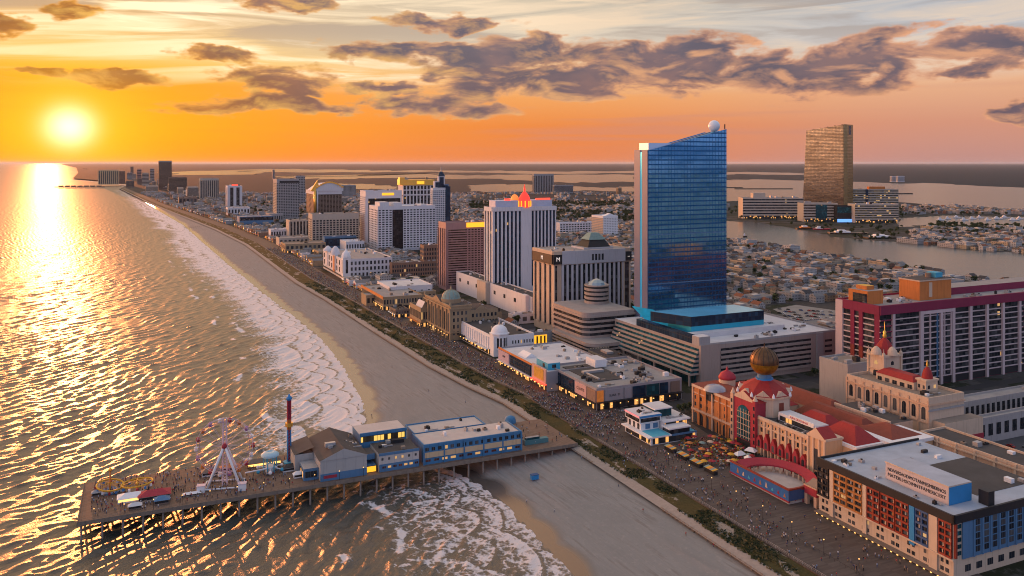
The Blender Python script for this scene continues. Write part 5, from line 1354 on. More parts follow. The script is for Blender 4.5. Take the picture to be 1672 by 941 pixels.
# glazed roof storey with red lettering, red roofs behind
mb = MB(); mb.box(8, 16, y_d + 4, y_c - 6, 17.42, 21.4, WHITE, ROOFW); b.part('roof_storey', mb)
mb = MB(); mb.box(7.86, 7.98, y_d + 5, y_c - 7, 17.8, 20.0, GLF); b.part('window_band', mb)
mb = MB(); mb.box(7.5, 7.98, y_d + 5, y_c - 14, 20.3, 22.4, WHITE); b.part('sign_board', mb)
text(b.root, 'SUHE DRATHINAS', (7.44, (y_d + y_c) / 2 - 3, 21.3), ROT['L'], 1.5, M('red_letters', (.6, .03, .03), .5))
for x0, x1, ya, yb2, z0, z1, m_ in ((12.1, 30, y_d + 2, y_c - 9, 17, 24, RED), (30.2, 46, y_d - 4, y_c + 6, 16, 22, REDB), (17.2, 40, y_c + 14, y_a + 1, 16, 22.5, RED), (40.2, 56, y_c - 10, y_a - 4, 17, 22, REDB)):
    mb = MB(); mb.box(x0, x1, ya, yb2, -1, z0, CREAM); mb.hip(x0 - .3, x1 + .3, ya - .3, yb2 + .3, z0 + .02, z1, m_, None, 1.5); b.part('red_roof', mb)
mb = MB(); mb.box(46.3, 62, y_d - 6, y_d + 30, -1, 20.5, PEACH, ROOFD); mb.box(46.1, 47, y_d - 6, y_d + 30, 20.5, 21.8, CREAM); b.part('rear_block', mb)
# corner pavilion and the camera side
mb = MB(); mb.box(-1.4, 9, 0, y_d - .05, -1, 20, MATS['apricot_stucco'], ROOFD); mb.box(-1.9, 9.4, -.4, y_d, 20.02, 21, CREAM); mb.gable(-1.8, 6, .4, y_d - .4, 21.02, 25, RED, CREAM, axis='x', over=.1)
for y in (.6, y_d * .33, y_d * .66, y_d - .7): mb.box(-2.0, -1.3, y - .5, y + .5, -1, 20, CREAM)
b.part('corner_pavilion', mb)
mb = MB(); mb.box(-1.5, -1.38, y_d * .38, y_d * .62, 5, 15, WIN); b.part('tall_window', mb)
mb = MB(); mb.add([(p[0] - 1.4, p[1] + y_d * .5, p[2] + 2) for p in arch_plate(3, 4.6, -.05, 'y')[0]], arch_plate(3, 4.6, -.05, 'y')[1], WIN); b.part('archway', mb)
mb = MB(); mb.box(9.05, 26, -8, 5, -1, 17, MATS['apricot_stucco'], ROOFD); mb.box(8.8, 26.4, -8.5, 5.2, 17.02, 18.6, WHITE); mb.hip(10, 26, -7, 16, 18.62, 25, RED, None, 1); b.part('south_wing', mb)
mb = MB(); mb.box(26.05, 52, -14, 10, -1, 18, MATS['apricot_stucco'], ROOFD); mb.box(25.8, 52.3, -14.5, 10.2, 18.02, 19.6, WHITE); mb.hip(30, 50, -10, 12, 19.62, 23, REDB, None, 1); b.part('south_wing', mb)
for k in range(12):
    x = 11 + k * 3.4; yy = -8 if x < 26 else -14
    for z in (6, 11):
        q = MB(); q.box(x - .7, x + .7, yy - .1, yy + .02, z - 1.2, z + 1.2, WIN); b.part('window', q)
b.units(10, 3, x0=46, x1=62, y0=y_d - 6, y1=y_d + 30, z=20.5).units(8, 4, x0=1, x1=8, y0=y_d + 5, y1=y_c - 2, z=17.4, big=.5)
if b.wall.v: b.end()
# long cream wing that runs out of the picture on the right
uw, vw = ray_v(1503, 345); ue = 150
b = Bld('cream_wing', 'long cream wing with a flat dark roof running behind the blue and red hotel', 'building', ue, vw, 17, uw - ue, 19)
b.body(PEACH, ROOFD, 1.0, CREAM)
d = b.d; n = 14
for k in range(n + 1): b.wall.box(-.6, .1, d * k / n - .6, d * k / n + .6, -1, 19.6, CREAM)
b.wall.box(-.9, .1, 0, d, 11.2, 11.9, CREAM); b.wall.box(-.8, .1, -.2, d, 17.4, 18.0, CREAM)
b.wins('L', n * 2, 2, 3, 11, ww=.4, wh=.6, g=WIN).wins('L', n * 3, 1, 12.2, 16, ww=.3, wh=.4, cap=140, arch=True)
b.units(12, 6, big=1.0).end()
# upper cream hall with arches
uh, vh = ray_v(1516, 362); ul = ray_v(1383, 362)[0]
w = edge(uh, vh, 0, 1, 1574)
b = Bld('arched_hall', 'cream hall with a row of arched windows behind the casino roofs', 'hall', uh, vh, w, ul - uh, 30).body(CREAM, ROOFT, 1.4)
d = b.d
b.wins('L', 9, 1, 19.5, 26.5, ww=.42, wh=.9, arch=True)
b.wall.box(-.8, .1, -.3, d, 27.2, 28, PEACH); b.wall.box(-.5, .1, -.3, d, 18.2, 18.8, PEACH)
for k in range(10): b.wall.box(-.5, .1, d * k / 9 - .5, d * k / 9 + .5, 10, 29.8, PEACH)
b.fb(b.wall, 'F', -.6, w + .2, 24.5, 25.4, .1, .6, GREY); b.fb(b.wall, 'F', -.3, w, 27.2, 28, .1, .8, PEACH)
mb = MB(); mb.box(3, w + 5, -7, -.05, -1, 20, CREAM, ROOFT); mb.box(2.8, w + 5.2, -7.2, -.1, 8, 12, CRIM); b.part('end_block', mb)
b.units(6, 4, x0=2, x1=w - 2, y0=4, y1=d * .3).end()
# towers with red domes on the hall
ut, vt = ray_v(1443, 378)
b = Bld('domed_tower', 'square cream tower with a red dome and gold finial', 'tower', ut, vt, 16, 15, 43)
tw = edge(ut, vt, 0, 1, 1471); td = edge(ut, vt, 1, 0, 1418); b.w, b.d = tw, td
b.wall.box(0, tw, 0, td, 10, 41, CREAM)
b.wall.box(-.7, tw + .7, -.7, td + .7, 41.02, 42.2, CREAM); b.wall.box(-.5, tw + .5, -.5, td + .5, 33.4, 34, PEACH)
for x in (0, tw):
    for y in (0, td):
        q = MB(); q.lathe(x, y, [(.9, 42.2), (.8, 43.4), (.2, 44), (.1, 46)], CREAM, 8); b.part('finial', q); b.wall.box(x - .6, x + .6, y - .6, y + .6, 10, 41.02, CREAM)
for sd, sp in (('L', td), ('F', tw)):
    q = MB(); a, f_ = arch_plate(sp * .36, 5.4, -.08, 'y' if sd == 'L' else 'x'); c_ = sp / 2
    q.add([(p[0], p[1] + c_, p[2] + 33 - 2) if sd == 'L' else (p[0] + c_, p[1], p[2] + 31) for p in a], f_, WIN); b.part('arched_window', q)
    q = MB(); a, f_ = arch_plate(2.2, 2.2, -.08, 'y' if sd == 'L' else 'x'); q.add([(p[0], p[1] + c_, p[2] + 37.6) if sd == 'L' else (p[0] + c_, p[1], p[2] + 37.6) for p in a], f_, WIN); b.part('round_window', q)
    q = MB(); q.lathe(c_ if sd == 'F' else .2, c_ if sd == 'L' else .2, [(3.0, 42.2), (2.6, 44.6), (1.2, 46.2), (.1, 46.8)], CREAM, 12); b.part('dormer', q)
mb = MB(); k_ = min(tw, td) * .46
mb.lathe(tw / 2, td / 2, [(k_ * 1.12, 42.22), (k_ * 1.05, 44), (k_ * .86, 46.6), (k_ * .5, 49.2), (k_ * .2, 50.6), (.8, 51)], RED, 8, False, math.pi / 8); b.part('red_dome', mb)
mb = MB(); mb.lathe(tw / 2, td / 2, [(.9, 50.9), (1.2, 52), (.8, 53), (1.0, 54), (.3, 55), (.12, 60)], GOLD, 8); b.part('finial', mb); b.end()
us, vs_ = ray_v(1512, 374); sw = edge(us, vs_, 0, 1, 1531); sd_ = edge(us, vs_, 1, 0, 1497)
b = Bld('small_domed_tower', 'small square cream pavilion with a red dome at the end of the red roofed link', 'tower', us, vs_, sw, sd_, 36)
b.wall.box(0, sw, 0, sd_, 20, 35.5, CREAM); b.wall.box(-.5, sw + .5, -.5, sd_ + .5, 35.52, 36.4, CREAM); b.wins('F', 2, 1, 31, 34, ww=.4).wins('L', 2, 1, 31, 34, ww=.4)
mb = MB(); k_ = min(sw, sd_) * .46; mb.lathe(sw / 2, sd_ / 2, [(k_ * 1.1, 36.42), (k_ * 1.05, 38), (k_ * .8, 40.4), (k_ * .35, 42), (.4, 42.6)], RED, 10); b.part('red_dome', mb)
mb = MB(); mb.lathe(sw / 2, sd_ / 2, [(.5, 42.4), (.6, 43.4), (.1, 46)], GOLD, 8); b.part('finial', mb); b.end()
b = Bld('red_roofed_link', 'low cream link with dark windows and a red roof between the two domed towers', 'building', us + sd_ + .2, 372, 10, ut - us - sd_ - .4, 34)
if b.d > 3:
    b.wall.box(0, 10, 0, b.d, 20, 34, CREAM); b.wins('L', 5, 1, 29.5, 33, ww=.6)
    mb = MB(); mb.hip(-.5, 10.5, -.1, b.d + .1, 34.02, 36.5, RED, 3); b.part('red_roof', mb)
    b.end()
low('grey_hall', 'grey brown windowless hall between the podium and the domed tower', 1384, 1338, 1425, 598, 650, GREY, ROOFT, None, sides='', units=3, v=378, dmax=50).end()

# ------------------------------------------------------------------ big pink framed hotel on the right
u, v, w, d, h = fit(1436, 1367.5, 1760, 503, 642)
b = Bld('magenta_hotel', 'huge slab hotel with magenta top, white piers and orange roof houses', 'hotel', u, v, w, d, h).body(MAGENTA, ROOFG, 1.2)
PINKW = M('pale_pink_pier', (.56, .44, .44), .75, var=.1, streak=.15)
nf = 12; z0, z1 = 5, h - 5
b.bands('F', nf, z0, z1, PINKW, GL, a=0, b=w, ratio=.16, dep=.8)
xs = [edge(u, v, 0, 1, p) for p in (1457, 1502, 1535, 1555, 1583, 1610, 1636, 1663, 1690, 1716, 1742)]
for x in xs: b.fb(b.wall, 'F', x - 1.1, x + 1.1, -1, h - 3.2, .0 - .03, 1.5, PINKW)
for x in np.linspace(xs[1] + 2, xs[3] - 2, 5): b.fb(b.wall, 'F', x - .4, x + .4, z0, z1 - 1, -.02, 1.2, PINKW if abs(x - np.mean(xs[1:4])) > 2 else BLUEM)
b.fb(b.wall, 'F', xs[1] - 1, xs[3] + 1, z1 - 2, z1 + .2, .05, 1.6, PINKW)
for x0, x1 in ((0, xs[0] - 1.2), (xs[7] + 4, xs[8] - 1)):
    for k in range(5):
        mb = MB(); zz = z1 - (z1 - z0) / nf * (k + 1); b.fb(mb, 'F', x0, x1, zz, zz + (z1 - z0) / nf * .2, .82, .95, MAGENTA); b.part('magenta_slab', mb)
b.bands('L', nf, z0, z1, PINKW, GL, a=4, b=d - 1, ratio=.2, dep=.7)
b.fb(b.wall, 'L', d * .84, d + .5, -1, h + .6, .05, 1.4, PINKW)
for k, a_ in enumerate((d * .36, d * .56)):
    b.fb(b.wall, 'L', a_, a_ + d * .09, z0 + (z1 - z0) * .5, h, .04, 1.2, MAGENTA); b.fb(b.wall, 'L', a_, a_ + d * .09, 0, z0 + (z1 - z0) * .5, .04, 1.19, M('rust_red_pier', (.26, .05, .035), .8))
b.fb(b.wall, 'F', -.8, w, h - 4.6, h + 1.4, .02, 1.7, MAGENTA); b.fb(b.wall, 'L', -.8, d * .84, h - 4.6, h + 1.4, .02, 1.3, MAGENTA)
mb = MB(); b.fb(mb, 'F', 0, w, .2, 4.6, -.02, .3, DARK); b.part('ground_floor', mb)
ax0, ax1 = 4, edge(u, v, 0, 1, 1452)
mb = MB(); mb.box(2, 16, d * .32, d * .78, h, h + 9, ORPAINT, ROOFG); mb.box(6, 13, d * .45, d * .7, h + 9, h + 11.6, ORPAINT, M('amber_roof', (.7, .4, .05), .6)); b.part('roof_house', mb)
mb = MB(); mb.box(.6, 2.0, d * .34, d * .64, h + .5, h + 7, GL); b.part('roof_house_window', mb)
bx0, bx1 = edge(u, v + 0, 0, 1, 1520), edge(u, v, 0, 1, 1572)
mb = MB(); mb.box(bx0, bx1, d * .25, d * .72, h, h + 13, ORPAINT, ROOFD); mb.box(bx0 - .4, bx1 + .4, d * .25 - .4, d * .72 + .4, h + 13.02, h + 13.9, CREAM, ROOFD); mb.box(bx0 + 9, bx0 + 12, d * .25 - .3, d * .25 - .02, h + 2, h + 12, CREAM); b.part('roof_house', mb)
mb = MB(); mb.box(bx1 - 9, bx1 - 2, d * .4, d * .6, h + 13.92, h + 17.4, SKYB); mb.cyl(bx1 - 12, d * .5, 2.0, h + 13.92, h + 17, BROWN, 14); b.part('water_tank', mb)
mb = MB(); mb.box(bx1 + 2, w - 4, d * .5, d * .95, h, h + 5, MAGENTA, ROOFG); b.part('roof_block', mb)
b.units(14, 11, x0=ax1, x1=w - 4, y0=2, y1=d * .3).units(8, 12, x0=18, x1=bx0, y0=d * .3, y1=d - 2).end()
# parking sheds right of it
low('parking_shed', 'pale grey colonnaded parking deck at the foot of the magenta hotel', 1548, 1522, 1760, 664, 690, M('grey_beige_wall', (.36, .33, .32), .85, var=.15, streak=.25), ROOFG, 'wins', (26, 1), 'F', g=GL, v=420, units=3, dmax=26).end()
b = low('white_row', 'long pale grey row with square openings right of the cream hall', 1584, 1570, 1760, 690, 712, MATS['grey_beige_wall'], ROOFG, 'wins', (14, 1), 'FL', g=GL, v=400, units=0, dmax=12); b.end()

# ------------------------------------------------------------------ blue and red hotel in the near corner
ub, vb = ray_v(1557, 266); dl = edge(ub, vb, 1, 0, 1337)
zt = ztop(ub, vb, 846)
b = Bld('painted_hotel', 'near hotel with red, black and blue painted bays and a blue end wall', 'hotel', ub, vb, 60, dl, zt)
d = dl; h = zt; w = 60
b.wall.box(0, w, 0, d, -1, h, M('sand_stucco', (.56, .44, .33), .85, var=.1, streak=.2), M('pale_blue_roof', (.36, .41, .48), .9, var=.32, scale=.12))
b.wall.box(26, w, 10, d * .62, h - .3, h + .12, ROOFD)
SAND = MATS['sand_stucco']
for sd, a0, a1 in (('L', -.9, d + .4), ('F', -.9, w)):
    mb = MB(); b.fb(mb, sd, a0, a1, h - 2.0, h + 1.0, .02, .9, DARK); b.part('dark_cornice', mb)
b.wall.box(.5, w, d - .6, d, h, h + 1, DARK)
zb = 8.0; nf = 5; fs = (h - 2.4 - zb) / nf
# bays from left to right as seen: fractions of d measured from the far end
bays = [(0.00, .095, 'dark'), (.105, .135, 'pier'), (.14, .245, 'orange'), (.25, .37, 'orange'), (.375, .405, 'pier'), (.41, .505, 'red'), (.515, .615, 'red'), (.62, .715, 'red'), (.72, .755, 'blue'), (.76, .845, 'navy'), (.85, .905, 'pier'), (.915, .995, 'red')]
REDP = M('brick_red_paint', (.27, .045, .025), .75, var=.3, streak=.3)
OCH = M('ochre_frame', (.40, .17, .055), .75, var=.3, streak=.3)
NAVY = M('navy_paint', (.05, .10, .22), .7)
for f0, f1, kind in bays:
    a, c = d * (1 - f1), d * (1 - f0)
    if kind == 'pier': b.fb(b.wall, 'L', a, c, -1, h - 2, .02, .8, SAND); continue
    if kind == 'blue':
        mb = MB(); b.fb(mb, 'L', a, c, zb - 2, h - 2, .02, 1.0, M('bright_blue_paint', (.03, .22, .48), .6)); b.part('blue_panel', mb); continue
    fm = {'dark': DARK, 'orange': OCH, 'red': REDP, 'navy': NAVY}[kind]
    mb = MB(); b.fb(mb, 'L', a, c, zb - .3, h - 2.1, -.02, .25, DARK); b.part('bay_backing', mb)
    mb = MB()
    for k in range(nf + 1): b.fb(mb, 'L', a, c, zb + fs * k - .35, zb + fs * k + .4, .2, .95, fm)
    for k in range(3): x = a + (c - a) * k / 2; b.fb(mb, 'L', max(a, x - .28), min(c, x + .28), zb, h - 2.1, .2, .9, fm)
    b.part('bay_frame', mb)
    for k in range(nf):
        for j in range(2):
            c0 = a + (c - a) * (j + .1) / 2; c1 = a + (c - a) * (j + .9) / 2
            q = MB(); b.fb(q, 'L', c0, c1, zb + fs * k + .5, zb + fs * (k + 1) - .5, .26, .34, WIN)
            cc = c0 + (c1 - c0) * rnd.random() * .6; b.fb(q, 'L', cc, cc + (c1 - c0) * .22, zb + fs * k + .5, zb + fs * (k + 1) - .6, .35, .40, rnd.choice([CREAM, BEIGE, GREY, OCH, DARK]))
            b.part('window', q)
mb = MB(); b.fb(mb, 'L', -.6, d, zb - .8, zb - .3, .02, 1.2, SAND); b.part('string_course', mb)
for k in range(9):
    c = d * (k + .5) / 9
    for dz, ww in ((5.6, .55), (2.6, .75)):
        for j in (-1, 1):
            q = MB(); b.fb(q, 'L', c + j * 1.05 - ww, c + j * 1.05 + ww, dz - .7, dz + .75, -.02, .1, WIN); b.part('low_window', q)
mb = MB(); b.fb(mb, 'L', -.5, d, .6, 1.0, .02, 2.8, WOODP); b.part('veranda_roof', mb)
mb = MB(); b.fb(mb, 'L', 0, d, .05, .6, .1, .5, LAMP); 
for k in range(22): q = MB(); c = d * (k + .5) / 22; b.fb(q, 'L', c - .3, c + .3, .1, .5, 2.3, 2.6, LAMP); b.part('veranda_lamp', q)
# end wall
mb = MB(); b.fb(mb, 'F', 4.2, w, 7, h - 2, .02, .5, BLUEM); b.part('blue_end_wall', mb)
mb = MB(); b.fb(mb, 'F', .1, 1.0, zb, h - 2, .02, .8, REDP); b.part('corner_pier', mb)
for k in range(nf):
    q = MB(); b.fb(q, 'F', 1.2, 3.8, zb + fs * k + .6, zb + fs * (k + 1) - .4, -.02, .2, GLT); b.part('corner_window', q)
for i in range(9):
    for k in range(nf):
        x = 11 + i * 4.6; q = MB(); b.fb(q, 'F', x, x + 2.4, zb + fs * k + .5, zb + fs * k + 2.5, .45, .58, WIN); b.part('end_window', q)
for i in range(8): b.fb(b.wall, 'F', 9.6 + i * 4.6, 10.3 + i * 4.6, 7, h - 2, .5, .9, BLUEM)
for i in range(7):
    q = MB(); b.fb(q, 'F', 6 + 6 * i, 9 + 6 * i, 2, 4.4, -.02, .1, WIN); b.part('low_window', q)
# long roof house with two rows of letters
y0p, y1p = edge(ub, vb + 8, 1, 0, 1549), edge(ub, vb + 8, 1, 0, 1446)
pz = h + .05; hp = 6.6
mb = MB(); mb.box(8, 20, max(4, y0p), y1p, pz, pz + hp, M('pinkish_grey_wall', (.50, .43, .42), .8), MATS['pale_blue_roof']); mb.box(7.8, 20.2, max(4, y0p) - .2, y1p + .2, pz + hp + .02, pz + hp + .5, SAND, MATS['pale_blue_roof']); b.part('roof_house', mb)
mb = MB(); mb.box(7.9, 20.1, max(4, y0p) - .3, max(4, y0p) - .21, pz, pz + hp, M('bright_blue_paint')); b.part('blue_end_panel', mb)
yc_ = (max(4, y0p) + y1p) / 2; ln_ = y1p - max(4, y0p)
o1 = text(b.root, 'NDIVERSAODIMOTANMESMBERNOS', (7.92, yc_, pz + hp * .66), ROT['L'], 1.9, DARK)
o2 = text(b.root, 'MATERLHSOIMNTFAMERICERT', (7.92, yc_, pz + hp * .34), ROT['L'], 1.9, DARK)
for o in (o1, o2):
    wd_ = max(v_.co.x for v_ in o.data.vertices) - min(v_.co.x for v_ in o.data.vertices); o.scale = (ln_ * .92 / wd_, 1, 1)
mb = MB(); mb.box(20.6, 24, 1.5, 5.5, pz, pz + 5.2, DARK); b.part('black_tank', mb)
b.units(9, 8, x0=1.5, x1=8, y0=3, big=.6).units(9, 9, x0=26, x1=w, y0=2, y1=d - 3, z=h + .1).units(4, 10, x0=2, x1=20, y0=y1p + 3, y1=d - 2, big=.8).end()
low('corner_kiosk', 'orange roofed corner building cut off at the bottom right edge', 1655, 1650, 1700, 928, 1010, ORANGE, ROOFG, 'wins', (3, 2), 'FL', units=1, dmax=10, v=300).end() if False else None

# ------------------------------------------------------------------ oval arena with crimson roof ring and blue wall
ua, va = ray_v(1288, 259); dl = edge(ua, va, 1, 0, 1193)
b = Bld('show_arena', 'open arena with a crimson ring roof, pale floor and a blue mural wall', 'arena', ua, va, 26, dl, 6)
d = dl; w = 27
mb = MB(); mb.box(-.2, .3, 0, d, 1.6, 6.2, M('mural_blue', (.03, .13, .36), .7, var=.35, scale=.5)); b.part('mural_wall', mb)
for z, hh in ((6.22, .7), (1.0, .6)):
    mb = MB(); mb.box(-.5, .5, -.3, d + .3, z, z + hh, REDP if z > 3 else CRIM); b.part('red_rail', mb)
r2 = random.Random(4)
for k in range(9):
    y = d * (k + .6) / 10; q = MB(); q.add([(-.24, y - .8, 2.6), (-.24, y + .8, 2.6), (-.24, y + .2, 2.6 + r2.uniform(1.2, 2.8)), (-.24, y - .3, 2.6 + r2.uniform(.9, 2))], [(0, 1, 2, 3)], [OCH, RED, SKYB, CREAM][k % 4]); b.part('mural_figure', q)
mb = MB(); mb.box(-.2, 9, -.25, .1, 1.6, 6.2, NAVY); mb.box(-.5, 9.2, -.5, .5, 6.22, 6.9, REDP); b.part('end_wall', mb)
mb = MB(); mb.prism([(.4, .3), (w, .3), (w, d), (.4, d)], .0, .9, M('arena_floor', (.46, .42, .40), .9, var=.25, scale=.3)); b.part('arena_floor', mb)
cx, cy, rx, ry = 9, d * .5, 17.5, d * .5
ring = lambda k, a: (cx + (rx * k) * math.cos(a), cy + (ry * k) * math.sin(a))
mb = MB(); n = 36; a0, a1 = -math.pi * .62, math.pi * .62
V_ = []
for i in range(n + 1):
    a = a0 + (a1 - a0) * i / n
    for k, z in ((.76, 4.6), (1.02, 6.2), (1.02, 5.5), (.76, 3.9)): V_.append((*ring(k, a), z))
mb.add(V_, [(4 * i + j, 4 * i + (j + 1) % 4, 4 * i + 4 + (j + 1) % 4, 4 * i + 4 + j) for i in range(n) for j in range(4)], CRIM); b.part('ring_roof', mb)
for i in range(1, n, 2):
    a = a0 + (a1 - a0) * i / n; q = MB(); p = ring(.80, a); t_ = ring(.80, a + .075); q.add([(p[0], p[1], .9), (t_[0], t_[1], .9), (t_[0], t_[1], 3.4), (p[0], p[1], 3.4)], [(0, 1, 2, 3)], CREAM if i % 4 else OCH); b.part('stall_front', q)
    q = MB(); q.tube((*ring(1.0, a), 0), (*ring(1.0, a), 5.6), .25, CRIM); b.part('post', q)
b.end() if b.wall.v else None
b = Bld('red_gatehouse', 'small crimson gatehouse with a cream arch between arena and painted hotel', 'gatehouse', ua - 8, va + 8, 9, 7, 8)
b.wall.box(0, 9, 0, 7, 4.6, 8, CRIM, RED); b.wall.box(-.3, 9.3, -.3, 7.3, 8.02, 8.6, PEACH, ROOFT)
for x in (0, 7.4):
    for y in (0, 5.4): b.wall.box(x, x + 1.6, y, y + 1.6, -1, 4.62, PEACH)
mb = MB(); mb.gable(1, 8, 1, 6, 8.62, 10.6, ROOFT, CREAM); b.part('roof', mb); b.end()
# ------------------------------------------------------------------ the pier
PU0, PU1, PV0, PV1 = 388.0, 434.0, -24.0, 213.0
pier = empty('amusement_pier', 'long wooden amusement pier on piles reaching from the plaza into the sea', 'pier', W(PU0, PV0), A)
pd, pw_ = PU1 - PU0, PV1 - PV0
mb = MB(); mb.box(0, pw_, 0, pd, -.9, -.02, WOODP, planks_mat('pier_planks', (.13, .085, .06), (.21, .145, .11))); mb.build('deck', pier)
mb = MB(); mb.box(-.3, pw_, -.35, -.02, -1.5, .25, WOODP); mb.box(-.3, -.02, 0, pd, -1.5, .25, WOODP); mb.build('edge_beam', pier)
mb = MB()
for y in (2, pd * .35, pd * .68, pd - 2): mb.box(0, pw_, y - .35, y + .35, -1.7, -.92, WOODP)
mb.build('bearer', pier)
for j, y in enumerate((1.2, pd * .5, pd - 1.5)):
    mb = MB(); mb.tube((0, 0, -15), (0, 0, -.95), .46, M('dark_timber_pile', (.10, .08, .065), .6, var=.3, streak=.4) if j else M('pale_timber_pile', (.24, .20, .17), .8, var=.3, streak=.4), 10)  # front row pale, the rows behind it darker
    base = mb.build('pile', pier); base.location = (1.2, y, 0)
    for k in range(1, 30 if j == 0 else 27):
        c = base.copy(); COL.objects.link(c); c.parent = pier; c.location = (1.2 + (k + (0 if j == 0 else .0)) * pw_ / (30 if j == 0 else 27), y, 0)
mb = MB()
for p, q in (((0, .15), (pw_ * .42, .15)), ((.15, .15), (.15, pd)), ((.15, pd - .2), (pw_ * .42, pd - .2))):
    a_, c_ = Vector((*p, 0)), Vector((*q, 0)); n = max(2, int((c_ - a_).length / 3))
    for z in (.55, 1.1): mb.tube(a_ + Vector((0, 0, z)), c_ + Vector((0, 0, z)), .05, WOODP, 4)
    for k in range(n + 1): s_ = a_.lerp(c_, k / n); mb.tube(s_, s_ + Vector((0, 0, 1.1)), .06, WOODP, 4)
mb.build('railing', pier)
def pv(px, u=PU0): return edge(u, 0, 0, 1, px)     # map v at photo column px on the line u
def on_pier(name, lab, cat, px, py):
    return empty(name, lab, cat, at(px, py, 0), A)
# blue hall nearest the shore
va_, vb_ = pv(692, 391), pv(851, 391)
b = Bld('blue_pier_hall', 'long blue two storey hall with a cream band and white roof on the pier', 'hall', 391, va_, vb_ - va_, 19, 9.4)
w, h, d = b.w, b.h, b.d
PBLUE = M('pier_blue_paint', (.055, .19, .36), .7, var=.22, streak=.3)
b.wall.box(0, w, 0, d, 0, h, PBLUE, M('cream_roof', (.52, .46, .42), .9, var=.2, scale=.2)); b.wall.box(-.2, w + .2, -.2, .5, h - .4, h + .7, PBLUE); b.wall.box(-.2, .4, .5, d, h - .4, h + .7, PBLUE); b.wall.box(w - .4, w + .2, .5, d, h - .4, h + .7, PBLUE)
mb = MB(); b.fb(mb, 'F', .2, w - .2, 3.4, 6.0, .02, .35, M('cream_band', (.58, .42, .26), .8, var=.15, streak=.2)); b.part('cream_band', mb)
b.wins('F', 16, 1, 6.1, 8.9, ww=.55, wh=.6).wins('F', 12, 1, .7, 3.2, ww=.6, wh=.45, g=win_mat('red_lit_window', .35, (.06, .02, .02), (.16, .05, .04)))
for k in range(6): b.fb(b.wall, 'F', w * k / 5 - .35, w * k / 5 + .35, 0, h + .2, .36, .6, PBLUE)
mb = MB(); mb.box(-.05, -.15, 3, d - 3, 1, 8, BLUEM); b.part('end_panel', mb)
b.units(9, 3, y0=2, big=.9).end()
b = Bld('rear_pier_hall', 'low white roofed hall behind the blue pier hall', 'hall', 411, pv(676, 411), 40, 16, 9.0)
b.body(PBLUE, MATS['cream_roof'], .6); b.units(4, 4, big=.8).end()
va_, vb_ = pv(619, 391), pv(684, 391)
b = Bld('white_blue_pier_hall', 'white over blue pier building with black roof and a lit upper lounge', 'building', 391, va_, vb_ - va_, 17, 8.6)
w, h, d = b.w, b.h, b.d
b.wall.box(0, w, 0, d, 0, h, M('off_white_siding', (.52, .47, .43), .8, streak=.2), ROOFD); b.wall.box(-.2, w + .2, -.25, 0, h - .9, h + .4, BLUEM)
mb = MB(); b.fb(mb, 'F', 0, w, 0, 3.6, .02, .3, BLUEM); b.part('blue_plinth', mb)
b.wins('F', 7, 1, 1.2, 3.0, ww=.6, wh=.55, g=MATS['red_lit_window'], a=1)
for o_ in [o for o in b.root.children if o.name.startswith('window')]: o_.location.y = -.31
b.wins('F', 6, 1, 4.8, 7.2, ww=.3, wh=.5, g=WINL)
mb = MB(); mb.box(-5, w - 1, 18, 34, 0, 13.2, PBLUE, MATS['cream_roof']); mb.box(-5.2, w - .8, 17.7, 18.3, 12.6, 14, PBLUE); b.part('upper_lounge', mb)
mb = MB(); mb.box(-4.5, w - 1.5, 17.88, 17.98, 9.4, 12.2, glass('lounge_glass', (.05, .04, .03), (.2, .14, .05), 1.8, 3, .5, litc=(1, .6, .12), les=.9)); b.part('lounge_window', mb)
mb = MB(); mb.box(w * .5, w * .8, 12, 15, h + .02, h + 1.8, DARK); b.part('roof_hatch', mb)
b.units(5, 7, big=.8).end()
va_, vb_ = pv(523, 390.5), pv(599, 390.5)
b = Bld('gabled_pier_hall', 'grey gabled pier hall with a black roof and blue lower wall', 'hall', 390.5, va_, vb_ - va_, 34, 10)
w, d = b.w, b.d; GRS = M('grey_siding', (.40, .385, .37), .8, var=.06, streak=.15)
b.wall.box(0, w, 0, d, 0, 9.6, GRS, ROOFD)
mb = MB(); mb.gable(-.2, w + .2, 0, d, 9.62, 14.2, ROOFD, GRS, over=.3); b.part('gable_roof', mb)
mb = MB(); b.fb(mb, 'F', 0, w, 0, 3.4, .02, .25, BLUEM); b.part('blue_plinth', mb)
mb = MB(); b.fb(mb, 'F', 1.5, w * .35, 1.2, 2.6, .26, .34, CRIM); b.part('sign_board', mb)
mb = MB(); mb.box(-7, -.05, 4, 15, 0, 5.6, BLUEM, GREY); mb.box(-7.1, -7.02, 5, 14, 1, 4.4, GLF); mb.box(-6.5, -.8, 3.8, 3.97, 1.4, 4.2, WINL); b.part('lit_annex', mb)
mb = MB(); mb.box(-9, -.1, 16, d, 0, 8.8, GRS, ROOFD); mb.add([(-9.4, 15.6, 8.82), (0, 15.6, 11.5), (0, d, 11.5), (-9.4, d, 8.82)], [(0, 1, 2, 3)], ROOFD); b.part('side_wing', mb)
mb = MB(); mb.box(w * .3 - 2.5, w * .3 + 2.5, 9, 11, 12.6, 14.6, STEEL); mb.box(w * .3 - 1.4, w * .3 + .8, 7.5, 9, 12.4, 13.6, STEEL); b.part('roof_unit', mb)
mb = MB(); mb.box(w + .05, w + 5.2, 2, 12, 0, 3.2, DARK, BLUEM); mb.box(w + .3, w + 5, 1.85, 1.97, .3, 2.9, SIGNY); mb.box(w + .05, w + 5.2, 5, 14, 5.2, 8.0, BLUEM, ROOFD); b.part('lit_passage', mb)
b.units(4, 5, x0=w * .55, z=11, big=.7).end()
t_ = empty('dome_tent', 'small bright blue dome tent at the shore end of blue pier hall', 'tent', at(833, 690, 0), A)
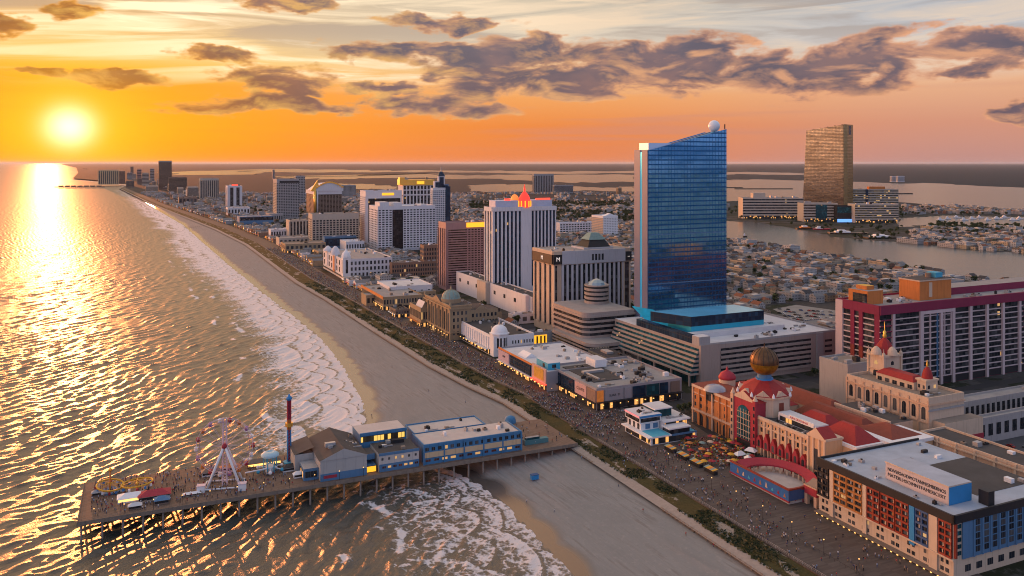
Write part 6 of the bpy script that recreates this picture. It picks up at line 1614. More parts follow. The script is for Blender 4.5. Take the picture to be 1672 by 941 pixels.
mb = MB(); mb.lathe(0, 0, [(3.4, 0), (3.3, 1.8), (2.8, 3), (1.5, 3.7), (.1, 4)], PBLUE, 10); mb.build('canopy', t_)
t_ = empty('ticket_wall', 'low teal kiosk wall on the pier deck next to the blue pier hall', 'kiosk', at(857, 728, 0), A)
mb = MB(); mb.box(0, 14, 0, 3, 0, 2.4, M('teal_paint', (.08, .20, .22), .7)); mb.build('wall', t_); mb = MB(); mb.box(1, 9, .6, 2.6, 2.42, 3.6, GLT, GREY); mb.build('counter_roof', t_)
# drop tower ride
t_ = on_pier('drop_tower', 'tall slender drop tower ride striped blue, red and orange on the pier', 'ride', 472, 757)
mb = MB(); mb.cyl(0, 0, 3.6, 0, 1.2, SKYB, 14, 2.8); mb.box(-2.6, 2.6, -2.6, 2.6, 0, .7, BLUEM); mb.build('base', t_)
for z0, z1, m_ in ((1.2, 17, BLUEP), (17, 22, ORPAINT), (22, 31.5, CRIM)):
    mb = MB(); e = .75
    for x in (-e, e):
        for y in (-e, e): mb.tube((x, y, z0), (x, y, z1), .24, m_)
    k = z0
    while k < z1 - 1.4: mb.tube((-e, -e, k), (e, -e, k + 1.5), .12, m_, 4); mb.tube((-e, e, k), (-e, -e, k + 1.5), .12, m_, 4); mb.tube((e, e, k), (-e, e, k + 1.5), .12, m_, 4); k += 1.5
    mb.box(-.45, .45, -.45, .45, z0, z1, [CRIM, ORPAINT, MAGENTA][[BLUEP, ORPAINT, CRIM].index(m_)]); mb.build('tower_section', t_)
mb = MB(); mb.cyl(0, 0, 1.9, 18.6, 20.4, GOLD, 12); mb.build('gondola_ring', t_)
mb = MB(); mb.lathe(0, 0, [(.9, 31.5), (1.5, 32.2), (1.5, 33), (.6, 33.6), (.3, 34.6)], BLUEP, 10); mb.build('cap', t_)
# ferris wheel
t_ = on_pier('ferris_wheel', 'white and purple ferris wheel with a tall A frame on the pier', 'ride', 367, 793)
t_.rotation_euler.z = R(12)
PURP = M('purple_paint', (.34, .16, .34), .6); WPINK = M('pink_white_paint', (.66, .52, .56), .6)
hub = Vector((0, 0, 18.6)); rw = 12.6
for y in (-1.3, 1.3):
    for x in (-7.5, 7.5):
        mb = MB(); mb.tube((x, y * 3.4, 0), hub + Vector((x * .03, y, 0)), .6, WHITE, 8); mb.build('leg', t_)
mb = MB(); mb.tube((-8.6, -5.2, .6), (8.6, -5.2, .6), .4, WHITE); mb.tube((-8.6, 5.2, .6), (8.6, 5.2, .6), .4, WHITE); mb.tube((-8.6, -5.2, .6), (-8.6, 5.2, .6), .35, WHITE); mb.tube((8.6, -5.2, .6), (8.6, 5.2, .6), .35, WHITE); mb.build('base_frame', t_)
mb = MB()
for x in (-1.0, 1.0):
    mb.tube((x, 0, 0), (x * .7, 0, 31.5), .38, WPINK)
for k in range(20): mb.tube((-.95, 0, 1.5 * k), (.95, 0, 1.5 * k + 1.5), .14, WPINK, 4); mb.tube((.95, 0, 1.5 * k), (-.95, 0, 1.5 * k + 1.5), .14, WPINK, 4)
mb.build('mast', t_)
mb = MB(); mb.tube(hub + Vector((0, -2, 0)), hub + Vector((0, 2, 0)), 1.1, CRIM, 12); mb.build('hub', t_)
ng = 18
for y in (-.9, .9):
    mb = MB(); P = [hub + Vector((rw * math.cos(2 * math.pi * k / 36), y, rw * math.sin(2 * math.pi * k / 36))) for k in range(37)]
    mb.path(P, .11, WPINK, 5); P = [hub + Vector(((rw - 1.4) * math.cos(2 * math.pi * k / 36), y, (rw - 1.4) * math.sin(2 * math.pi * k / 36))) for k in range(37)]; mb.path(P, .07, PURP, 4); mb.build('rim', t_)
for k in range(ng):
    a = 2 * math.pi * k / ng; e = hub + Vector((rw * math.cos(a), 0, rw * math.sin(a)))
    mb = MB(); mb.tube(hub + Vector((0, -.9, 0)), e + Vector((0, -.9, 0)), .07, WPINK, 4); mb.tube(hub + Vector((0, .9, 0)), e + Vector((0, .9, 0)), .07, WPINK, 4); mb.build('spoke', t_)
    mb = MB(); m_ = [CRIM, WHITE, PURP, ORPAINT][k % 4]; mb.lathe(e.x, e.y, [(.3, e.z - 1.9), (.9, e.z - 1.6), (.9, e.z - .7)], m_, 8); mb.lathe(e.x, e.y, [(1.05, e.z - .1), (.2, e.z + .4)], m_, 8); mb.tube(e + Vector((0, 0, -1.8)), e, .07, WHITE, 4); mb.build('gondola', t_)
for x, y in ((-9.5, -6), (8.5, -7)):
    mb = MB(); mb.box(x - 1.7, x + 1.7, y - 1.4, y + 1.4, 0, 3.0, WHITE); mb.box(x - 1.9, x + 1.9, y - 1.6, y + 1.6, 3.02, 3.3, WPINK); mb.build('ballast_box', t_)
# pavilion ride with light blue disc roof
t_ = on_pier('disc_ride', 'white ride under a pale blue disc canopy between wheel and drop tower', 'ride', 441, 770)
mb = MB(); mb.lathe(0, 0, [(4.2, 7.6), (4.4, 8.4), (3.2, 9.3), (1.4, 9.9), (1.2, 9.5), (.1, 9.4)], M('pale_blue_canopy', (.38, .56, .64), .6), 18); mb.build('canopy', t_)
for k in range(6):
    a = 2 * math.pi * k / 6; mb = MB(); mb.tube((3 * math.cos(a), 3 * math.sin(a), 0), (3 * math.cos(a), 3 * math.sin(a), 7.7), .26, SKYB); mb.build('post', t_)
    mb = MB(); mb.tube((0, 0, 2.4), (6.2 * math.cos(a + .4), 6.2 * math.sin(a + .4), 1.6), .3, WHITE); mb.ball(6.4 * math.cos(a + .4), 6.4 * math.sin(a + .4), 1.5, .9, [WHITE, SKYB][k % 2], 8); mb.build('arm', t_)
mb = MB(); mb.cyl(0, 0, 2.2, 0, 3, WHITE, 14); mb.build('base', t_)
mb = MB(); mb.tube((-12, -3, 2.2), (3, -2, 2.6), .35, WHITE); mb.build('boom', t_)
# yellow ring rides at the sea end
for px, py, lab, r_, tilt, ht in ((180, 803, 'yellow ring swing ride with a tall central pole near the pier end', 5.6, 8, 10.5), (224, 799, 'wide yellow ring ride lying flat beside the swing ride', 6.6, -4, 3.2)):
    t_ = on_pier('ring_ride', lab, 'ride', px, py)
    mb = MB(); mb.tube((0, 0, 0), (0, 0, ht), .4, ORPAINT, 8); mb.lathe(0, 0, [(.7, ht - 1), (.9, ht - .4), (.1, ht + .6)], GOLD, 8); mb.build('mast', t_)
    rg = empty('ring_frame', None, None, (0, 0, 3.0)); rg.parent = t_; rg.rotation_euler = (R(tilt), R(tilt * .7), 0)
    mb = MB(); mb.path([Vector((r_ * math.cos(2 * math.pi * k / 28), r_ * math.sin(2 * math.pi * k / 28), 0)) for k in range(29)], .42, M('yellow_paint', (.62, .33, .03), .5), 6)
    for k in range(8): a = 2 * math.pi * k / 8; mb.tube((0, 0, 1.2), (r_ * math.cos(a), r_ * math.sin(a), 0), .12, MATS['yellow_paint'], 4)
    o_ = mb.build('ring', rg)
    for k in range(12):
        a = 2 * math.pi * k / 12; mb = MB(); mb.box(r_ * math.cos(a) - .5, r_ * math.cos(a) + .5, r_ * math.sin(a) - .5, r_ * math.sin(a) + .5, -1.7, -.6, [CRIM, BLUEP, WHITE][k % 3]); mb.build('seat', rg)
    mb = MB(); mb.cyl(0, 0, r_ * .8, 0, .6, BLUEM if ht > 5 else BROWN, 18); mb.build('platform', t_)
# stalls and tents on the deck
for k, (px, py, w_, d_, h_, m_, lab) in enumerate([
        (226, 822, 13, 7, 3.2, CRIM, 'crimson roofed fair stall under the flat yellow ring ride'), (192, 824, 11, 6, 2.8, WHITE, 'white roofed fair stall with red front at the pier end'),
        (252, 826, 6, 4, 2.6, BLUEM, 'small blue stall right of the crimson fair stall'), (300, 812, 7, 2.2, 1.2, WHITE, 'low white boat shaped bumper car stand on the pier'),
        (330, 780, 8, 4, 2.8, BROWN, 'brown snack stand by the far pier railing behind the wheel'), (404, 766, 16, 4, 3, WOODP, 'timber arcade wall behind the disc ride'),
        (360, 772, 9, 3, 2.4, ORPAINT, 'orange stall behind the ferris wheel legs'), (462, 772, 7, 4, 2.6, ROOFD, 'dark stall in front of the drop tower'),
        (150, 812, 3, 2.4, 2.2, GREY, 'small grey hut by the end railing of the pier'), (505, 768, 6, 3, 2.6, ORPAINT, 'orange lit stall left of the gabled hall'),
        (480, 782, 5, 2.5, 2.4, WHITE, 'white kiosk on the near pier edge by the drop tower'), (210, 834, 5, 2.5, 2.2, ROOFW, 'pale kiosk on the near pier edge at the sea end')]):
    t_ = on_pier('fair_stall', lab, 'stall', px, py)
    mb = MB(); mb.box(0, w_, 0, d_, 0, h_ * .7, [BEIGE, WHITE, BROWN][k % 3]); mb.box(.2, w_ - .2, -.07, -.02, h_ * .25, h_ * .6, LAMP if k % 4 == 1 else DARK); mb.build('booth', t_)
    mb = MB(); mb.hip(-.4, w_ + .4, -.4, d_ + .4, h_ * .7 + .02, h_ * 1.25, m_); mb.build('roof', t_)
PIERLAMP = []
for k in range(11):
    t_ = empty('pier_lamp', ['first', 'second', 'third', 'fourth', 'fifth', 'sixth', 'seventh', 'eighth', 'ninth', 'tenth', 'eleventh'][k] + ' lit lamp post from the sea end on the pier railing', 'lamp', W(PU0 + .8, PV0 + 6 + k * 11.5), A, 'lamps along the pier')
    mb = MB(); mb.tube((0, 0, 0), (0, 0, 4.2), .09, DARK, 5); mb.build('post', t_); mb = MB(); mb.ball(0, 0, 4.4, .22, LAMP, 8); mb.build('lamp_head', t_)

# ------------------------------------------------------------------ fence, groynes, beach box
mb = MB(); uu_ = [u for u in np.arange(150, 1500, 3.0) if abs(u - 411) > 26 and int(u / 61) % 7 != 5]
for u in uu_:
    v = float(fence_v(u)); p, q = W(u, v - .4, -3.2), W(u + 2.9, float(fence_v(u + 2.9)) - .4, -3.2)
    for z in (.35, 1.0): mb.tube(p + Vector((0, 0, z)), q + Vector((0, 0, z)), .06, WOODP, 4)
    for k in range(5): s_ = p.lerp(q, k / 5); mb.add([s_ + Vector((0, 0, -.4)), s_.lerp(q, .11) + Vector((0, 0, -.4)), s_.lerp(q, .11) + Vector((0, 0, 1.35)), s_ + Vector((0, 0, 1.35))], [(0, 1, 2, 3)], WOODP)
tag(mb.build('dune_fence'), 'weathered slat fence running between the beach and the grassy dunes', 'fence')
mb = MB()
for u in np.arange(150, 1500, 2.4):
    if abs(u - 411) < 25 or 395 < u < 470: continue
    v = float(walk_v(u)); p, q = W(u, v + .25, 0), W(u + 2.4, float(walk_v(u + 2.4)) + .25, 0)
    mb.tube(p, p + Vector((0, 0, 1.1)), .06, STEEL, 4); mb.tube(p + Vector((0, 0, 1.1)), q + Vector((0, 0, 1.1)), .05, STEEL, 4); mb.tube(p + Vector((0, 0, .6)), q + Vector((0, 0, .6)), .03, STEEL, 4)
tag(mb.build('boardwalk_railing'), 'thin steel railing along the sea side edge of the boardwalk', 'railing')
mb = MB()
for u in np.arange(150, 700, 2.6):
    if 395 < u < 470: continue
    v = float(walk_v(u)) + 13; p, q = W(u, v, 0), W(u + 2.6, float(walk_v(u + 2.6)) + 13, 0)
    mb.tube(p, p + Vector((0, 0, 1.0)), .06, DARK, 4); mb.tube(p + Vector((0, 0, 1.0)), q + Vector((0, 0, 1.0)), .05, DARK, 4)
tag(mb.build('middle_railing'), 'dark railing along the middle of the boardwalk', 'railing')
for k, (px, py, L_) in enumerate(((345, 369, 60), (320, 352, 40), (296, 342, 40), (275, 333, 50))):
    u, v = uvat(px, py, -4); t_ = empty('groyne', ['nearest', 'second nearest', 'third nearest', 'farthest'][k] + ' dark timber groyne crossing the far beach', 'groyne', W(u, v, -6.5), A, 'groynes on the far beach')
    mb = MB()
    for j in range(14): mb.tube((-L_ * j / 13, (j % 2) * .4, -2), (-L_ * j / 13, (j % 2) * .4, 3.2 - j * .16), .5, DARK, 6)
    mb.build('piles', t_)if False else mb.build('timber_wall', t_)
t_ = empty('beach_box', 'blue storage box standing alone on the sand beside the pier', 'box', at(869, 783, -5.6), A)
mb = MB(); mb.box(0, 3.6, 0, 2.2, -.5, 1.7, M('bright_blue_paint')); mb.build('body', t_); mb = MB(); mb.box(-.15, 3.75, -.15, 2.35, 1.72, 1.95, NAVY); mb.build('lid', t_)
for k in range(5): pass
for k, (px, py, lab) in enumerate(((1132, 872, 'dark lifeguard boat lying on the sand near the fence'), (1003, 783, 'small dark trailer parked on sand by the fence'))):
    t_ = empty('beach_boat', lab, 'boat', at(px, py, -4.2), A + .4)
    mb = MB(); mb.add([(0, 0, .3), (2.6, -1, .9), (5, -.9, .9), (5, .9, .9), (2.6, 1, .9), (1, 0, 0), (5, 0, -.1)], [(0, 5, 1), (5, 6, 2, 1), (0, 4, 5), (5, 4, 3, 6), (0, 1, 2, 3, 4), (2, 6, 3)], DARK); mb.build('hull', t_)
    mb = MB(); mb.tube((3, -.3, .9), (3.2, -.3, 2.3), .08, ORPAINT, 4); mb.box(2.4, 3.4, -.5, .5, .92, 1.3, ORPAINT); mb.build('seat', t_)

# ------------------------------------------------------------------ boardwalk lamps
k = 0
for u in list(np.arange(222, 392, 17)) + list(np.arange(470, 860, 26)):
    t_ = empty('street_lamp', 'lit lamp post by the boardwalk railing, ' + ('below the pier' if u < 392 else 'beyond the pier') + f', number {k + 1} from the near end', 'lamp', W(u, float(walk_v(u)) + 13.4), A, 'lamp posts along the boardwalk'); k += 1
    mb = MB(); mb.tube((0, 0, 0), (0, 0, 5.6), .1, DARK, 5, .07); mb.build('post', t_); mb = MB(); mb.ball(0, 0, 5.8, .22, LAMP, 8); mb.build('lamp_head', t_)

# ------------------------------------------------------------------ fun garden in front of the casino
def leaf_blob(r, n, seed, mats, sz=.5, flat=.7):
    rr = random.Random(seed); mb = MB()
    for k in range(n):
        a, e = rr.uniform(0, 6.28), math.acos(rr.uniform(-.2, 1)); q = r * rr.uniform(.55, 1.0)
        c = Vector((q * math.sin(e) * math.cos(a), q * math.sin(e) * math.sin(a), q * math.cos(e) * flat)); n_ = Vector((rr.gauss(0, 1), rr.gauss(0, 1), rr.gauss(.5, 1))).normalized(); t1 = n_.orthogonal().normalized(); t2 = n_.cross(t1); s_ = sz * rr.uniform(.6, 1.4)
        mb.add([c - t1 * s_, c + t2 * s_ * .6, c + t1 * s_, c - t2 * s_ * .6], [(0, 1, 2, 3)], rr.choice(mats))
    return mb
LEAF1 = M('leaf_green', (.055, .085, .025), .8, var=.5, scale=2); LEAF2 = M('leaf_dark', (.025, .045, .02), .85, var=.5, scale=2); LEAF3 = M('leaf_olive', (.095, .095, .03), .85, var=.5, scale=2)
FLR, FLY, FLP = M('red_flowers', (.42, .03, .05), .8), M('yellow_flowers', (.58, .36, .04), .8), M('pink_flowers', (.48, .16, .22), .8)
rg = random.Random(21); ns = ['red', 'yellow', 'orange', 'green', 'crimson', 'pale']
gm = [CRIM, MATS['yellow_paint'], ORPAINT, PATINA, RED, CREAM]
cells = [(px, py) for py in (722, 731, 740, 749, 758) for px in range(1118, 1236, 8) if (py - 716) < (px - 1095) * .9 and (1250 - px) > (py - 715) * .55]
near = {722: 'back row', 731: 'second row', 740: 'middle row', 749: 'fourth row', 758: 'front row'}
proto = None; col_i = {}
for i, (px, py) in enumerate(cells):
    k = rg.choice(range(6)); P = at(px + rg.uniform(-4, 4), py + rg.uniform(-3, 3), 0); kind = rg.choice('uubbr'); col_i[py] = col_i.get(py, 0) + 1
    od = ['first', 'second', 'third', 'fourth', 'fifth', 'sixth', 'seventh', 'eighth', 'ninth', 'tenth', 'eleventh', 'twelfth', 'thirteenth', 'fourteenth', 'fifteenth', 'sixteenth'][col_i[py] - 1]
    if kind == 'u':
        t_ = empty('parasol', f'{ns[k]} parasol, {od} from the left in the {near[py]} of the fun garden', 'parasol', P, rg.uniform(0, 6), 'fun garden before the casino')
        mb = MB(); mb.tube((0, 0, 0), (0, 0, 2.9), .07, DARK, 5); mb.build('pole', t_); mb = MB(); mb.lathe(0, 0, [(1.9, 2.3), (1.0, 2.8), (.05, 3.1)], gm[k], 8, False); mb.build('canopy', t_)
    elif kind == 'b':
        t_ = empty('flower_bed', f'flower bed, {od} from the left in the {near[py]} of the fun garden', 'flower bed', P, rg.uniform(0, 6), 'fun garden before the casino')
        mb = MB(); mb.cyl(0, 0, 2.0, 0, .5, BRICK, 10); mb.build('planter', t_)
        o_ = leaf_blob(2.3, 130, i, [LEAF1, LEAF2, LEAF3, rg.choice([FLR, FLY, FLP]), rg.choice([FLR, FLY])], .34).build('flowers', t_); o_.location.z = .4
    else:
        t_ = empty('fair_ride', f'small {ns[k]} fair ride, {od} from the left in the {near[py]} of the fun garden', 'ride', P, rg.uniform(0, 6), 'fun garden before the casino')
        mb = MB(); mb.cyl(0, 0, .5, 0, 2.6, gm[(k + 2) % 6], 8)
        for j in range(6): a = j * 1.047; mb.tube((0, 0, 2.2), (2.5 * math.cos(a), 2.5 * math.sin(a), 1.4 + (j % 2) * 1.2), .13, gm[k], 5)
        mb.build('arms', t_)
        for j in range(6): a = j * 1.047; mb = MB(); mb.ball(2.6 * math.cos(a), 2.6 * math.sin(a), 1.2 + (j % 2) * 1.2, .55, gm[(k + j) % 6], 8); mb.build('cabin', t_)
for j, (px, py, lab) in enumerate(((1099, 741, 'left end'), (1120, 753, 'second place'), (1142, 765, 'middle'), (1166, 777, 'right end'))):
    t_ = empty('food_stall', f'low yellow striped food stall at the {lab} of the row edging the boardwalk', 'stall', at(px, py, 0), A + R(90), 'food stalls edging the boardwalk')
    mb = MB(); mb.box(0, 7.5, -2, 0, 0, 1.7, DARK, WOODP); mb.build('counter', t_)
    for q in range(5): mb = MB(); mb.add([(q * 1.5, -2.4, 2.6), (q * 1.5 + 1.48, -2.4, 2.6), (q * 1.5 + 1.48, .6, 2.1), (q * 1.5, .6, 2.1)], [(0, 1, 2, 3)], [MATS['yellow_paint'], PATINA, ORPAINT][q % 3]); mb.build('awning', t_)
    mb = MB(); [mb.tube((x, y, 0), (x, y, 2.5), .06, DARK, 4) for x in (.1, 7.4) for y in (-2.2, .3)]; mb.build('frame', t_)
for j, (px, py) in enumerate(((1208, 748), (1222, 756), (1226, 742))):
    t_ = empty('white_tent', ['left', 'nearest', 'farthest'][j] + ' white tent roof between the fun garden and the casino', 'tent', at(px, py, 0), A + j)
    mb = MB(); mb.hip(-3, 3, -2, 2, 1.9, 3.6, WHITE, 1.9); mb.build('roof', t_); mb = MB(); [mb.tube((x, y, 0), (x, y, 2), .06, STEEL, 4) for x in (-2.8, 2.8) for y in (-1.8, 1.8)]; mb.build('frame', t_)
# ------------------------------------------------------------------ what is taken: building footprints and bays
bpy.context.view_layer.update()
FOOT = []
for o in [o for o in scene.objects if o.parent is None and o.type == 'EMPTY' and o.get('category') in
          ('hotel', 'tower', 'tower_block', 'building', 'hall', 'theatre', 'mall', 'shops', 'casino', 'skyscraper', 'restaurant', 'arena', 'gatehouse')]:
    pts = [c.matrix_world @ Vector(q) for c in o.children_recursive if c.type == 'MESH' for q in c.bound_box]
    if not pts: continue
    uv_ = [UV(p.x, p.y) for p in pts]
    FOOT.append((min(p[0] for p in uv_) - 3, max(p[0] for p in uv_) + 3, min(p[1] for p in uv_) - 3, max(p[1] for p in uv_) + 3))
def taken(u, v, r=6):
    return any(a - r < u < b_ + r and c - r < v < d_ + r for a, b_, c, d_ in FOOT)
def pip(x, y, poly):
    r = False; j = len(poly) - 1
    for i in range(len(poly)):
        xi, yi = poly[i]; xj, yj = poly[j]
        if (yi > y) != (yj > y) and x < (xj - xi) * (y - yi) / (yj - yi) + xi: r = not r
        j = i
    return r
def pix(p): return 836 + F * p.x / p.y, HY + F * (CH - p.z) / p.y
def in_bay(p):
    x, y = pix(p); return any(pip(x, y, q) for q in BAYS)
dg = bpy.context.evaluated_depsgraph_get()
CAMP = Vector((0, 0, CH))
def seen(p, slack=14):
    d = p - CAMP; L_ = d.length
    hit, loc, nrm, idx, ob, mx = scene.ray_cast(dg, CAMP, d.normalized(), distance=L_ - slack)
    while hit and ob.name.startswith('haze'):
        o2 = loc + d.normalized() * 1.0; hit, loc, nrm, idx, ob, mx = scene.ray_cast(dg, o2, d.normalized(), distance=max(.1, L_ - slack - (o2 - CAMP).length))
    return not hit
LOTS = [(1250, 496, 1372, 540), (1560, 640, 1700, 735)]
def in_lot(p):
    x, y = pix(p); return any(a < x < c and b_ < y < d_ for a, b_, c, d_ in LOTS)
PARKS = [[(765, 318), (1036, 316), (1036, 338), (765, 345)], [(905, 345), (1036, 348), (1036, 362), (905, 362)]]
def in_park(p):
    x, y = pix(p); return any(pip(x, y, q) for q in PARKS)
def zone(p):
    x, y = pix(p)
    if x > 1186:
        if y < 350: return 'across the bay'
        if y < 398 and x > 1440: return 'on the wharf'
        if y < 440: return 'by the channel'
        if x > 1372: return 'behind the magenta hotel'
        if y < 480: return 'beyond the podium'
        return 'by the parking field'
    if x > 905: return 'left of the blue tower'
    if x > 730: return 'behind the white tower'
    if x > 560: return 'behind the gold crown'
    if x > 440: return 'behind the swoosh hotel'
    return 'behind the far hotels'
ORD = ['nearest', 'second nearest', 'third nearest', 'fourth nearest', 'fifth nearest', 'sixth nearest', 'seventh nearest', 'eighth nearest', 'ninth nearest', 'tenth nearest', 'eleventh nearest', 'twelfth nearest']
def ordinal(n): return ORD[n] if n < 12 else f'{n + 1}th nearest'

# ------------------------------------------------------------------ houses
def wallm(name, c):
    """small far house walls: a row of dark windows per storey"""
    m, t, b = new_mat(name); MATS[name] = m
    x, y, z = t.coord('Object')
    fx = ((x + y * 1.0) / 2.2).frac(); fz = (z / 3.0).frac()
    w_ = fx.gt(.35) * fx.lt(.72) * fz.gt(.35) * fz.lt(.78)
    n = t.noise(t.pos(), .4, 4, .6)
    cc = t.mix(n, tuple(k * .82 for k in c), tuple(min(1, k * 1.12) for k in c))
    t.set(b, Base_Color=t.mix(w_, cc, (.025, .028, .032)), Roughness=.75)
    return m
HW = [('white', wallm('white_house_wall', (.43, .42, .41))), ('cream', wallm('cream_house_wall', (.38, .31, .22))), ('grey', wallm('grey_house_wall', (.34, .33, .33))), ('tan', wallm('tan_house_wall', (.34, .25, .17))), ('brick', wallm('brick_house_wall', (.23, .12, .08)))]
HR = [('dark', M('dark_shingles', (.055, .052, .055), .95, var=.3, scale=.5)), ('grey', M('grey_shingles', (.18, .175, .175), .95, var=.3, scale=.5)), ('brown', M('brown_shingles', (.13, .085, .06), .95, var=.3, scale=.5)), ('pale', M('pale_roofing', (.36, .35, .35), .9, var=.3)), ('rust', M('rust_shingles', (.21, .085, .05), .95, var=.3, scale=.5))]
def house_mesh(kind, w, d, h, wm, rm):
    a, r_ = MB(), MB()
    a.box(-w / 2, w / 2, -d / 2, d / 2, -.5, h, wm, rm)
    if kind == 'gabled': r_.gable(-w / 2, w / 2, -d / 2, d / 2, h + .02, h + w * .32, rm, wm, over=.4)
    elif kind == 'hipped': r_.hip(-w / 2 - .4, w / 2 + .4, -d / 2 - .4, d / 2 + .4, h + .02, h + w * .28, rm)
    else:
        r_.box(-w / 2 - .1, w / 2 + .1, -d / 2 - .1, -d / 2 + .3, h - .3, h + .7, wm); r_.box(-w / 2 - .1, w / 2 + .1, d / 2 - .3, d / 2 + .1, h - .3, h + .7, wm)
        r_.box(-w * .2, w * .1, -d * .1, d * .2, h + .02, h + 1.6, STEEL); r_.box(w * .2, w * .3, -d * .3, -d * .2, h + .02, h + 1.1, DARK)
    return a, r_
hr_ = random.Random(11); SPECS = []
for k in range(30):
    kind = hr_.choice(['gabled', 'gabled', 'hipped', 'flat', 'flat'])
    wi, ri = hr_.choice([0, 0, 1, 2, 2, 3, 4]), hr_.choice([0, 0, 1, 1, 2, 3, 4]) if kind != 'flat' else hr_.choice([0, 0, 1, 1, 3])
    big = kind == 'flat' and hr_.random() < .6
    w, d, h = (hr_.uniform(14, 24), hr_.uniform(18, 34), hr_.uniform(6, 12)) if big else (hr_.uniform(7, 10), hr_.uniform(9, 14), hr_.uniform(4.5, 8))
    SPECS.append((kind, wi, ri, big, w, d, h, *house_mesh(kind, w, d, h, HW[wi][1], HR[ri][1])))
PROTO = {}
cand = []
u = 436.0
while u < 5600:
    v = float(front_v(u)) + 26
    step_u = 15 if u < 1700 else (20 if u < 3000 else 30)
    while v < min(1900 + u * .5, 4200):
        vv = v + hr_.uniform(-1.2, 1.2); uu2 = u + hr_.uniform(-1.5, 1.5)
        v += 19 if u < 1700 else (25 if u < 3000 else 36)
        if (vv / 105.0) % 1 < .085 + .05 or (uu2 / 62.0) % 1 < .16: continue
        if hr_.random() < .12: continue
        p = W(uu2, vv, 0); x, y = pix(p)
        if not (-40 < x < 1712) or y > 720: continue
        k = hr_.randrange(30); big = SPECS[k][3]
        if taken(uu2, vv, 16 if big else 8) or in_bay(p) or in_lot(p): continue
        if in_park(p) and hr_.random() < .8: continue
        if x > 1186 and y < 352 and not (y > 338 and x > 1470): continue
        if x > 1150 and y < 396 and y > 350 and not (x > 1490 and y > 376): continue
        if x > 700 and y < 300: continue
        cand.append((p.y, uu2, vv, k, hr_.choice([0, 0, 0, math.pi / 2, math.pi / 2]) + A + hr_.gauss(0, .012)))
    u += step_u
cand.sort()
things, rest, cnt = [], [], {}
for c in cand:
    p = W(c[1], c[2], 7)
    (things if len(things) < 285 and seen(p) else rest).append(c)
for Y_, u, v, k, rz in things:
    kind, wi, ri, big, w, d, h, a, r_ = SPECS[k]
    nm = 'apartment_house' if big else 'house'
    p = W(u, v, 0); z_ = zone(p); lab = f'{HW[wi][0]} {"flat roofed" if kind == "flat" else kind} {"block" if big else "house"} with {HR[ri][0]} roof' if kind != 'flat' else f'{"large" if big else "small"} {HW[wi][0]} flat {HR[ri][0]} roofed block'
    n_ = cnt.get((lab, z_), 0); cnt[(lab, z_)] = n_ + 1
    lab2 = f'{ordinal(n_)} {lab} {z_}'
    if k not in PROTO:
        o = a.build(nm); ch = r_.build('roof' if kind != 'flat' else 'parapet', o); PROTO[k] = o
    else:
        o = PROTO[k].copy(); COL.objects.link(o); o.name = nm
        for c_ in PROTO[k].children: d_ = c_.copy(); COL.objects.link(d_); d_.parent = o
    o.location = p; o.rotation_euler = (0, 0, rz); tag(o, lab2, 'house', 'low houses of the town')
def merge(name, items, kind='stuff'):
    """many small far things as one object: items are (vertices, faces, material indices, materials)"""
    V, Fc, Mi, mats = [], [], [], []; n = 0
    for v, f, mi, ml in items:
        V.append(v)
        idx = []
        for m_ in ml:
            if m_ not in mats: mats.append(m_)
            idx.append(mats.index(m_))
        Fc += [[i + n for i in q] for q in f]; Mi += [idx[i] for i in mi]; n += len(v)
    me = bpy.data.meshes.new(name); me.from_pydata(np.concatenate(V).tolist(), [], Fc); me.polygons.foreach_set('material_index', Mi)
    for m_ in mats: me.materials.append(m_)
    me.update(); return tag(link(name, me), kind=kind)
def placed(mb, p, rz, s=1.0):
    c, s_ = math.cos(rz), math.sin(rz); v = np.array(mb.v) * s
    return np.stack([v[:, 0] * c - v[:, 1] * s_ + p[0], v[:, 0] * s_ + v[:, 1] * c + p[1], v[:, 2] + p[2]], 1), mb.f, mb.m, mb.mats
its = []
for Y_, u, v, k, rz in rest[:5200]:
    for mb in SPECS[k][7:9]: its.append(placed(mb, W(u, v, 0), rz))
merge('distant_houses', its)

# ------------------------------------------------------------------ trees
def crown(seed, r=3.4, hgt=6.2, n=210):
    rr = random.Random(seed); mb = MB(); lobes = [(rr.uniform(-.45, .45) * r, rr.uniform(-.45, .45) * r, rr.uniform(.35, .85) * hgt + 1, rr.uniform(.45, .75) * r) for _ in range(6)]
    for k in range(n):
        lx, ly, lz, lr = rr.choice(lobes); a, e = rr.uniform(0, 6.28), math.acos(rr.uniform(-1, 1)); q = lr * rr.uniform(.5, 1.05)
        c = Vector((lx + q * math.sin(e) * math.cos(a), ly + q * math.sin(e) * math.sin(a), lz + q * math.cos(e) * .85)); n_ = Vector((rr.gauss(0, 1), rr.gauss(0, 1), rr.gauss(.6, 1))).normalized(); t1 = n_.orthogonal().normalized(); t2 = n_.cross(t1); s_ = rr.uniform(.45, 1.0)
        mb.add([c - t1 * s_, c + t2 * s_ * .7, c + t1 * s_, c - t2 * s_ * .7], [(0, 1, 2, 3)], rr.choice([LEAF1, LEAF2, LEAF2, LEAF3] if seed % 3 else [LEAF2, LEAF2, LEAF1]))
    return mb
def trunk(seed):
    rr = random.Random(seed); mb = MB(); mb.tube((0, 0, -.3), (.1, 0, 3.0), .28, WOODP, 6, .18)
    for k in range(3): a = rr.uniform(0, 6.28); mb.tube((.1, 0, 2.6), (1.4 * math.cos(a), 1.4 * math.sin(a), 4.8), .14, WOODP, 5, .05)
    return mb
CR = [crown(s) for s in range(7)]; TRK = trunk(1)
tr_ = random.Random(3); tc = []
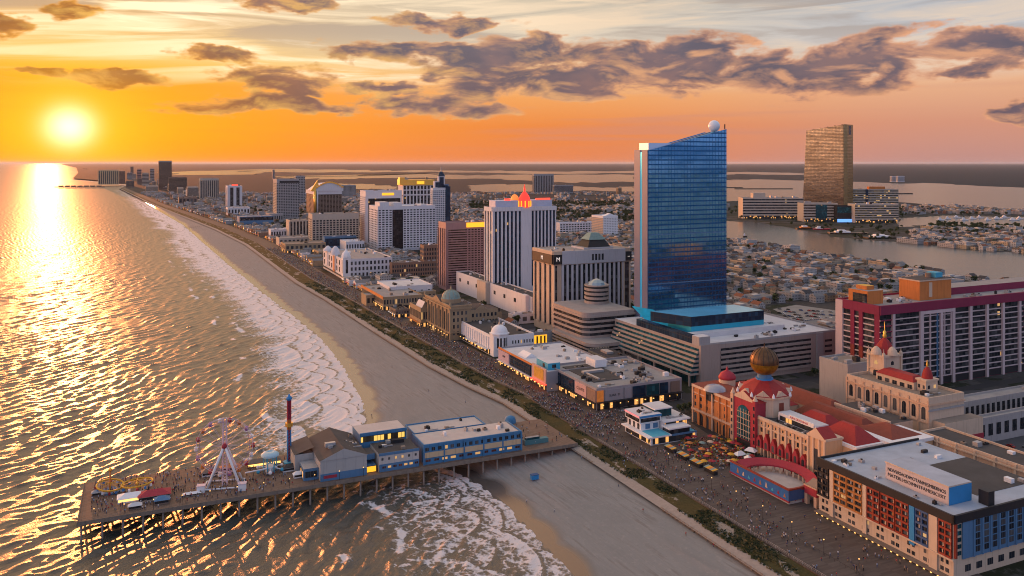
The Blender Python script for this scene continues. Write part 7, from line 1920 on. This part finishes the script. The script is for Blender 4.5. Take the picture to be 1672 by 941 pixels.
for _ in range(26000):
    u, v = tr_.uniform(440, 3300), tr_.uniform(270, 2300); p = W(u, v, 0); x, y = pix(p)
    if not (-20 < x < 1690) or y > 640: continue
    if x > 1186 and y < 352 and not y > 340: continue
    dens = .10 + (.5 if in_park(p) else 0) + (.8 if x > 1520 and 362 < y < 384 else 0) + (.10 if y > 380 else 0)
    if tr_.random() > dens: continue
    if taken(u, v, 5) or in_bay(p) or in_lot(p): continue
    tc.append((p.y, u, v, tr_.randrange(7), tr_.uniform(.65, 1.35), tr_.uniform(0, 6)))
for px, py in [(1165 + 9 * k, 660 - 2 * k) for k in range(-6, 1)]: 
    p = at(px, py + 4); u, v = UV(p.x, p.y); tc.append((p.y, u, v, 1, .75, 0))
tc.sort(); tthings, trest, cnt, TP = [], [], {}, {}
for c in tc: (tthings if len(tthings) < 230 and seen(W(c[1], c[2], 6 * c[4])) else trest).append(c)
for Y_, u, v, k, s_, rz in tthings:
    p = W(u, v, 0); z_ = zone(p); lab = ('large ' if s_ > 1.1 else 'small ' if s_ < .85 else '') + ('dark evergreen' if k % 3 == 0 else 'olive green bushy') + ' tree'
    n_ = cnt.get((lab, z_), 0); cnt[(lab, z_)] = n_ + 1
    t_ = empty('tree', f'{ordinal(n_)} {lab} {z_}', 'tree', p, rz, 'trees between the houses'); t_.scale = (s_, s_, s_)
    if k not in TP: TP[k] = (CR[k].build('crown', t_), TRK.build('trunk', t_))
    else:
        for q in TP[k]: d_ = q.copy(); COL.objects.link(d_); d_.parent = t_
merge('distant_trees', [placed(CR[k], W(u, v, 0), rz, s_ * 1.15) for Y_, u, v, k, s_, rz in trest[:2600]])

# ------------------------------------------------------------------ parking field and cars
lotm = M('pale_asphalt', (.24, .225, .21), .9, var=.25, scale=.05)
poly_sheet('parking_ground', [(1262, 505), (1300, 498), (1372, 508), (1372, 545), (1330, 540), (1290, 520)], -.1, lotm, .1, 3, 1)
poly_sheet('parking_ground', [(1540, 640), (1700, 632), (1740, 760), (1560, 720)], -.1, M('dark_asphalt', (.075, .075, .08), .9, var=.3, scale=.06), .1, 3, 1)
def car_mesh(m_):
    a, g = MB(), MB()
    prof = [(-2.2, .35), (-2.15, .85), (-1.5, .95), (-.9, 1.42), (.55, 1.45), (1.25, .98), (2.1, .85), (2.2, .4)]
    n = len(prof); V_ = [(x, -.85, z) for x, z in prof] + [(x, .85, z) for x, z in prof]
    a.add(V_, [(i, i + 1, n + i + 1, n + i) for i in range(n - 1)] + [tuple(range(n - 1, -1, -1)), tuple(range(n, 2 * n)), (0, n, 2 * n - 1, n - 1)], m_)
    for x in (-1.35, 1.35):
        for y in (-.86, .86): a.tube((x, y - .08, .33), (x, y + .08, .33), .33, DARK, 10)
    g.box(-.8, .5, -.87, .87, .98, 1.36, GL); g.add([(-1.45, -.7, .99), (-1.45, .7, .99), (-.95, .7, 1.41), (-.95, -.7, 1.41)], [(0, 1, 2, 3)], GL); g.add([(1.24, -.7, 1.02), (1.24, .7, 1.02), (.62, .7, 1.44), (.62, -.7, 1.44)], [(0, 1, 2, 3)], GL)
    return a, g
CC = [('white', M('white_car', (.7, .7, .7), .3)), ('silver', M('silver_car', (.38, .38, .4), .3, metal=.5)), ('black', M('black_car', (.02, .02, .022), .25)), ('red', M('red_car', (.32, .03, .025), .3)), ('blue', M('blue_car', (.04, .08, .2), .3)), ('grey', M('grey_car', (.16, .16, .17), .3))]
CM = {}; cr = random.Random(8); cars = []
for r_ in range(7):
    for k in range(16):
        a, c_ = r_ / 6, k / 15
        px = 1278 + 92 * c_ + (-12 + 20 * a) * (1 - c_); py = 505 + 34 * a * (.6 + .4 * c_) + 6 * c_
        if cr.random() < .35 or px > 1370 or py > 540: continue
        cars.append((at(px, py, -.05), 'parking field behind the podium', r_))
for r_ in range(6):
    for k in range(11):
        if cr.random() < .3: continue
        px, py = 1560 + 13 * k + 5 * r_, 650 + 15 * r_ + k * 1.0
        u, v = uvat(px, py)
        if not taken(u, v, 1): cars.append((at(px, py, -.05), 'lot right of the cream hall', r_))
cnt = {}
for p, z_, r_ in sorted(cars, key=lambda c: c[0].y):
    cn, m_ = cr.choice(CC); n_ = cnt.get((cn, z_), 0); cnt[(cn, z_)] = n_ + 1
    if not seen(p + Vector((0, 0, 1)), 4): continue
    t_ = empty('parked_car', f'{ordinal(n_)} {cn} car parked in the {z_}', 'car', p, A + (math.pi / 2 if cr.random() < .85 else 0) + cr.gauss(0, .03), 'cars parked in ' + z_)
    if cn not in CM:
        a, g = car_mesh(m_); CM[cn] = (a.build('body', t_), g.build('windows', t_))
    else:
        for q in CM[cn]: d_ = q.copy(); COL.objects.link(d_); d_.parent = t_

# ------------------------------------------------------------------ small shops along the boardwalk
sr = random.Random(13); cnt = 0; SH = [TAN, CREAM, BROWN, CONC, ORANGE, BEIGE, BRICK, GREY]; SHN = ['tan', 'cream', 'brown', 'white', 'orange brick', 'beige', 'brown brick', 'grey']; prev = {}
u = 560.0
while u < 3600:
    L_ = sr.uniform(9, 20) * (1 if u < 1500 else 1.8); dd = sr.uniform(10, 22); v = float(front_v(u)) + 3.2 + sr.uniform(0, 1.5); h = sr.uniform(4.5, 9)
    if not taken(u + L_ / 2, v + dd / 2, 1 + max(L_, dd) / 2) and seen(W(u + L_ / 2, v, h * .8), 6):
        k = sr.randrange(8); rn = ['flat', 'gabled', 'flat'][cnt % 3]; zz = zone(W(u, v, 0)); zz = {'behind the far hotels': 'on the far boardwalk', 'behind the swoosh hotel': 'below the swoosh hotel', 'behind the gold crown': 'left of the old theatre'}.get(zz, 'near the theatre')
        key = (SHN[k], rn, zz); prev[key] = prev.get(key, -1) + 1
        b = Bld('boardwalk_shop', f'{ordinal(prev[key])} {SHN[k]} {rn} roofed shop with lit front {zz}', 'shop', u, v, dd, L_, h, 'small shops along the boardwalk')
        b.body(SH[k], sr.choice([ROOFG, ROOFD, ROOFT, ROOFW]), .7)
        mb = MB(); b.fb(mb, 'L', .4, L_ - .4, .2, 3.0, -.02, .1, GLF); b.part('shopfront', mb)
        mb = MB(); b.fb(mb, 'L', .2, L_ - .2, 3.1, 3.5, .1, 2.0, sr.choice([DARK, ORPAINT, BLUEM, CRIM, WHITE])); b.part('awning', mb)
        if cnt % 2: mb = MB(); b.fb(mb, 'L', L_ * .3, L_ * .7, 3.7, min(h, 5.2), .05, .3, sr.choice([SIGNY, LAMP, LAMPW, CRIM])); b.part('sign', mb)
        if rn == 'gabled': mb = MB(); mb.gable(0, dd, .3, L_ - .3, h + .72, h + 3.4, HR[cnt % 3][1], SH[k], axis='x', over=.2); b.part('roof', mb)
        else: b.units(2, cnt, big=.8)
        b.wins('L', max(2, int(L_ / 3)), 1, 3.8, h - .4, ww=.4, wh=.6); b.end(); cnt += 1
    u += L_ + sr.choice([.6, .6, 1.2, 5, 9])

# ------------------------------------------------------------------ boats, wharf and jetties on the bay
wharf = M('dark_wharf', (.06, .05, .045), .85, var=.3)
pts = [(1492, 391), (1530, 396), (1600, 404), (1720, 413)]
mb = MB()
for (x0, y0), (x1, y1) in zip(pts, pts[1:]):
    p, q = at(x0, y0, .2), at(x1, y1, .2); n_ = Vector((0, 14, 0)); mb.add([p, q, q + n_, p + n_, p - Vector((0, 0, 5)), q - Vector((0, 0, 5))], [(0, 1, 2, 3), (4, 5, 1, 0)], wharf)
    mb.box(0, 0.01, 0, .01, 0, .01, wharf)
    for k in range(12): s_ = p.lerp(q, k / 12); mb.tube(s_ + Vector((0, -1, -4)), s_ + Vector((0, -1, 5)), .7, wharf, 6)
tag(mb.build('wharf'), 'long dark timber wharf along the far side of the channel', 'wharf')
br = random.Random(9)
def boat(lab, px, py, L_, hull, kind):
    t_ = empty('boat', lab, 'boat', at(px, py, .1), br.uniform(-.2, .15), 'boats moored along the channel')
    mb = MB(); w_ = L_ * .16; mb.add([(0, -w_, 2.2), (L_ * .8, -w_, 2.2), (L_, 0, 3), (L_ * .8, w_, 2.2), (0, w_, 2.2), (.3, -w_ * .8, -.5), (L_ * .76, -w_ * .8, -.5), (L_ * .9, 0, -.5), (L_ * .76, w_ * .8, -.5), (.3, w_ * .8, -.5)],
        [(0, 1, 2, 3, 4), (0, 5, 6, 1), (1, 6, 7, 2), (2, 7, 8, 3), (3, 8, 9, 4), (4, 9, 5, 0)], hull); mb.build('hull', t_)
    mb = MB(); mb.box(L_ * .15, L_ * .5, -w_ * .7, w_ * .7, 2.22, 5, WHITE if kind else ORPAINT); mb.box(L_ * .22, L_ * .4, -w_ * .5, w_ * .5, 5.02, 7.5, WHITE); mb.build('cabin', t_)
    mb = MB(); mb.tube((L_ * .3, 0, 7.5), (L_ * .3, 0, 12), .25, DARK, 4); mb.build('mast', t_)
boat('long dark barge with orange cabin left of the other moored boats', 1300, 374, 60, DARK, 0); boat('white cabin boat with orange bow beside the dark barge', 1328, 375, 40, CRIM, 1)
boat('long reddish work boat with white cabins in the middle of the channel shore', 1353, 381, 85, BROWN, 1); boat('grey barge with orange wheelhouse at the right of moored boats', 1412, 389, 95, DARK, 1)
boat('small dark sailing skiff alone on the channel water', 1213, 387, 9, DARK, 1)
for k, (px, py) in enumerate([(1530 + 13 * k, 360 - (k % 3) * 2) for k in range(11)]):
    boat('white motor yacht, ' + ['first', 'second', 'third', 'fourth', 'fifth', 'sixth', 'seventh', 'eighth', 'ninth', 'tenth', 'eleventh'][k] + ' from the left in the small marina', px, py, br.uniform(16, 30), WHITE, 1)
for k, (px, py, L_) in enumerate(((1180, 307, 120), (1200, 309, 330), (1460, 317, 90))):
    t_ = empty('breakwater', ['short dark breakwater left', 'long thin dark breakwater', 'thin dark breakwater right'][k] + ' on the wide bay', 'breakwater', at(px, py, .1), 0)
    mb = MB(); mb.box(0, L_, 0, 14, -.5, 4, wharf); mb.build('wall', t_)
far_pier = empty('far_pier', 'low dark pier with small sheds reaching into the sea at the golden hotel', 'pier', at(88, 306, -7), 0)
L_ = at(168, 306, -7).x - at(88, 306, -7).x
mb = MB(); mb.box(0, L_, 0, 26, 0, 4, WOODP); mb.build('deck', far_pier)
for k in range(26): mb = MB(); mb.tube((L_ * k / 25, 0, -4), (L_ * k / 25, 0, 1), 1.2, WOODP, 5); mb.build('pile', far_pier)
for k in range(7): mb = MB(); x = L_ * (.08 + .13 * k); mb.box(x, x + 26, 6, 20, 4.02, 11, BROWN); mb.build('shed', far_pier)
for k, (px, py) in enumerate(((136, 277), (140, 277))):
    t_ = empty('ship', ['left', 'right'][k] + ' tiny dark ship on the horizon below the sun', 'ship', at(px, py, -9), 0); mb = MB(); mb.add([(0, 0, 0), (60, 0, 0), (66, 0, 12), (-4, 0, 12), (0, 14, 0), (60, 14, 0), (66, 14, 12), (-4, 14, 12)], [(0, 1, 2, 3), (7, 6, 5, 4), (3, 2, 6, 7), (1, 5, 6, 2), (4, 0, 3, 7)], DARK); mb.box(4, 22, 2, 12, 12.02, 26, DARK); mb.build('hull', t_)

# ------------------------------------------------------------------ people
SKIN = M('skin', (.42, .25, .17), .6, var=.1)
SHIRT = [('white', M('white_shirt', (.62, .61, .6))), ('red', M('red_shirt', (.36, .04, .04))), ('navy', M('navy_shirt', (.03, .05, .13))), ('black', M('black_shirt', (.02, .02, .022))), ('grey', M('grey_shirt', (.22, .22, .23))), ('tan', M('tan_shirt', (.34, .24, .14))), ('pale blue', M('pale_blue_shirt', (.24, .36, .5)))]
TROU = [M('dark_trousers', (.03, .03, .04)), M('denim_trousers', (.06, .09, .16)), M('khaki_trousers', (.22, .17, .11))]
HAIR = M('dark_hair', (.03, .02, .015))
def person_mesh(shirt, trou, pose):
    s_ = .22 if pose else .08
    J = [(0, 0, .95), (0, 0, 1.2), (0, 0, 1.43), (0, .01, 1.53), (0, .02, 1.66), (0, .01, 1.74), (-.1, 0, .9), (-.11, s_ * .5, .5), (-.11, -s_ * .3 if pose else 0, .07), (-.11, s_ * .3 + .1, .03), (.1, 0, .9), (.11, -s_ * .4, .5), (.11, -s_ * 1.3, .1), (.11, -s_ * 1.3 + .12, .05),
         (-.2, 0, 1.38), (-.25, -s_ * .4, 1.1), (-.25, s_ * .4, .86), (-.25, s_ * .5, .76), (.2, 0, 1.38), (.25, s_ * .4, 1.1), (.24, s_ * 1.1, .88), (.24, s_ * 1.2, .78)]
    E = [(0, 1), (1, 2), (2, 3), (3, 4), (4, 5), (0, 6), (6, 7), (7, 8), (8, 9), (0, 10), (10, 11), (11, 12), (12, 13), (2, 14), (14, 15), (15, 16), (16, 17), (2, 18), (18, 19), (19, 20), (20, 21)]
    rad = [.15, .15, .15, .06, .10, .07, .09, .07, .05, .05, .09, .07, .05, .05, .07, .05, .04, .04, .07, .05, .04, .04]
    me = bpy.data.meshes.new('person'); me.from_pydata(J, E, []); o = bpy.data.objects.new('person', me); COL.objects.link(o)
    o.modifiers.new('skin', 'SKIN')
    sk = me.skin_vertices[0].data if me.skin_vertices else None
    if sk is None:
        bpy.context.view_layer.objects.active = o; bpy.ops.object.modifier_remove(modifier='skin') if False else None
    for v_, r_ in zip(me.skin_vertices[0].data, rad): v_.radius = (r_, r_ * .85); v_.use_root = False
    me.skin_vertices[0].data[0].use_root = True
    dg2 = bpy.context.evaluated_depsgraph_get(); m2 = bpy.data.meshes.new_from_object(o.evaluated_get(dg2))
    bpy.data.objects.remove(o); m2.name = 'person'; m2.materials.clear()
    for m_ in (shirt, trou, SKIN, HAIR, DARK): m2.materials.append(m_)
    for p in m2.polygons:
        c = p.center; z = c.z
        p.material_index = 4 if z < .09 else 1 if z < .98 and abs(c.x) < .19 else 3 if z > 1.68 or (z > 1.56 and c.y < 0) else 2 if z > 1.49 or (abs(c.x) > .17 and z < 1.02) else 0
    return m2
def skin_layer_ok():
    me = bpy.data.meshes.new('t'); me.from_pydata([(0, 0, 0), (0, 0, 1)], [(0, 1)], []); o = bpy.data.objects.new('t', me); COL.objects.link(o); o.modifiers.new('s', 'SKIN'); r = len(me.skin_vertices) > 0
    bpy.data.objects.remove(o); return r
PM = []
for i, (sn, sm_) in enumerate(SHIRT):
    for pose in (0, 1): PM.append((sn, pose, person_mesh(sm_, TROU[(i + pose) % 3], pose)))
prnd = random.Random(17); pp = []
def put(u, v, z, place): 
    if not taken(u, v, 0): pp.append((u, v, z, place))
CATS = None
def scatter(n, u0, u1, place, f0=.02, f1=.96, z=0.0, clump=0):
    k = 0
    while k < n:
        u = prnd.uniform(u0, u1); a, b_ = float(walk_v(u)), float(front_v(u)); v = a + (b_ - a) * prnd.uniform(f0, f1)
        m = prnd.choice([1, 1, 2, 3]) if clump else 1
        for _ in range(m): put(u + prnd.gauss(0, .7), min(b_, max(a + .4, v + prnd.gauss(0, .6))), z, place); k += 1
scatter(420, 212, 392, 'on the near boardwalk', clump=1); scatter(200, 250, 392, 'on the near boardwalk', .02, .3, clump=1)
scatter(1300, 392, 470, 'on the plaza at the pier entrance', .0, 1.0, clump=1)
scatter(1500, 470, 720, 'on the boardwalk before the theatre', clump=1); scatter(2200, 720, 1500, 'far', clump=1)
for _ in range(150):
    px, py = prnd.uniform(1010, 1190), prnd.uniform(690, 770); u, v = uvat(px, py); put(u, v, 0, 'before the casino')
for _ in range(620): put(prnd.uniform(390, 432), prnd.uniform(-20, 74), 0, 'on the pier deck')
for _ in range(40): put(prnd.uniform(395, 430), prnd.uniform(186, 212), 0, 'on the plaza at the pier entrance')
for px, py in ((607, 672), (617, 688), (585, 655), (860, 812), (905, 830), (1010, 800), (700, 640), (640, 600), (760, 660), (1050, 840), (560, 560), (1165, 900), (1120, 880), (1000, 770), (950, 755)):
    u, v = uvat(px, py, -5.5); 
    wd = float(fence_v(u)) - float(shore(u)); z = SEA + 5.2 * max(0, min(1.1, (v - float(shore(u))) / wd)) ** .85 - .05; pp.append((u, v, z, 'on the sand beach'))
pp.sort(key=lambda c: W(c[0], c[1]).length)
ones, crowd = [], []
for c in pp: (ones if len(ones) < 295 and c[3] != 'far' and seen(W(c[0], c[1], c[2] + 1.6), 1.5) else crowd).append(c)
for u, v, z, place in ones:
    sn, pose, me = PM[prnd.randrange(len(PM))]
    o = link('person', me); o.location = W(u, v, z); s_ = prnd.uniform(.92, 1.06); o.scale = (s_, s_, s_); o.rotation_euler = (0, 0, prnd.choice([A, A + math.pi]) + prnd.gauss(0, .7))
    g_ = f'{"walking" if pose else "standing"} people in {sn} tops {place}'
    tag(o, f'person in a {sn} top {"walking" if pose else "standing"} {place}', 'person', g_)
PA = []
for sn, pose, me in PM:
    v = np.empty(len(me.vertices) * 3); me.vertices.foreach_get('co', v)
    mbx = MB(); mbx.v = [tuple(q) for q in v.reshape(-1, 3)]; mbx.f = [list(p.vertices) for p in me.polygons]; mbx.m = [p.material_index for p in me.polygons]; mbx.mats = list(me.materials); PA.append(mbx)
merge('crowd', [placed(PA[prnd.randrange(len(PA))], W(u, v, z), prnd.uniform(0, 6.28)) for u, v, z, place in crowd])

# ------------------------------------------------------------------ scrub on the dunes
DG = [M('dune_grass_blades', (.085, .085, .032), .9, var=.4), M('dry_grass_blades', (.17, .14, .07), .9, var=.4), LEAF2]
gr = random.Random(31); mb = MB()
for _ in range(15000):
    u = 150 + 900 * gr.random() ** 1.6; a_, b_ = float(fence_v(u)) + 3.5, float(walk_v(u)) - .5
    v = a_ + (b_ - a_) * gr.random()
    if vnoise(np.array([u / 11.0]), np.array([v / 4.0]))[0] < .47: continue
    p = W(u, v, -1.6 + (v - a_) / (b_ - a_)); s_ = gr.uniform(.3, .8); a = gr.uniform(0, 3.14); dx, dy = math.cos(a) * s_, math.sin(a) * s_; hh = gr.uniform(.4, 1.1)
    mb.add([p + Vector((-dx, -dy, 0)), p + Vector((dx, dy, 0)), p + Vector((dx * 1.4, dy * 1.2, hh)), p + Vector((-dx * .9, -dy * 1.3, hh * .8))], [(0, 1, 2, 3)], gr.choice(DG))
tag(mb.build('dune_grass'), kind='stuff')
